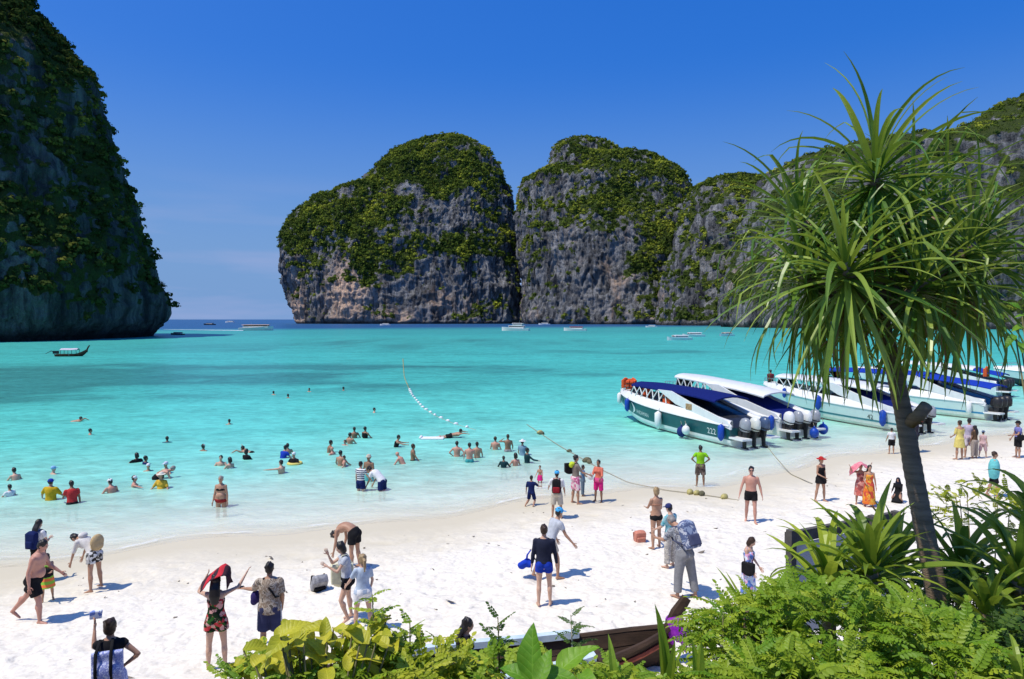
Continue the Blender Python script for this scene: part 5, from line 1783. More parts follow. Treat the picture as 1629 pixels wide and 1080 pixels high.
for sg in (-1, 1):
    t = MB(); t.tube([s.J['hi' + 'LR'[sg > 0]] + Vector((sg * 0.115, -0.03, 0.05)), s.J['kn' + 'LR'[sg > 0]] + Vector((sg * 0.10, -0.05, 0.02))], [(0.016, 0.008)] * 2, 6, (0, 1, 0)); s.fit(t)
    t.build('side_stripe', WHT, s.o)
t = MB(); sh = s.sp(1.47) - s.lat_top * 0.10
t.tube([sh + Vector((0, -0.05, 0)), s.sp(1.3) - s.fw(1.3) * 0.155 + Vector((0.03, 0, 0)), s.sp(1.12) - s.fw(1.1) * 0.14 + Vector((0.14, 0, 0)), s.sp(1.1) + Vector((0.19, 0.0, 0))], [(0.02, 0.008)] * 4, 6, (1, 0, 0))
on_body(s, 'bag_strap', t, BLK, 'thin black strap slung across the brown patterned shirt', 'strap')
mb = MB(); c = s.J['elL'] + Vector((0.03, 0.02, -0.16)); mb.ell(c, (0.10, 0.09, 0.13)); mb.ell(c + Vector((-0.04, 0.03, -0.09)), (0.07, 0.06, 0.08)); mb.ell(c + Vector((0.05, 0, 0.07)), (0.08, 0.06, 0.05))
on_body(s, 'jacket', mb, C('navy_purple', (0.04, 0.03, 0.14)), 'dark blue jacket bundled over the arm holding out the phone', 'jacket', None, 0.02, 1)
mb = MB(); mb.box(s.J['haL'] + s.J['fdL'] * 0.05 + Vector((0, 0, 0.02)), (0.16, 0.085, 0.014)); on_body(s, 'phone', mb, BLACKP, 'dark phone in the outstretched hand', 'phone')

s = P('shirtless person in dark shorts doubled over behind the pair with the pale bag', 566, 905, 826, 292, 'm', 2, ('short', 'black'), [('shorts', BLK, {'len': 0.6})], lean=48, bend=88, lL=(0, 6, -5), lR=(0, 6, -5), aL=(0, 8, 15, 0), aR=(0, 8, 15, 0), hp=20, hk=1.38)
s = P('person with dark hair in grey top and black shorts raising a hand to the face', 556, 986, 860, 250, 'f', 1, ('bob', 'black'), [('tee', LGREY, {'sleeve': 0.4}), ('shorts', BLK, {'len': 0.4})], aR=(55, 6, 158, -14), aL=(35, 8, 120, -25), lL=(22, 5, -20), lR=(-5, 6, -8), hp=12, lean=8)
shoulder_bag(s, C('pale_yellow', (0.72, 0.70, 0.50)), 'pale yellow cloth bag at the hip of the person in grey top', 1, 0.98, 1.7, fwd=0.08)
s = P('person with blond ponytail in pale blue top and white shorts', 578, 1004, 882, 330, 'f', 1, ('pony', 'blond'), [('tee', C('pale_blue', (0.50, 0.60, 0.72)), {'sleeve': 0.7, 'flare': 0.05}), ('shorts', WHT, {'len': 0.5})], aL=(25, 22, 50, 5), aR=(5, 15, 20, -5), lL=(8, 6, 2), lR=(-6, 6, -8))

# backpack on the sand
def ground_bag(px, py, rz, m, m2, label, name='backpack', sz=(0.34, 0.20, 0.42), lay=70):
    p = on_ground(px, py)
    M = Matrix.Rotation(R(lay), 3, 'X')
    mb = MB(); mb.box((0, 0, 0), sz, 0, M); mb.ell(M @ Vector((0, 0, sz[2] * 0.46)), (sz[0] * 0.48, sz[1] * 0.46, sz[2] * 0.18), M)
    o = blob(name, mb, m, None, 0.022, 4)
    k = MB(); k.box(M @ Vector((0, -sz[1] * 0.55, -sz[2] * 0.15)), (sz[0] * 0.75, sz[1] * 0.4, sz[2] * 0.5), 0, M); blob('front_pocket', k, m2, o, 0.022, 3)
    for q in (-1, 1):
        k = MB(); k.tube([M @ Vector((q * sz[0] * 0.3, sz[1] * 0.5, sz[2] * 0.4)), M @ Vector((q * sz[0] * 0.4, sz[1] * 0.95, 0.05)), M @ Vector((q * sz[0] * 0.42, sz[1] * 0.5, -sz[2] * 0.4))], [(0.022, 0.01)] * 3, 6); k.build('strap', m2, o, True)
    o.location = p + Vector((0, 0, 0.14)); o.rotation_euler = (0, 0, rz)
    return tag(o, label, 'bag')
ground_bag(508, 938, 0.5, C('mottled_grey', (0.40, 0.40, 0.42), (0.18, 0.18, 0.19)), BLK, 'grey and black backpack lying alone on the dry sand', lay=40)
ground_bag(1018, 862, 0.2, C('faded_coral', (0.62, 0.25, 0.18)), C('faded_coral', (0.62, 0.25, 0.18)), 'coral pink bag standing on the sand beside the person in dark bikini', 'tote_bag', (0.30, 0.18, 0.30), 10)

# middle of the beach
s = P('person in black long sleeved rash guard and blue swim shorts seen from behind', 866, 963, 836, 4, 'm', 1, ('short', 'brown'), [('rashguard', C('ink', (0.022, 0.026, 0.05)), {'z0': 0.93}), ('shorts', ROYAL, {'len': 0.42, 'off': 0.014})], aL=(0, 11, 8, 6), aR=(4, 13, 14, 7), lL=(-2, 2, -3), lR=(2, 4, 0))
s = P('person in bright blue cap and pale grey shirt leaning behind the black rash guard', 868, 920, 812, 60, 'm', 2, ('short', 'black'), [('tee', LGREY, {'flare': 0.03}), ('shorts', BEIGE, {'len': 0.6})], ('cap', LBLUE), lean=26, lL=(-22, 9, -24), lR=(20, 8, -2), aL=(12, 10, 25, 0), aR=(20, 16, 35, 25), hk=1.06, hp=-8)
p = on_ground(836, 918)
mb = MB()
for i in range(7):
    a = i * 0.9
    mb.ell((0.13 * math.cos(a) * (0.4 + 0.1 * i), 0.06 * math.sin(a), 0.05 * math.sin(a * 1.7)), (0.10, 0.08, 0.075))
o = blob('towel', mb, C('vivid_blue', (0.015, 0.055, 0.50)), None, 0.022, 1); o.location = p + Vector((0.0, 0, 0.30)); tag(o, 'bundled vivid blue towel dangling beside the black rash guard', 'towel')
k = MB(); k.tube([(0.02, 0, 0.05), (0.04, 0, 0.22), (0.12, 0.03, 0.32)], [0.03, 0.02, 0.015], 6); k.build('towel_corner', MATS['fabric_vivid_blue'], o, True)
s = P('child in navy wetsuit kneeling in the shallows', 842, 806, 756, 20, 'm', 2, ('short', 'black'), [('tee', NVY, {'sleeve': 0.9}), ('shorts', NVY, {'len': 0.8, 'off': 0.014})], lL=(10, 10, -70), lR=(10, 10, -70), aR=(45, 25, 75, 10), aL=(10, 18, 20, 10), hk=1.12)
s = P('small child in pink skirt sitting in the shallows next to the navy wetsuit', 859, 777, 741, 200, 'f', 2, ('short', 'brown'), [('skirt', HOTP, {'hem': 0.62})], aL=(20, 15, 40, 10), aR=(20, 15, 50, 10), hk=1.0)
s = P('person in light blue cap, white shirt and beige shorts wearing a black backpack', 886, 824, 749, 8, 'm', 2, ('short', 'black'), [('tee', WHT, {'sleeve': 0.9}), ('shorts', BEIGE, {'len': 0.95})], ('cap', LBLUE), aL=(30, 22, 55, 10), aR=(10, 15, 30, 5), lL=(0, 6, 0), lR=(0, 7, 0))
backpack(s, BLK, 'black backpack with red side on the person in light blue cap', C('maroon', (0.30, 0.02, 0.03)), 1.05)
s = P('tall person in grey brown shirt and pink shorts reaching towards the orange top', 915, 801, 724, 75, 'm', 2, ('short', 'black'), [('shirt', C('taupe', (0.24, 0.20, 0.17))), ('shorts', PINKF, {'len': 0.95})], aR=(35, 12, 70, 5), aL=(10, 10, 45, 5), lL=(-4, 5, -6), lR=(6, 5, 0))
shoulder_bag(s, BLK, 'black bag slung behind the grey brown shirt', -1, 1.25, 1.35, fwd=-0.14)
mb = MB(); mb.ell(s.sp(1.44) - s.fw(1.4) * 0.13, (0.14, 0.1, 0.07)); mb.ell(s.sp(1.38) - s.fw(1.4) * 0.17, (0.1, 0.08, 0.09))
on_body(s, 'towel', mb, C('acid_green', (0.55, 0.68, 0.05)), 'acid green towel over the shoulder of the grey brown shirt', 'towel', None, 0.022, 2)
s = P('child in blue grey top half hidden behind the grey brown shirt', 927, 789, 740, 100, 'm', 3, ('short', 'black'), [('tee', C('steel_blue', (0.10, 0.22, 0.38))), ('pants', C('slate', (0.14, 0.20, 0.26)))], aR=(40, 10, 80, 0))
s = P('person in orange top and hot pink trousers holding a white hat', 952, 798, 732, 215, 'f', 3, ('short', 'black'), [('shirt', CORAL, {'sleeve': 1.3, 'z0': 0.98}), ('pants', HOTP, {'len': 1.0}), ('wrap', PINK, {'z0': 0.84, 'z1': 1.02})], aR=(25, 10, 85, -20), aL=(20, 12, 70, 10), lL=(0, 5, 0), lR=(0, 5, 0))
t = MB(); t.limb if False else None
mb = MB(); c = s.J['haR'] + Vector((0.02, 0.06, 0.02)); mb.ell(c, (0.10, 0.05, 0.10)); mb.ell(c, (0.17, 0.018, 0.16))
on_body(s, 'sun_hat', mb, WHT, 'white hat held against the orange top', 'hat', None, 0.014, 2)
s = P('person with blond bun in black bikini bottoms seen from behind', 1044, 872, 776, -20, 'f', 2, ('bun', 'blond'), [('briefs', BLK), ('bra', C('skin_strap', (0.40, 0.20, 0.13)), {'off': 0.01})], aL=(30, 6, 75, -20), aR=(10, 6, 60, -20), lL=(-3, 4, -5), lR=(4, 4, 0), fat=1.05)
s = P('person in dark blue cap and teal printed shirt with pale print trousers', 1066, 902, 802, 320, 'm', 1, ('short', 'black'), [('tee', TEALP, {'z0': 0.84, 'sleeve': 0.9, 'flare': 0.03}), ('pants', PAISLEY)], ('cap', C('indigo', (0.035, 0.045, 0.16))), aL=(25, 10, 60, 0), aR=(10, 10, 35, 0), hp=15)
s = P('stooping person in grey leaf print shirt and grey trousers under a bulky backpack', 1092, 951, 824, 330, 'm', 2, ('short', 'grey'), [('tee', CAMO2, {'z0': 0.84, 'sleeve': 0.9, 'flare': 0.03}), ('pants', GREYC)], lean=14, bend=22, hp=38, lL=(4, 6, 0), lR=(-8, 8, -10), aL=(35, 10, 85, 0), aR=(30, 10, 80, 0), fat=1.05, hk=1.06)
backpack(s, floral('pale_blue_pack', [(0.30, 0.36, 0.48), (0.10, 0.13, 0.24), (0.48, 0.50, 0.56)], 8, 'n'), 'bulky blue grey patterned backpack on the stooping person', C('dusk', (0.08, 0.09, 0.16)), 1.15)
s = P('person in lime green tshirt with hands on hips at the waterline', 1114, 774, 709, 5, 'm', 3, ('short', 'black'), [('tee', LIME, {'z0': 0.86, 'flare': 0.03}), ('shorts', floral('brown_check', [(0.12, 0.09, 0.07), (0.22, 0.17, 0.14), (0.08, 0.06, 0.05)], 10), {'len': 0.95})], aL=(-10, 42, 30, -42), aR=(-10, 42, 30, -42), lL=(0, 5, 0), lR=(0, 5, 0))
s = P('shirtless person in black trunks and sunglasses walking up the sand', 1194, 830, 742, 195, 'm', 4, ('short', 'black'), [('shorts', BLK, {'len': 0.5, 'off': 0.012})], aL=(-6, 18, 8, 12), aR=(10, 20, 18, 14), lL=(10, 3, 2), lR=(-8, 3, -16), fat=1.06, face=True)
for sg in (-1, 1):
    t = MB().ell(s.head_pt(sg * 0.032, 0.094, 0.016), (0.03, 0.01, 0.02), s.HM, 8, 5); s.fit(t); t.build('sunglass_lens', DARKGLASS, s.o, True)
s = P('person in off shoulder blue flowered dress with black shoulder bag', 1190, 958, 853, 130, 'f', 1, ('bob', 'brown'), [('dress', BLUEF_, {'hem': 0.28, 'flare': 0.05, 'sleeve': 0.95, 'sl0': 0.3})], hp=25, aL=(10, 10, 40, 0), aR=(12, 12, 35, 5))
shoulder_bag(s, BLK, 'black shoulder bag in front of the blue flowered dress', 1, 0.98, 1.15, fwd=0.08)

# towards the boats
s = P('person in red hat and black swimsuit walking on the sand', 1304, 797, 727, 160, 'f', 2, ('short', 'brown'), [('swimsuit', BLK), ('skirt', BLK, {'hem': 0.72, 'flare': 0.02})], ('sunhat', RED), aL=(-5, 14, 5, 5), aR=(5, 10, 70, -20), lL=(6, 5, 0), lR=(-6, 5, -10))
s = P('person in orange sarong with dark hair walking beside the pink towel', 1382, 806, 740, 190, 'f', 2, ('long', 'black'), [('dress', ORF, {'hem': 0.14, 'flare': 0.07})], aL=(5, 12, 10, 5), aR=(8, 12, 60, -10), lL=(4, 4, 0), lR=(-4, 4, -5))
s = P('person shaded by a pink towel held overhead', 1368, 802, 738, 200, 'f', 2, ('short', 'black'), [('dress', floral('rose_print', [(0.5, 0.12, 0.10), (0.62, 0.30, 0.25), (0.3, 0.08, 0.08)], 12), {'hem': 0.4})], aL=(120, 30, 160, 10), aR=(100, 40, 150, 20), lL=(5, 4, 0), lR=(-4, 4, -6))
hc = s.hc
rows = [[hc + Vector((-0.34, -0.14, -0.10)), hc + Vector((-0.36, 0.08, -0.02)), hc + Vector((-0.30, 0.26, -0.06))], [hc + Vector((-0.05, -0.2, 0.12)), hc + Vector((0, 0.05, 0.26)), hc + Vector((0, 0.3, 0.2))], [hc + Vector((0.40, -0.18, -0.45)), hc + Vector((0.42, 0.08, -0.02)), hc + Vector((0.36, 0.26, -0.3))]]
drape('towel', [[s.world(q) for q in r] for r in rows], C('rose_towel', (0.72, 0.12, 0.20), (0.75, 0.32, 0.34)), 'pink towel held up as a sunshade beside the orange sarong', 'towel', 0.018, None, 5, 0.05)
s = P('person sitting in black clothes and dark headscarf behind the leaning trunk', 1428, 798, 757, 220, 'f', 2, None, [('rashguard', BLK), ('dress', BLK, {'hem': 0.5})], ('hood', C('dark_navy', (0.012, 0.016, 0.035))), lL=(75, 12, -60), lR=(75, 12, -60), aL=(40, 8, 70, 0), aR=(40, 8, 70, 0), hk=1.25)
s = P('person in white top and black shorts at the water left of the trunk', 1418, 722, 681, 10, 'm', 2, ('short', 'black'), [('tee', WHT), ('shorts', BLK, {'len': 0.8})], aL=(10, 12, 30, 5))
s = P('person in dark clothes with orange red towel on the head by the trunk stub', 1457, 720, 664, 330, 'm', 2, ('short', 'black'), [('tee', C('dark_check', (0.05, 0.045, 0.06))), ('pants', C('charcoal', (0.05, 0.05, 0.07)), {'len': 1.4})], aL=(90, 20, 160, 10), aR=(100, 30, 160, 10), lL=(-8, 4, -12), lR=(8, 4, 2))
hc = s.hc
rows = [[hc + Vector((-0.3, -0.16, -0.05)), hc + Vector((-0.3, 0.2, 0.02))], [hc + Vector((0, -0.2, 0.18)), hc + Vector((0, 0.22, 0.26))], [hc + Vector((0.42, -0.14, -0.14)), hc + Vector((0.40, 0.2, -0.02))]]
drape('towel', [[s.world(q) for q in r] for r in rows], C('brick_towel', (0.55, 0.10, 0.05)), 'orange red towel shading the head of the person by the trunk', 'towel', 0.018, None, 6, 0.05)
s = P('person in yellow dress standing with the group at the wet sand', 1526, 731, 669, 350, 'f', 2, ('short', 'brown'), [('dress', YEL, {'hem': 0.55, 'sleeve': 0.9})], aL=(10, 8, 60, -10), lL=(0, 4, 0), lR=(0, 5, 0))
s = P('person in pale lilac shirt beside the yellow dress', 1541, 728, 666, 20, 'm', 2, ('short', 'black'), [('tee', C('lilac', (0.52, 0.46, 0.58))), ('shorts', floral('lilac_print', [(0.45, 0.35, 0.42), (0.6, 0.55, 0.6)], 9), {'len': 0.9})], lL=(-3, 5, -5), lR=(4, 5, 0))
s = P('person in dark brown top between the lilac shirt and the pink child', 1550, 729, 677, 340, 'f', 3, ('long', 'black'), [('tee', BROWN), ('pants', C('pale_khaki', (0.36, 0.30, 0.26)))], aR=(10, 10, 50, 0))
s = P('child in pale pink with blue cap at the end of the group', 1563, 727, 685, 60, 'f', 1, ('short', 'black'), [('tee', C('shell_pink', (0.66, 0.45, 0.45))), ('pants', C('shell_pink', (0.66, 0.45, 0.45)), {'len': 1.2})], ('cap', C('denim', (0.14, 0.2, 0.36))), lL=(-8, 6, -12), lR=(10, 6, 2))
s = P('person in violet blue shirt, dark shorts and black hat at the picture edge', 1619, 728, 670, 280, 'm', 2, ('short', 'black'), [('tee', C('violet_blue', (0.20, 0.20, 0.48))), ('shorts', BLK, {'len': 0.9})], ('bucket', BLK), aL=(25, 10, 80, -10), aR=(10, 10, 30, 0))
shoulder_bag(s, BLK, 'black bag at the hip of the violet blue shirt', -1, 1.0, 1.0)
s = P('person wrapped in aqua towel over black leggings walking on the dry sand', 1578, 790, 718, 120, 'f', 2, ('short', 'brown'), [('shorts', BLK, {'len': 0.85, 'off': 0.012}), ('poncho', AQUA)], lL=(-10, 3, -18), lR=(12, 3, 2), aL=(10, 5, 70, -20), aR=(10, 5, 70, -20))
s = P('child in lime swim shorts wading by the outboards', 1597, 656, 631, 200, 'm', 2, ('short', 'black'), [('shorts', LIME, {'len': 0.7})], vox=0.024)
# aboard
s = person('crew member in dark red shirt standing on the bow of the boat numbered 42', b3.matrix_basis @ Vector((-0.1, 11.4, 0.95)), 20, 'm', 1.7, 3, ('short', 'black'), [('tee', C('wine', (0.16, 0.03, 0.04))), ('shorts', BLK)], None, 'people aboard the boats', vox=0.024)
# ------------------------------------------------------------------ swimmers and waders
WG = 'people in the water'
POSES = {
    'head': dict(wl=1.40, lL=(55, 10, -50), lR=(45, 10, -60), aL=(40, 45, 60, 40), aR=(45, 45, 60, 40)),
    'low': dict(wl=1.50, lL=(55, 10, -50), lR=(45, 10, -60), aL=(30, 30, 60, 30), aR=(30, 30, 60, 30)),
    'chest': dict(wl=1.20, lL=(20, 8, -25), lR=(15, 8, -25), aL=(25, 28, 55, 20), aR=(25, 28, 55, 20)),
    'waist': dict(wl=0.97, aL=(15, 16, 45, 5), aR=(15, 16, 45, 5)),
    'thigh': dict(wl=0.66, aL=(4, 12, 14, 8), aR=(4, 12, 14, 8)),
}
def Wd(label, px, py, mode, yaw, sex='m', skin=2, hair=('short', 'black'), wear=(), hat_=None, h=1.68, **k):
    q = dict(POSES[mode]); q.update(k)
    hk = q.pop('h2', None)
    p = at_z(px, py, 0.0)
    far_ = p.y > 36
    q.setdefault('vox', 0.026 if p.y > 30 else 0.022)
    return person(label, p, yaw, sex, h, skin, hair, wear, hat_, WG, **q)
def swim(label, px, py, yaw, skin=2, hair=('short', 'black'), wear=(), hat_=None, sex='m', **k):
    return person(label, at_z(px, py, 0.0), yaw, sex, 1.68, skin, hair, wear, hat_, WG, wl=0.99, lean=80, hp=-62, lL=(-78, 6, -84), lR=(-72, 6, -90), aL=(120, 40, 60, 10), aR=(100, 40, 130, 10), vox=0.026, **k)

swim('lone dark haired swimmer far out off the shaded cliff', 92, 671, 80, 2)
Wd('lone swimmer with only the dark head showing, nearer than the one off the cliff', 143, 691, 'head', 60, 'm', 2)
Wd('person with grey white cap crouching in the water towards the picture edge', 28, 764, 'chest', 300, 'f', 1, ('short', 'black'), (), ('swimcap', C('cap_white', (0.55, 0.6, 0.58))), lean=20)
Wd('child in white shirt half under water at the picture edge', 17, 789, 'chest', 290, 'm', 2, ('short', 'black'), [('tee', WHT)], h=1.35)
Wd('person in pale blue cap with only the head out, behind the yellow shirt', 84, 754, 'head', 30, 'f', 1, None, (), ('cap', C('sky_cap', (0.30, 0.52, 0.80))))
Wd('person in mustard yellow shirt and blue cap standing waist deep', 81, 795, 'waist', 0, 'm', 2, ('short', 'black'), [('tee', C('mustard', (0.58, 0.38, 0.02), (0.45, 0.29, 0.02)), {'sleeve': 0.95, 'off': 0.02}), ('shorts', BLK)], ('cap', ROYAL), aL=(20, 40, 40, 25), aR=(25, 25, 50, 20), fat=1.1)
Wd('person in red shirt standing waist deep beside the mustard yellow shirt', 115, 801, 'waist', 320, 'm', 3, ('short', 'black'), [('tee', C('tomato', (0.55, 0.045, 0.045))), ('shorts', BLK)], lean=6, hp=10, aL=(30, 14, 70, 0), aR=(0, 10, 5, 5), wl=0.92)
Wd('sunburnt swimmer in white cap nearest the pair in red and yellow', 181, 784, 'chest', 300, 'm', 4, ('short', 'black'), (), ('cap', WHT), lean=15)
Wd('swimmer in white cap with an arm stretched along the water', 213, 774, 'head', 70, 'f', 4, ('short', 'brown'), (), ('swimcap', WHT), aR=(85, 50, 88, 50), wl=1.3)
Wd('person in wide white sun hat and yellow top sitting in the water', 258, 776, 'chest', 180, 'f', 2, ('bob', 'black'), [('tee', C('sunflower', (0.68, 0.42, 0.05)), {'sleeve': 0.9})], ('sunhat', C('cream_hat', (0.74, 0.70, 0.60))), wl=1.12, fat=1.15)
Wd('swimmer in white bathing cap behind the bending bald back', 236, 749, 'head', 150, 'f', 2, None, (), ('swimcap', WHT))
Wd('swimmer in white cap with pale green ring beside the bending back', 265, 752, 'head', 200, 'f', 2, None, [('tee', C('mint', (0.38, 0.62, 0.45)))], ('cap', C('cap_blue_white', (0.6, 0.66, 0.78))), wl=1.25)
Wd('bare backed person bending forward between the white caps', 248, 762, 'waist', 60, 'm', 4, ('short', 'grey'), [('shorts', BLK)], lean=55, bend=20, aL=(20, 8, 30, 0), aR=(20, 8, 30, 0), wl=0.86)
Wd('dark haired swimmer with dark vest at the back of the white cap group', 218, 735, 'head', 300, 'm', 3, ('bob', 'black'), [('tee', BLK)], wl=1.3)
Wd('swimmer in dark navy top next to the dark vest', 231, 738, 'head', 40, 'm', 3, ('short', 'black'), [('tee', NVY)], wl=1.36)
Wd('lone swimmer head between the far pair and the white cap swimmer', 266, 704, 'head', 340, 'm', 3, ('short', 'black'), [('tee', C('dusk_teal', (0.06, 0.16, 0.2)))])
Wd('lone swimmer in white bathing cap facing out to sea', 323, 717, 'head', 20, 'm', 3, ('short', 'black'), (), ('swimcap', C('cap_cream', (0.7, 0.68, 0.62))))
Wd('lone dark haired swimmer far out above the white cap swimmer', 365, 675, 'head', 320, 'm', 2)
Wd('fair swimmer facing the beach beside a dark haired companion', 352, 740, 'chest', 170, 'm', 1, ('short', 'black'), wl=1.28)
Wd('dark haired swimmer turned to the fair companion', 367, 745, 'chest', 300, 'f', 1, ('bob', 'black'), [('bra', WHT)], wl=1.24)
Wd('swimmer in black long sleeved top with black hair', 391, 731, 'chest', 20, 'f', 2, ('bob', 'black'), [('rashguard', BLK)], wl=1.24)
swim('swimmer lying flat in dark trunks near the black top', 424, 721, 285, 2, ('short', 'black'), [('shorts', BLK)])
Wd('person in black bikini top and red bottoms wading thigh deep towards the beach', 352, 806, 'thigh', 180, 'f', 2, ('short', 'grey'), [('bra', BLK), ('briefs', C('wine_red', (0.32, 0.03, 0.03)), {'off': 0.016})], fat=1.18, h=1.7, vox=0.018, face=True)
Wd('dark haired swimmer behind the white cap with the yellow ring', 458, 722, 'chest', 330, 'm', 2, ('short', 'black'), wl=1.22)
Wd('swimmer in royal blue trunks beside the pair near the yellow ring', 447, 729, 'chest', 30, 'm', 2, ('short', 'black'), [('tee', ROYAL)], lean=20, wl=1.12)
Wd('child in white bathing cap with yellow and black float', 469, 738, 'chest', 200, 'm', 2, None, [('tee', BLK)], ('swimcap', WHT), wl=1.18)
Wd('dark haired swimmer stretching one arm over the water', 449, 753, 'chest', 290, 'm', 1, ('short', 'black'), aL=(88, 40, 92, 45), wl=1.16)
Wd('dark haired swimmer facing a companion with an arm out', 521, 720, 'chest', 60, 'm', 3, ('short', 'black'), wl=1.12, lean=10)
Wd('bare shouldered swimmer beside the one with an arm out', 530, 723, 'chest', 290, 'm', 4, ('bald', 'black'), wl=1.34)
Wd('dark haired bare backed person carrying a child in the water', 541, 741, 'chest', 20, 'm', 2, ('short', 'black'), wl=1.05)
Wd('small child held against the bare backed person', 549, 742, 'chest', 250, 'f', 4, ('short', 'brown'), (), None, h=1.3, wl=1.1)
Wd('dark haired swimmer of the small far group', 556, 706, 'chest', 20, 'm', 2, wl=1.15)
Wd('fair child in the middle of the small far group', 549, 708, 'head', 200, 'm', 4, ('short', 'brown'), h=1.4)
Wd('brown backed swimmer of the small far group', 564, 697, 'chest', 340, 'm', 3, wl=1.12)
Wd('swimmer in dark vest at the end of the small far group', 580, 697, 'chest', 30, 'm', 3, ('short', 'black'), [('tank', BLK)], wl=1.1)
Wd('lone swimmer far out below the curved line of floats', 595, 656, 'head', 80, 'm', 1)
Wd('dark haired swimmer in black top with both arms forward', 627, 711, 'chest', 80, 'm', 2, ('short', 'black'), [('tank', BLK)], aL=(70, 15, 85, 10), aR=(70, 15, 85, 10), wl=1.1, lean=15)
Wd('tall bare chested person pulling a friend through the water', 657, 732, 'waist', 80, 'm', 3, ('short', 'brown'), [('shorts', BLK)], aR=(30, 15, 40, 10))
Wd('sunburnt friend bent low beside the tall bare chested person', 646, 738, 'chest', 290, 'm', 4, ('bald', 'black'), lean=35, wl=1.08)
# rider on an air mattress
s = person('dark haired person lying on a white air mattress', at_z(693, 697, 0.0) + Vector((0, 0, 0.1)), 80, 'm', 1.68, 2, ('short', 'black'), [('shorts', BLK)], None, WG, wl=0.90, lean=82, hp=-55, lL=(-84, 6, -88), lR=(-80, 6, -92), aL=(110, 30, 80, 10), aR=(110, 30, 80, 10), vox=0.026)
p = at_z(688, 698, 0.0)
mb = MB()
for i in range(5): mb.tube([(-0.6, -0.24 + i * 0.12, 0), (0.6, -0.24 + i * 0.12, 0)], [0.062, 0.062], 8, None, 0.7)
o = blob('air_mattress', mb, WHT, None, 0.035, 2); o.location = p + Vector((0, 0, 0.03)); tag(o, 'white air mattress floating under the dark haired person', 'air mattress')
k = MB(); k.tube([(-0.62, -0.24, 0.05), (-0.62, 0.24, 0.05)], [0.08, 0.08], 8, None, 0.7); k.build('headrest', WHT, o, True)
Wd('bare backed person with hands on hips standing waist deep', 727, 726, 'waist', 5, 'm', 4, wl=1.0, aL=(-10, 42, 30, -42), aR=(-10, 42, 30, -42))
Wd('bare backed person in teal trunks standing in front of two others', 747, 735, 'waist', 0, 'm', 4, ('short', 'black'), [('shorts', TEAL)], wl=0.84)
Wd('bare backed person with an arm across, beside the teal trunks', 759, 728, 'waist', 350, 'm', 2, ('short', 'black'), [('shorts', BLK)], wl=0.98)
Wd('bare backed person standing in deeper water past the trio', 788, 715, 'waist', 10, 'm', 4, ('short', 'brown'), wl=1.08)
Wd('brown backed person in grey trunks raising an elbow', 808, 718, 'waist', 350, 'm', 3, ('short', 'brown'), [('shorts', GREYC)], wl=0.88, aL=(80, 60, 170, -60))
Wd('person in white sun hat and blue top near the mooring rope', 831, 724, 'waist', 20, 'f', 2, ('short', 'brown'), [('tee', C('dusty_blue', (0.20, 0.32, 0.42)))], ('sunhat', WHT), wl=0.98)
Wd('person in dark teal rash guard touching the mooring rope', 837, 736, 'chest', 70, 'm', 3, ('short', 'black'), [('rashguard', C('deep_teal', (0.015, 0.05, 0.06)))], wl=1.05, aR=(50, 20, 80, 20))
Wd('red shouldered swimmer with dark hair near the rash guards', 821, 741, 'chest', 330, 'f', 4, ('bob', 'black'), wl=1.16)
Wd('small child in dark rash guard alone by the red shouldered swimmer', 801, 744, 'chest', 10, 'm', 3, ('short', 'black'), [('rashguard', C('deep_teal', (0.015, 0.05, 0.06)))], wl=1.1, h=1.35)
Wd('far swimmer nearest the shaded cliff of the tiny row', 435, 628, 'head', 20, 'm', 2)
Wd('far dark swimmer second in the tiny row', 458, 633, 'head', 30, 'm', 3)
Wd('far swimmer in the middle of the bay ahead of the tiny row', 492, 623, 'head', 200, 'm', 2)
Wd('far swimmer nearest the line of floats in the tiny row', 546, 621, 'head', 60, 'm', 3)
Wd('person in navy and white striped shirt wading knee deep', 574, 781, 'thigh', 25, 'm', 1, ('short', 'black'), [('tee', STRP, {'sleeve': 0.5}), ('shorts', NVY, {'len': 0.6})], vox=0.019, wl=0.55, h=1.6, aR=(30, 10, 45, 5))
Wd('person in beige sun hat and turquoise trunks behind the striped shirt', 587, 765, 'thigh', 200, 'm', 3, ('short', 'black'), [('shorts', AQUA, {'len': 0.6})], ('bucket', BEIGE), vox=0.021, wl=0.66)
Wd('person in white tshirt and navy shorts bending over in knee deep water', 608, 780, 'thigh', 295, 'm', 2, ('short', 'black'), [('tee', WHT, {'off': 0.022}), ('shorts', NVY, {'len': 0.75})], vox=0.019, wl=0.56, lean=42, bend=25, aL=(15, 8, 30, 0), aR=(15, 8, 30, 0), hp=10, h=1.72)

# float rings for the child and the person with the pale green ring
for px, py, m, lab in ((469, 738, YEL, 'yellow float around the child in white bathing cap'),):
    p = at_z(px, py, 0.0)
    mb = MB()
    n = 16
    pts = [(0.27 * math.cos(2 * PI * i / n), 0.27 * math.sin(2 * PI * i / n), 0.0) for i in range(n)] + [(0.27, 0, 0), (0.27 * math.cos(2 * PI / n), 0.27 * math.sin(2 * PI / n), 0)]
    mb.tube(pts, [0.075] * len(pts), 8)
    o = blob('swim_ring', mb, m, None, 0.03, 2)
    o.location = p + Vector((0, 0, 0.03))
    tag(o, lab, 'swim ring')

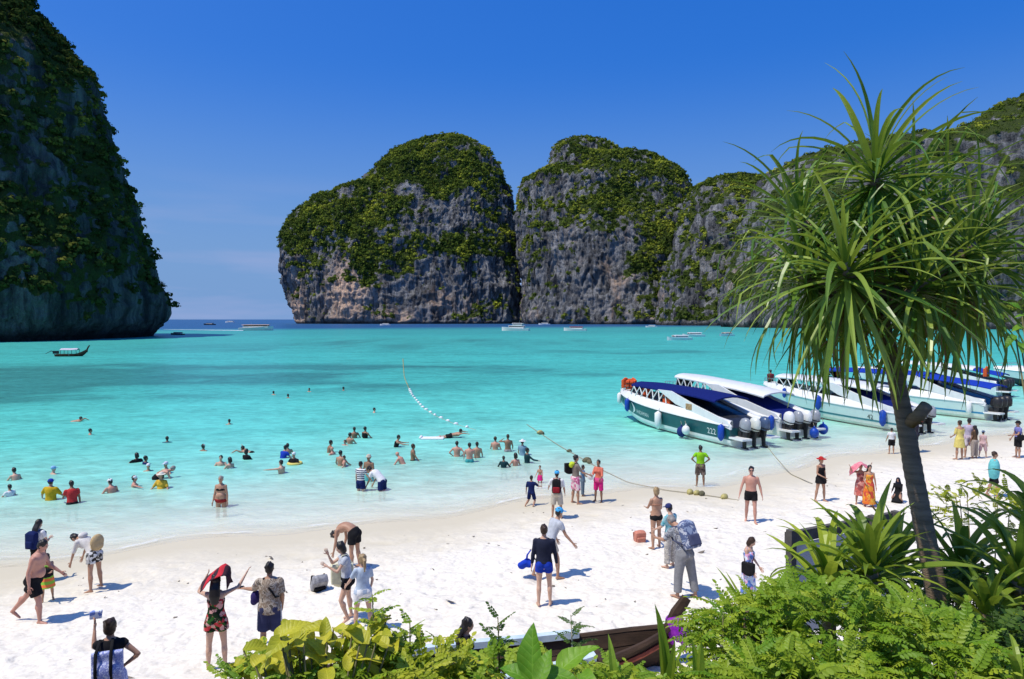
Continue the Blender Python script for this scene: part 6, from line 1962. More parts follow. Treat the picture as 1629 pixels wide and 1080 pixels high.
# ------------------------------------------------------------------ ropes and floats
def float_line(label, pix, n, z, m_rope, floats, r, zf=None):
    P_ = [on_ground(*q) if zf else at_z(q[0], q[1], 0.0) for q in pix]
    P_ = [Vector((q.x, q.y, (max(0.0, q.z) if zf else 0.0) + z)) for q in P_]
    pts = []
    for i in range(len(P_) - 1):
        for k in range(n): pts.append(P_[i].lerp(P_[i + 1], k / n))
    pts.append(P_[-1])
    for i in range(2):
        pts = [pts[0]] + [(pts[j - 1] + pts[j] * 2 + pts[j + 1]) / 4 for j in range(1, len(pts) - 1)] + [pts[-1]]
    mb = MB(); mb.tube(pts, [0.018] * len(pts), 5)
    o = tag(mb.build(label[0], m_rope, None, True), label[1], label[2])
    tot = [0.0]
    for i in range(1, len(pts)): tot.append(tot[-1] + (pts[i] - pts[i - 1]).length)
    def atl(t):
        d = t * tot[-1]
        j = min(int(np.searchsorted(tot, d)), len(pts) - 1)
        j = max(1, j)
        f = (d - tot[j - 1]) / max(1e-6, tot[j] - tot[j - 1])
        return pts[j - 1].lerp(pts[j], f)
    base = {}
    for t, m, rr in floats:
        key = (m.name, rr)
        if key not in base:
            q = MB(); q.ell((0, 0, 0), (rr, rr * 1.5, rr), None, 9, 6)
            q.ell((0, rr * 1.45, 0), (rr * 0.3, rr * 0.3, rr * 0.3), None, 6, 4)
            base[key] = mesh('float', q.v, q.f, True)
        f = link('float', base[key], m, o)
        f.location = atl(t) + Vector((0, 0, rr * 0.3))
        f.rotation_euler = (0, 0, random.uniform(0, 3))
    return o
YF = pm('weathered_yellow_float', (0.50, 0.42, 0.14), (0.36, 0.33, 0.14), 12, 0.6)
fl = [(0.005 + 0.0196 * i, (YF if i < 34 else WHITE), (0.06 if i < 34 else 0.10)) for i in range(51)]
float_line(('float_line', 'curved line of small yellow and white floats closing off the swimming area', 'float line'), [(641, 571), (643, 600), (655, 628), (672, 648), (692, 661), (722, 674), (757, 684)], 8, 0.0, ROPE, fl, 0.1)
DKF = pm('weedy_float', (0.09, 0.09, 0.05), (0.16, 0.14, 0.08), 9, 0.85)
fl = [(0.165, YF, 0.13), (0.18, DKF, 0.12), (0.44, DKF, 0.09), (0.56, DKF, 0.15), (0.575, DKF, 0.12), (0.905, YF, 0.12), (0.918, YF, 0.11), (0.928, DKF, 0.11), (0.972, YF, 0.12)]
float_line(('mooring_rope', 'long rope with weedy and yellow floats running from the water up the sand', 'rope'), [(838, 712), (890, 737), (960, 762), (1000, 773), (1060, 781), (1110, 787), (1150, 793), (1175, 797)], 10, 0.03, ROPE, fl, 0.1, True)
float_line(('mooring_rope', 'slack mooring rope running from the boats up the sand near the red hat', 'rope'), [(1212, 716), (1232, 735), (1258, 755), (1292, 770)], 10, 0.02, ROPE, [], 0.1, True)
# ------------------------------------------------------------------ things at the foot of the bank
Md = Matrix.Translation((-3.68, 9.82, 0.30)) @ Matrix.Rotation(R(-90 + 13.7), 4, 'Z')
lt, lhb, lsz = longtail('beached dark wooden longtail boat with red strake behind the shrubs', Md, 6.55, None, WOOD, 0.98, 0.28, 0.62, True, 0.72)
# purple sash on the prow
mb = MB()
for i in range(9):
    a = i * 0.7
    mb.tube([(0.10 * math.cos(a), 6.62 + 0.1 * math.sin(a), 1.02), (0.15 * math.cos(a), 6.68 + 0.15 * math.sin(a), 0.86), (0.17 * math.cos(a) + 0.05, 6.72 + 0.17 * math.sin(a), 0.55 + 0.08 * (i % 3))], [0.05, 0.065, 0.045], 7, None, 0.5)
mb.ell((0, 6.62, 1.0), (0.14, 0.15, 0.09))
o = blob('sash', mb, C('violet', (0.20, 0.015, 0.36), (0.30, 0.04, 0.42)), None, 0.028, 1)
o.matrix_world = Md
tag(o, 'violet cloth sash tied round the prow of the beached longtail boat', 'sash')
k = MB(); k.ell((0.12, 6.75, 0.93), (0.06, 0.05, 0.05)); k.ell((0.05, 6.8, 0.95), (0.05, 0.05, 0.045))
kk = blob('garland', k, C('marigold', (0.7, 0.28, 0.05)), o, 0.02, 1)
s = person('dark haired person sitting in the beached longtail boat', Md @ Vector((0.0, 3.42, 0.14)), 76, 'f', 1.62, 2, ('long', 'black'), [('tee', BLK), ('shorts', C('denim_blue', (0.06, 0.10, 0.22)))], None, 'people on the sand', lL=(85, 8, 0), lR=(85, 8, 0), aL=(20, 10, 50, 0), aR=(20, 10, 50, 0), hp=10, face=True)

# board on posts beside the strap leaved plants
pa = at_depth(1259, 845, 9.4); pb = at_depth(1425, 829, 10.4)
root = empty('notice_board', (0, 0, 0))
tag(root, 'weathered grey board on dark posts behind the strap leaved plants', 'board')
GREYB = pm('weathered_board', (0.80, 0.78, 0.74), (0.66, 0.65, 0.62), 5, 0.8, 0.3, 0.004, 0.2, 0, (1, 1, 0.2))
DARKW = pm('dark_post', (0.13, 0.12, 0.11), (0.08, 0.072, 0.065), 8, 0.85, 0.4, 0.006)
u = (pb - pa); u.z = 0; ln = u.length; u.normalize()
ang = math.atan2(u.y, u.x)
M3 = Matrix.Rotation(ang, 3, 'Z')
for i, t in enumerate((0.0, 0.76, 1.0)):
    q = pa + u * ln * t
    g = float(ground(np.array([q.x]), np.array([q.y]), False)[0]) - 0.2
    top_ = pa.z + (0.02 if i == 0 else 0.0)
    MB().box((q.x, q.y, (g + top_) / 2), (0.10, 0.10, top_ - g), 0, M3).build('post', DARKW, root)
nb = 7
for i in range(nb):
    hgt = 0.19
    zc = pa.z - 0.22 - hgt * (i + 0.5)
    c = pa + u * ln * 0.5
    MB().box((c.x, c.y + 0.075 - 0.004 * (i % 2), zc), (ln - 0.02, 0.03, hgt - 0.012), 0, M3).build('board_plank', GREYB, root)
c = pa + u * ln * 0.5
MB().box((c.x, c.y + 0.06, pa.z - 0.11), (ln + 0.12, 0.07, 0.16), 0, M3).build('top_rail', DARKW, root)

# ------------------------------------------------------------------ plants on the bank
def gz(x, y): return float(ground(np.array([x]), np.array([y]), False)[0])

def strap(L, W, elev, droop, seed, n=9, fold=0.22, pw=1.6, kink=0.0):
    """one long strap leaf growing along +Y, bending down under its weight"""
    r = random.Random(seed)
    v, f = [], []
    y = z = 0.0
    kat = r.uniform(0.55, 0.8)
    tw = r.uniform(-0.5, 0.5)
    sway = r.uniform(-0.12, 0.12)
    for i in range(n + 1):
        t = i / n
        a = R(elev) - R(droop) * t ** pw - (R(kink) if t > kat else 0)
        w = W * (0.62 + 0.38 * min(1, t * 4)) * max(0.0, 1 - t ** 2.6) ** 0.9 * 0.5 + 0.0015
        x0 = sway * t * t * L
        ca = tw * t
        nx, nzz = math.cos(ca), math.sin(ca)
        up = Vector((0, -math.sin(a), math.cos(a)))
        sd = Vector((nx, 0, 0)) + up * nzz
        c = Vector((x0, y, z))
        v += [c - sd * w + up * w * fold * 2, c, c + sd * w + up * w * fold * 2]
        y += math.cos(a) * L / n
        z += math.sin(a) * L / n
    for i in range(n):
        for k in (0, 1):
            f.append((i * 3 + k, i * 3 + k + 1, i * 3 + k + 4, i * 3 + k + 3))
    return v, f

PAND = leafmat('pandanus_leaf', (0.075, 0.19, 0.025), (0.37, 0.48, 0.08), 0.36, 1.2, 0.34)
DEADL = leafmat('dead_leaf', (0.22, 0.13, 0.06), (0.34, 0.23, 0.12), 0.15, 2, 0.8)
BARK = pm('ringed_bark', (0.34, 0.25, 0.17), (0.19, 0.14, 0.095), 7, 0.9, 0.6, 0.012, 0.15, 0, (0.5, 0.5, 3.5))

# the pandanus: leaning trunk, short limbs, a rosette of strap leaves on each
pr = empty('pandanus_tree', (0, 0, 0))
tag(pr, 'tall pandanus tree with leaning ringed trunk and a mop of strap leaves', 'tree')
DP = 5.5
tp_ = [at_depth(x, y, d) for x, y, d in ((1512, 1050, 5.30), (1492, 955, 5.36), (1472, 850, 5.42), (1453, 750, 5.46), (1438, 660, 5.5), (1424, 595, 5.52), (1408, 535, 5.55), (1398, 490, 5.58))]
base = tp_[0] + (tp_[0] - tp_[1]).normalized() * 1.0
base.z = gz(base.x, base.y) - 0.15
pts = [base] + tp_
fine, rr = [], []
rads = [0.098, 0.088, 0.080, 0.074, 0.070, 0.066, 0.063, 0.061, 0.066]
for i in range(len(pts) - 1):
    for k in range(14):
        t = k / 14
        fine.append(pts[i].lerp(pts[i + 1], t))
        rr.append((rads[i] + (rads[i + 1] - rads[i]) * t) * (1.0 + (0.035 if k % 2 else -0.02) + 0.012 * math.sin(7.3 * (i * 14 + k))))
for _ in range(3):
    fine = [fine[0]] + [(fine[j - 1] + fine[j] * 2 + fine[j + 1]) / 4 for j in range(1, len(fine) - 1)] + [fine[-1]]
mb = MB(); mb.tube(fine, rr, 16)
mb.build('trunk', BARK, pr, True)
st = at_depth(1447, 672, 5.46); mb = MB(); mb.tube([st, at_depth(1462, 660, 5.36), at_depth(1474, 645, 5.30)], [0.055, 0.05, 0.048], 10)
mb.build('branch_stub', BARK, pr, True)
ROS = [((1345, 428), 5.20, 1.06, 92), ((1392, 275), 5.62, 1.04, 92), ((1540, 395), 5.55, 1.02, 86), ((1275, 350), 5.95, 0.98, 78), ((1450, 325), 5.95, 1.02, 66), ((1465, 450), 5.25, 0.98, 78), ((1390, 375), 5.75, 0.98, 54), ((1500, 320), 6.05, 0.92, 46), ((1280, 440), 5.7, 0.98, 80), ((1545, 455), 5.9, 0.98, 60)]
top = tp_[-1]
cand = []
for ri, ((px, py), d, Lr, nl) in enumerate(ROS):
    c = at_depth(px, py, d)
    mid = top.lerp(c, 0.5) - Vector((0, 0, 0.06))
    mb = MB(); mb.tube([top - Vector((0, 0, 0.05)), mid, c + (c - mid).normalized() * 0.06], [0.07, 0.05, 0.038], 9)
    mb.build('branch', BARK, pr, True)
    ax = (c - top) * 0.55 + Vector((0, 0, 0.55))
    ax.normalize()
    q = Vector((0, 0, 1)).rotation_difference(ax)
    for i in range(nl):
        t = (i + 0.5) / nl
        elev = 84 - 158 * t ** 0.80 + random.uniform(-10, 10)
        cand.append((c - ax * 0.16 * t, q, i * 2.39996 + ri, elev, Lr * random.uniform(0.78, 1.1) * (0.88 + 0.12 * (1 - abs(t - 0.4))), d))
VAR = {}
def pvar(elev, kind):
    e = int(round(elev / 14.0)) * 14
    key = (e, kind)
    if key not in VAR:
        droop = [52, 88, 70][kind] * (1.0 if e > 20 else 0.8) * (1.0 if e > -30 else 0.5)
        v, f = strap(1.0, 0.044, e, droop, e * 7 + kind * 131, 10, 0.26, [1.9, 1.3, 1.6][kind], [0, 0, 38][kind] if e > -20 else 0)
        VAR[key] = mesh('leaf', v, f, False)
    return VAR[key]
cand.sort(key=lambda x: x[5] - 0.3 * random.random())
rest = MB()
for n_, (c, q, az, elev, L, d) in enumerate(cand):
    kind = random.choices((0, 1, 2), (0.5, 0.3, 0.2))[0]
    me = pvar(elev, kind)
    M = Matrix.Translation(c) @ Matrix.Rotation(az, 4, 'Z')
    # lean the rosette only a little, so that the weight still hangs straight down
    M = Matrix.Translation(c) @ Matrix.Slerp(q, 1) if False else Matrix.Translation(c) @ Matrix.Rotation(q.angle * 0.5, 4, q.axis if q.angle > 1e-4 else Vector((1, 0, 0))) @ Matrix.Rotation(az, 4, 'Z')
    M = M @ Matrix.Diagonal((L * 0.95 * random.uniform(0.8, 1.25), L, L, 1))
    if n_ < 298:
        o = link('leaf', me, PAND if n_ or True else None, pr)
        o.matrix_world = M
    else:
        rest.add([M @ v.co for v in me.vertices], [tuple(p_.vertices) for p_ in me.polygons])
tag(rest.build('leaves', PAND, pr), kind='stuff')
dead = MB()
for i in range(46):
    px, py = random.choice(((1480, 478), (1500, 470), (1425, 500), (1400, 500), (1530, 460), (1380, 470)))
    c = at_depth(px + random.uniform(-30, 30), py + random.uniform(-20, 20), random.uniform(5.35, 5.9))
    v, f = strap(random.uniform(0.35, 0.75), 0.03, random.uniform(-60, -20), 60, i, 7, 0.3)
    M = Matrix.Translation(c) @ Matrix.Rotation(random.uniform(0, 6.28), 4, 'Z')
    dead.add([M @ Vector(x) for x in v], f)
tag(dead.build('withered_leaves', DEADL, pr), kind='stuff')

# ---- strap leaved lilies round the foot of the pandanus
LILY = leafmat('lily_leaf', (0.16, 0.30, 0.025), (0.48, 0.56, 0.06), 0.45, 1.0, 0.35)
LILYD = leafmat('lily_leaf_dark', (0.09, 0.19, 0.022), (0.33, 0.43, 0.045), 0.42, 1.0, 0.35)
LV = {}
def lily(label, px, py, d, n, L, W, m, name='strap_lily', seed=1, emin=8, emax=80, az=None, dro=(40, 115)):
    r = random.Random(seed)
    c = at_depth(px, py, d)
    root = empty(name, (c.x, c.y, gz(c.x, c.y)))
    tag(root, label, 'plant', 'strap leaved plants on the bank')
    up = c.z - root.location.z
    mb = MB(); mb.tube([(0, 0, -0.1), (0.02, 0, up * 0.5), (0, 0, up + 0.05)], [0.07, 0.06, 0.05], 9)
    mb.build('stem', BARK, root, True)
    for i in range(n):
        t = i / max(1, n - 1)
        e = emax - (emax - emin) * t + r.uniform(-8, 8)
        eb = int(round(e / 15)) * 15
        kd = r.randrange(3)
        dr = dro[0] + (dro[1] - dro[0]) * kd / 2
        key = (eb, kd, W, dro)
        if key not in LV:
            v, f = strap(1.0, W, eb, dr, eb * 3 + kd * 17, 9, 0.2, 1.7)
            LV[key] = mesh('leaf', v, f, False)
        o = link('leaf', LV[key], m, root)
        a = i * 2.4 + r.uniform(-0.3, 0.3) if az is None else az[0] + (az[1] - az[0]) * r.random()
        s_ = L * r.uniform(0.75, 1.15)
        o.location = (0, 0, up - 0.12 * t)
        o.rotation_euler = (0, 0, a)
        o.scale = (s_ * r.uniform(0.85, 1.2), s_, s_)
        o.data.materials[0] if o.data.materials else None
    return root
lily('strap leaved lily with long pale leaves reaching over the white sand', 1318, 940, 5.1, 36, 0.68, 0.115, LILY, seed=3, emin=5)
lily('strap leaved lily standing in front of the grey board', 1385, 908, 5.0, 38, 0.66, 0.11, LILYD, seed=5, emin=15)
lily('strap leaved lily just before the pandanus trunk', 1425, 895, 6.4, 28, 0.66, 0.11, LILY, seed=6, emin=20)
lily('strap leaved lily behind the pandanus trunk', 1530, 915, 6.0, 38, 0.76, 0.11, LILY, seed=8, emin=5)
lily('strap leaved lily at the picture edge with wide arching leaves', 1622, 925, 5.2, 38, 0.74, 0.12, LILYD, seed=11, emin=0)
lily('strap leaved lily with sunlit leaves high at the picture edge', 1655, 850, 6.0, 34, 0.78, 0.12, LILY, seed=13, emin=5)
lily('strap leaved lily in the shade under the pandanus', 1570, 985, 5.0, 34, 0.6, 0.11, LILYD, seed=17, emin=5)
lily('single pale lance leaved plant at the bottom corner', 1618, 1100, 3.6, 9, 0.42, 0.13, LILY, seed=19, emin=45, emax=88)
lily('upright lance leaved plant in front of the longtail prow', 1058, 1105, 3.7, 5, 0.52, 0.15, LILY, seed=23, emin=78, emax=90, dro=(2, 14))
lily('short lance leaved plant beside the upright one', 1110, 1120, 3.6, 4, 0.36, 0.17, LILY, seed=29, emin=66, emax=86, dro=(4, 20))
lily('lone pale lance leaf rising from the feathery shrub', 1195, 985, 4.3, 3, 0.40, 0.13, LILY, seed=31, emin=45, emax=70, az=(0.6, 1.1), dro=(5, 20))
lily('low lance leaved plant at the bottom of the picture', 980, 1120, 3.5, 6, 0.34, 0.15, LILY, seed=37, emin=35, emax=75)

# ---- feathery shrubs: every compound leaf is a frond
def frond_mesh(L, pairs, ll, lw, droop, seed, terminal=True, rounded=0.5):
    r = random.Random(seed)
    mb = MB()
    P_, D_ = [], []
    y = z = 0.0
    n = 10
    for i in range(n + 1):
        a = -R(droop) * (i / n) ** 1.3
        P_.append(Vector((0.03 * L * math.sin(i * 0.5 + seed), y, z)))
        D_.append(Vector((0, math.cos(a), math.sin(a))))
        y += math.cos(a) * L / n; z += math.sin(a) * L / n
    mb.tube(P_, [0.0035 * (1 - 0.6 * i / n) + 0.0006 for i in range(n + 1)], 4)
    def leaflet(p, d, up, l, w):
        s_ = d.cross(up).normalized()
        up = s_.cross(d)
        b_ = len(mb.v)
        w1 = w * (0.8 + 0.4 * rounded)
        pts = [p, p + d * l * 0.35 + s_ * w1 * 0.5 + up * w * 0.13, p + d * l * 0.75 + s_ * w1 * 0.42 + up * w * 0.1, p + d * l, p + d * l * 0.75 - s_ * w1 * 0.42 + up * w * 0.1, p + d * l * 0.35 - s_ * w1 * 0.5 + up * w * 0.13]
        mb.add(pts, [(0, 1, 2, 3), (0, 3, 4, 5)])
    for k in range(pairs):
        t = 0.2 + 0.76 * k / (pairs - 1)
        i = min(n - 1, int(t * n)); f_ = t * n - i
        p = P_[i].lerp(P_[i + 1], f_)
        d = D_[i]
        for sg in (-1, 1):
            sd = Vector((sg, 0, 0))
            dd = (sd * 0.9 + d * 0.45 + Vector((0, 0, -0.25 + r.uniform(-0.2, 0.2)))).normalized()
            sc_ = math.sin(PI * (0.2 + 0.7 * t)) * r.uniform(0.85, 1.1)
            leaflet(p, dd, Vector((0, 0, 1)) + d * r.uniform(-0.2, 0.2), ll * sc_, lw * sc_)
    if terminal: leaflet(P_[-1], D_[-1], Vector((0, 0, 1)), ll, lw)
    return mesh('frond', mb.v, mb.f)

FERN = leafmat('feathery_leaf', (0.15, 0.31, 0.015), (0.45, 0.54, 0.04), 0.42, 2.0, 0.5)
FERNY = leafmat('yellowish_leaf', (0.27, 0.36, 0.015), (0.58, 0.58, 0.04), 0.4, 2.0, 0.5)
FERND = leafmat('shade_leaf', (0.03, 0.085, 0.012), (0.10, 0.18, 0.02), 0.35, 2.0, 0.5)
STEM = pm('green_stem', (0.22, 0.20, 0.09), (0.13, 0.12, 0.05), 10, 0.8)
PALES = pm('pale_stem', (0.42, 0.40, 0.30), (0.3, 0.28, 0.2), 10, 0.8)
FM = {'fine': [frond_mesh(0.19, 8, 0.037, 0.019, dr, i, True, 0.8) for i, dr in enumerate((35, 60, 85, 50))],
      'small': [frond_mesh(0.13, 6, 0.032, 0.019, dr, i + 9, True, 1.0) for i, dr in enumerate((15, 40, 60))],
      'oval': [frond_mesh(0.15, 5, 0.046, 0.028, dr, i + 19, True, 1.0) for i, dr in enumerate((15, 40, 60))],
      'big': [frond_mesh(0.24, 7, 0.062, 0.026, dr, i + 29, True, 0.7) for i, dr in enumerate((20, 45, 65))]}
def dup_mats(kind, m):
    key = (kind, m.name)
    if key not in FM:
        out = []
        for me in FM[kind]:
            q = me.copy(); q.materials.clear(); q.materials.append(m); q.name = 'frond'
            out.append(q)
        FM[key] = out
    return FM[key]
def shrub(label, px, py, d, rx, ry, rz_, n, kind, m, seed, sc=1.0, up=0.5, name='feathery_shrub'):
    """dome of leafy twigs; every compound leaf its own part"""
    r = random.Random(seed)
    c = at_depth(px, py, d)
    g = gz(c.x, c.y)
    root = empty(name, (c.x, c.y, g))
    tag(root, label, 'shrub', 'leafy shrubs on the bank')
    h = c.z - g
    ms = dup_mats(kind, m)
    nst = 7
    twigs = []
    for k in range(nst):
        a = k * 2.4
        e = Vector((rx * 0.6 * math.cos(a), ry * 0.6 * math.sin(a), h + rz_ * (0.2 + 0.5 * r.random())))
        mb = MB(); mb.tube([(0.04 * math.cos(a), 0.04 * math.sin(a), -0.1), (e.x * 0.45, e.y * 0.45, h * 0.55), e], [0.016, 0.011, 0.005], 6)
        mb.build('stem', STEM, root, True)
    # clumps make the outline uneven
    cl = []
    for k in range(13):
        a, b_ = r.uniform(0, 2 * PI), r.uniform(-0.25, 1.0)
        q = math.sqrt(max(0, 1 - b_ * b_))
        cl.append((Vector((q * math.cos(a), q * math.sin(a), b_)), r.uniform(0.05, 0.30)))
    extra = MB()
    for i in range(n):
        a, b_ = r.uniform(0, 2 * PI), r.uniform(-0.35, 1.0)
        q = math.sqrt(max(0, 1 - b_ * b_))
        dr = Vector((q * math.cos(a), q * math.sin(a), b_))
        lump = sum(w * max(0, dr.dot(k) - 0.72) / 0.28 for k, w in cl)
        rad = r.uniform(0.55, 0.95) + min(0.45, lump)
        p = Vector((dr.x * rx * rad, dr.y * ry * rad, h + dr.z * rz_ * rad))
        y = (dr * Vector((1, 1, 0.45)) * 0.9 + Vector((r.uniform(-0.75, 0.75), r.uniform(-0.75, 0.75), r.uniform(-0.35, 0.45) + up * 0.3))).normalized()
        zz_ = Vector((r.uniform(-0.35, 0.35), r.uniform(-0.5, 0.2), 1.0))
        x = y.cross(zz_).normalized()
        zz_ = x.cross(y)
        s_ = sc * r.uniform(0.75, 1.25)
        M = Matrix((x * s_, y * s_, zz_ * s_)).transposed().to_4x4()
        M.translation = p - y * 0.08 * s_
        if i < 298:
            o = link('frond', ms[r.randrange(len(ms))], None, root)
            o.matrix_local = M
        else:
            me = ms[r.randrange(len(ms))]
            extra.add([M @ q_.co for q_ in me.vertices], [tuple(p_.vertices) for p_ in me.polygons])
    if extra.v: tag(extra.build('foliage', m, root), kind='stuff')
    return root
shrub('large feathery bright green shrub filling the lower corner before the trunk', 1345, 1050, 4.1, 0.62, 0.5, 0.40, 620, 'fine', FERN, 3)
shrub('feathery shrub bulging at the foot of the large one', 1290, 1130, 3.5, 0.55, 0.4, 0.30, 420, 'fine', FERN, 7)
shrub('feathery shrub in front of the white sand beside the flowered dress', 1195, 1045, 4.2, 0.30, 0.35, 0.34, 300, 'fine', FERN, 11)
shrub('feathery shrub under the violet sash', 1125, 1165, 3.7, 0.32, 0.35, 0.24, 220, 'fine', FERN, 13)
shrub('feathery shrub running down to the dark corner', 1470, 1090, 3.8, 0.42, 0.4, 0.30, 320, 'fine', FERN, 17)
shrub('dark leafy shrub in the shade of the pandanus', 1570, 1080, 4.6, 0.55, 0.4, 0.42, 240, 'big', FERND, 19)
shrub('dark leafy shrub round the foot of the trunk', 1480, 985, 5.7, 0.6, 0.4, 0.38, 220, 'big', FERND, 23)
shrub('yellow green small leaved shrub below the sitting person', 690, 1110, 3.7, 0.36, 0.35, 0.30, 250, 'small', FERNY, 29, 1.1)
shrub('green small leaved shrub at the bottom before the sitting person', 790, 1130, 3.6, 0.34, 0.35, 0.22, 220, 'small', FERN, 31, 1.15)
shrub('small leaved shrub spreading at the bottom beside the yellow leaves', 420, 1120, 3.7, 0.34, 0.3, 0.20, 200, 'small', FERN, 37, 1.0)
shrub('low shrub between the yellow leaves and the oval leaved sapling', 560, 1120, 3.7, 0.38, 0.35, 0.22, 220, 'oval', FERN, 41)
shrub('low leafy shrub at the bottom beside the dark hull', 900, 1165, 3.5, 0.30, 0.3, 0.22, 200, 'fine', FERN, 43)
shrub('low leafy shrub at the bottom between the lance leaves', 1000, 1150, 3.5, 0.26, 0.3, 0.20, 180, 'fine', FERN, 47)
shrub('dry twiggy pale shrub behind the lilies', 1575, 820, 7.2, 0.6, 0.4, 0.28, 160, 'small', FERNY, 53, 1.0)

def sapling(label, px0, py0, px1, py1, d, n, kind, m, stem_m, seed, sc=1.0, name='sapling', spread=1.0):
    r = random.Random(seed)
    b_, t_ = at_depth(px0, py0, d), at_depth(px1, py1, d)
    g = gz(b_.x, b_.y)
    root = empty(name, (b_.x, b_.y, g))
    tag(root, label, 'sapling', 'saplings on the bank')
    lo = Vector((0, 0, -0.1)); hi = t_ - root.location
    md = lo.lerp(hi, 0.6) + Vector((0.02, 0, 0.02))
    mb = MB(); mb.tube([lo, md, hi], [0.014, 0.009, 0.003], 7)
    mb.build('stem', stem_m, root, True)
    ms = dup_mats(kind, m)
    f0 = max(0.1, (b_.z - g) / max(0.1, hi.z))
    for i in range(n):
        t = f0 + (1 - f0) * (i + 0.5) / n
        p = lo.lerp(md, t / 0.6) if t < 0.6 else md.lerp(hi, (t - 0.6) / 0.4)
        a = i * 2.4 + r.uniform(-0.3, 0.3)
        e = r.uniform(0.1, 0.7) + 0.5 * (t - f0)
        y = Vector((math.cos(a) * math.cos(e), math.sin(a) * math.cos(e), math.sin(e)))
        x = y.cross(Vector((0, 0, 1))).normalized(); zz_ = x.cross(y)
        s_ = sc * r.uniform(0.8, 1.15) * (1.1 - 0.35 * (t - f0) / (1 - f0)) * spread
        M = Matrix((x * s_, y * s_, zz_ * s_)).transposed().to_4x4(); M.translation = p
        o = link('frond', ms[r.randrange(len(ms))], None, root); o.matrix_local = M
    return root
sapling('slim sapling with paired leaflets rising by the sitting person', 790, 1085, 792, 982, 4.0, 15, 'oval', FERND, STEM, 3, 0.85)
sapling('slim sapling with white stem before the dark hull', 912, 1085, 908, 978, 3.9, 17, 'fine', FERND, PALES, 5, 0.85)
sapling('sapling with rounded leaves in front of the pale blue top', 598, 1085, 592, 945, 3.9, 22, 'oval', FERN, STEM, 7, 1.0)
sapling('leaning sapling with rounded leaves over the sand', 640, 1085, 652, 985, 3.9, 16, 'oval', FERN, STEM, 9, 0.9)
sapling('feathery sapling beside the violet sash', 1140, 1085, 1150, 978, 4.1, 15, 'big', FERN, STEM, 11, 0.95)
sapling('feathery sapling arching over the white sand', 1150, 1060, 1165, 955, 4.2, 18, 'fine', FERN, STEM, 13, 1.1)

# ---- broad leaved plants
def broad(L, W, seed, bend=25, cup=0.18, tipp=1.0, n=8):
    r = random.Random(seed)
    v, f = [], []
    y = z = 0.0
    for i in range(n + 1):
        t = i / n
        a = -R(bend) * t
        w = W * 0.5 * (math.sin(PI * min(1, t ** 0.75 * 0.97 + 0.03)) ** 0.75) + 0.002
        wav = 0.10 * W * math.sin(t * 9 + seed)
        c = Vector((0.04 * L * math.sin(3 * t + seed), y, z))
        v += [c + Vector((-w, 0, w * cup * 2 + wav)), c + Vector((-w * 0.5, 0, w * cup * 0.6 + wav * 0.3)), c, c + Vector((w * 0.5, 0, w * cup * 0.6 - wav * 0.3)), c + Vector((w, 0, w * cup * 2 - wav))]
        y += math.cos(a) * L / n; z += math.sin(a) * L / n
    for i in range(n):
        for k in range(4): f.append((i * 5 + k, i * 5 + k + 1, i * 5 + k + 6, i * 5 + k + 5))
    return mesh('leaf', v, f, True)
YLEAF = leafmat('yellow_leaf', (0.40, 0.42, 0.02), (0.66, 0.60, 0.045), 0.35, 5.0, 0.45, 26.0)
BLEAF = leafmat('bright_broad_leaf', (0.085, 0.26, 0.012), (0.22, 0.42, 0.025), 0.4, 6.0, 0.45, 22.0)
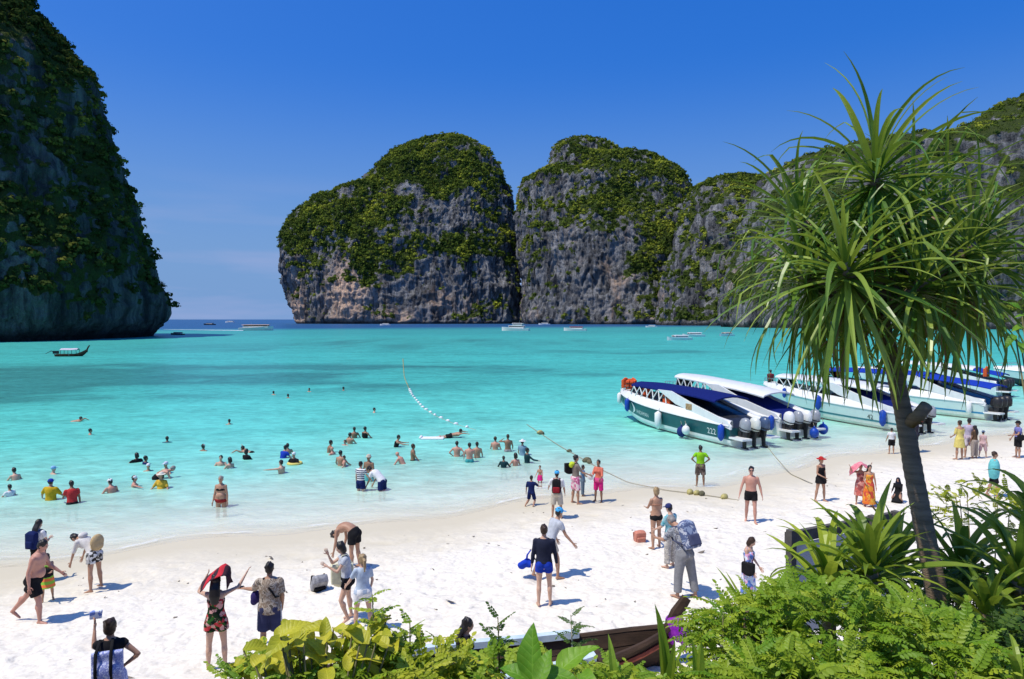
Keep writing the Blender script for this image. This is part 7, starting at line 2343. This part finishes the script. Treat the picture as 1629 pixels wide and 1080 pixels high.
def broad_plant(label, px, py, d, leaves, m, name, L, W, seed, stem_m=STEM):
    """leaves: (px, py of the leaf's middle, pointing angle in the ground plane, tilt up)"""
    r = random.Random(seed)
    c = at_depth(px, py, d)
    g = gz(c.x, c.y)
    root = empty(name, (c.x, c.y, g))
    tag(root, label, 'plant')
    vs2 = []
    for i in range(4):
        q = broad(1.0, W / L, seed * 5 + i, 20 + 18 * i)
        q.materials.append(m); vs2.append(q)
    for i, (lx, ly, az, el, sc_) in enumerate(leaves):
        p = at_depth(lx, ly, d + r.uniform(-0.2, 0.25)) - root.location
        a = R(az)
        y = Vector((math.cos(a) * math.cos(R(el)), math.sin(a) * math.cos(R(el)), math.sin(R(el))))
        x = y.cross(Vector((r.uniform(-0.3, 0.3), -0.35, 1))).normalized(); zz_ = x.cross(y)
        s_ = L * sc_
        M = Matrix((x * s_, y * s_, zz_ * s_)).transposed().to_4x4(); M.translation = p - y * s_ * 0.5
        o = link('leaf', vs2[i % 4], None, root); o.matrix_local = M
        mb = MB(); mb.tube([(0, 0, -0.05), (p - y * s_ * 0.5) * 0.6 + Vector((0, 0, 0.0)), p - y * s_ * 0.48], [0.012, 0.008, 0.005], 5)
        mb.build('leaf_stalk', stem_m, root, True)
    return root
r_ = random.Random(5)
lv = []
for (x, y, n_) in ((440, 1035, 10), (490, 1015, 11), (545, 1008, 11), (590, 995, 8), (515, 1050, 9), (605, 1035, 8), (400, 1055, 8), (560, 1055, 8), (475, 1000, 4), (450, 1062, 8)):
    for k in range(n_):
        lv.append((x + r_.uniform(-32, 32), y + r_.uniform(-18, 18), r_.uniform(-170, 170), r_.uniform(0, 65), r_.uniform(0.7, 1.25)))
broad_plant('broad leaved shrub with large yellow leaves at the bottom before the sand', 505, 1075, 3.8, lv, YLEAF, 'yellow_leaved_shrub', 0.165, 0.082, 3)
broad_plant('plant with big glossy green leaves in front of the longtail boat', 870, 1100, 3.3, [(846, 1038, 95, 74, 1.35), (915, 1042, 15, 42, 1.3), (822, 1068, 170, 35, 1.0), (890, 1068, -30, 25, 1.1), (866, 1060, 60, 50, 0.9), (935, 1078, -60, 15, 0.8), (862, 1085, 20, 30, 1.0)], BLEAF, 'broad_leaved_plant', 0.20, 0.088, 7)
broad_plant('sprig of bright leaves entering at the picture edge', 1760, 560, 4.6, [(1612, 485, 150, 40, 1.0), (1622, 520, 200, 10, 1.1), (1606, 540, 190, -30, 0.9), (1626, 548, 240, -10, 1.0), (1632, 470, 100, 50, 1.0), (1636, 500, 170, 20, 1.2)], BLEAF, 'leafy_sprig', 0.12, 0.06, 9)
finish_blobs()
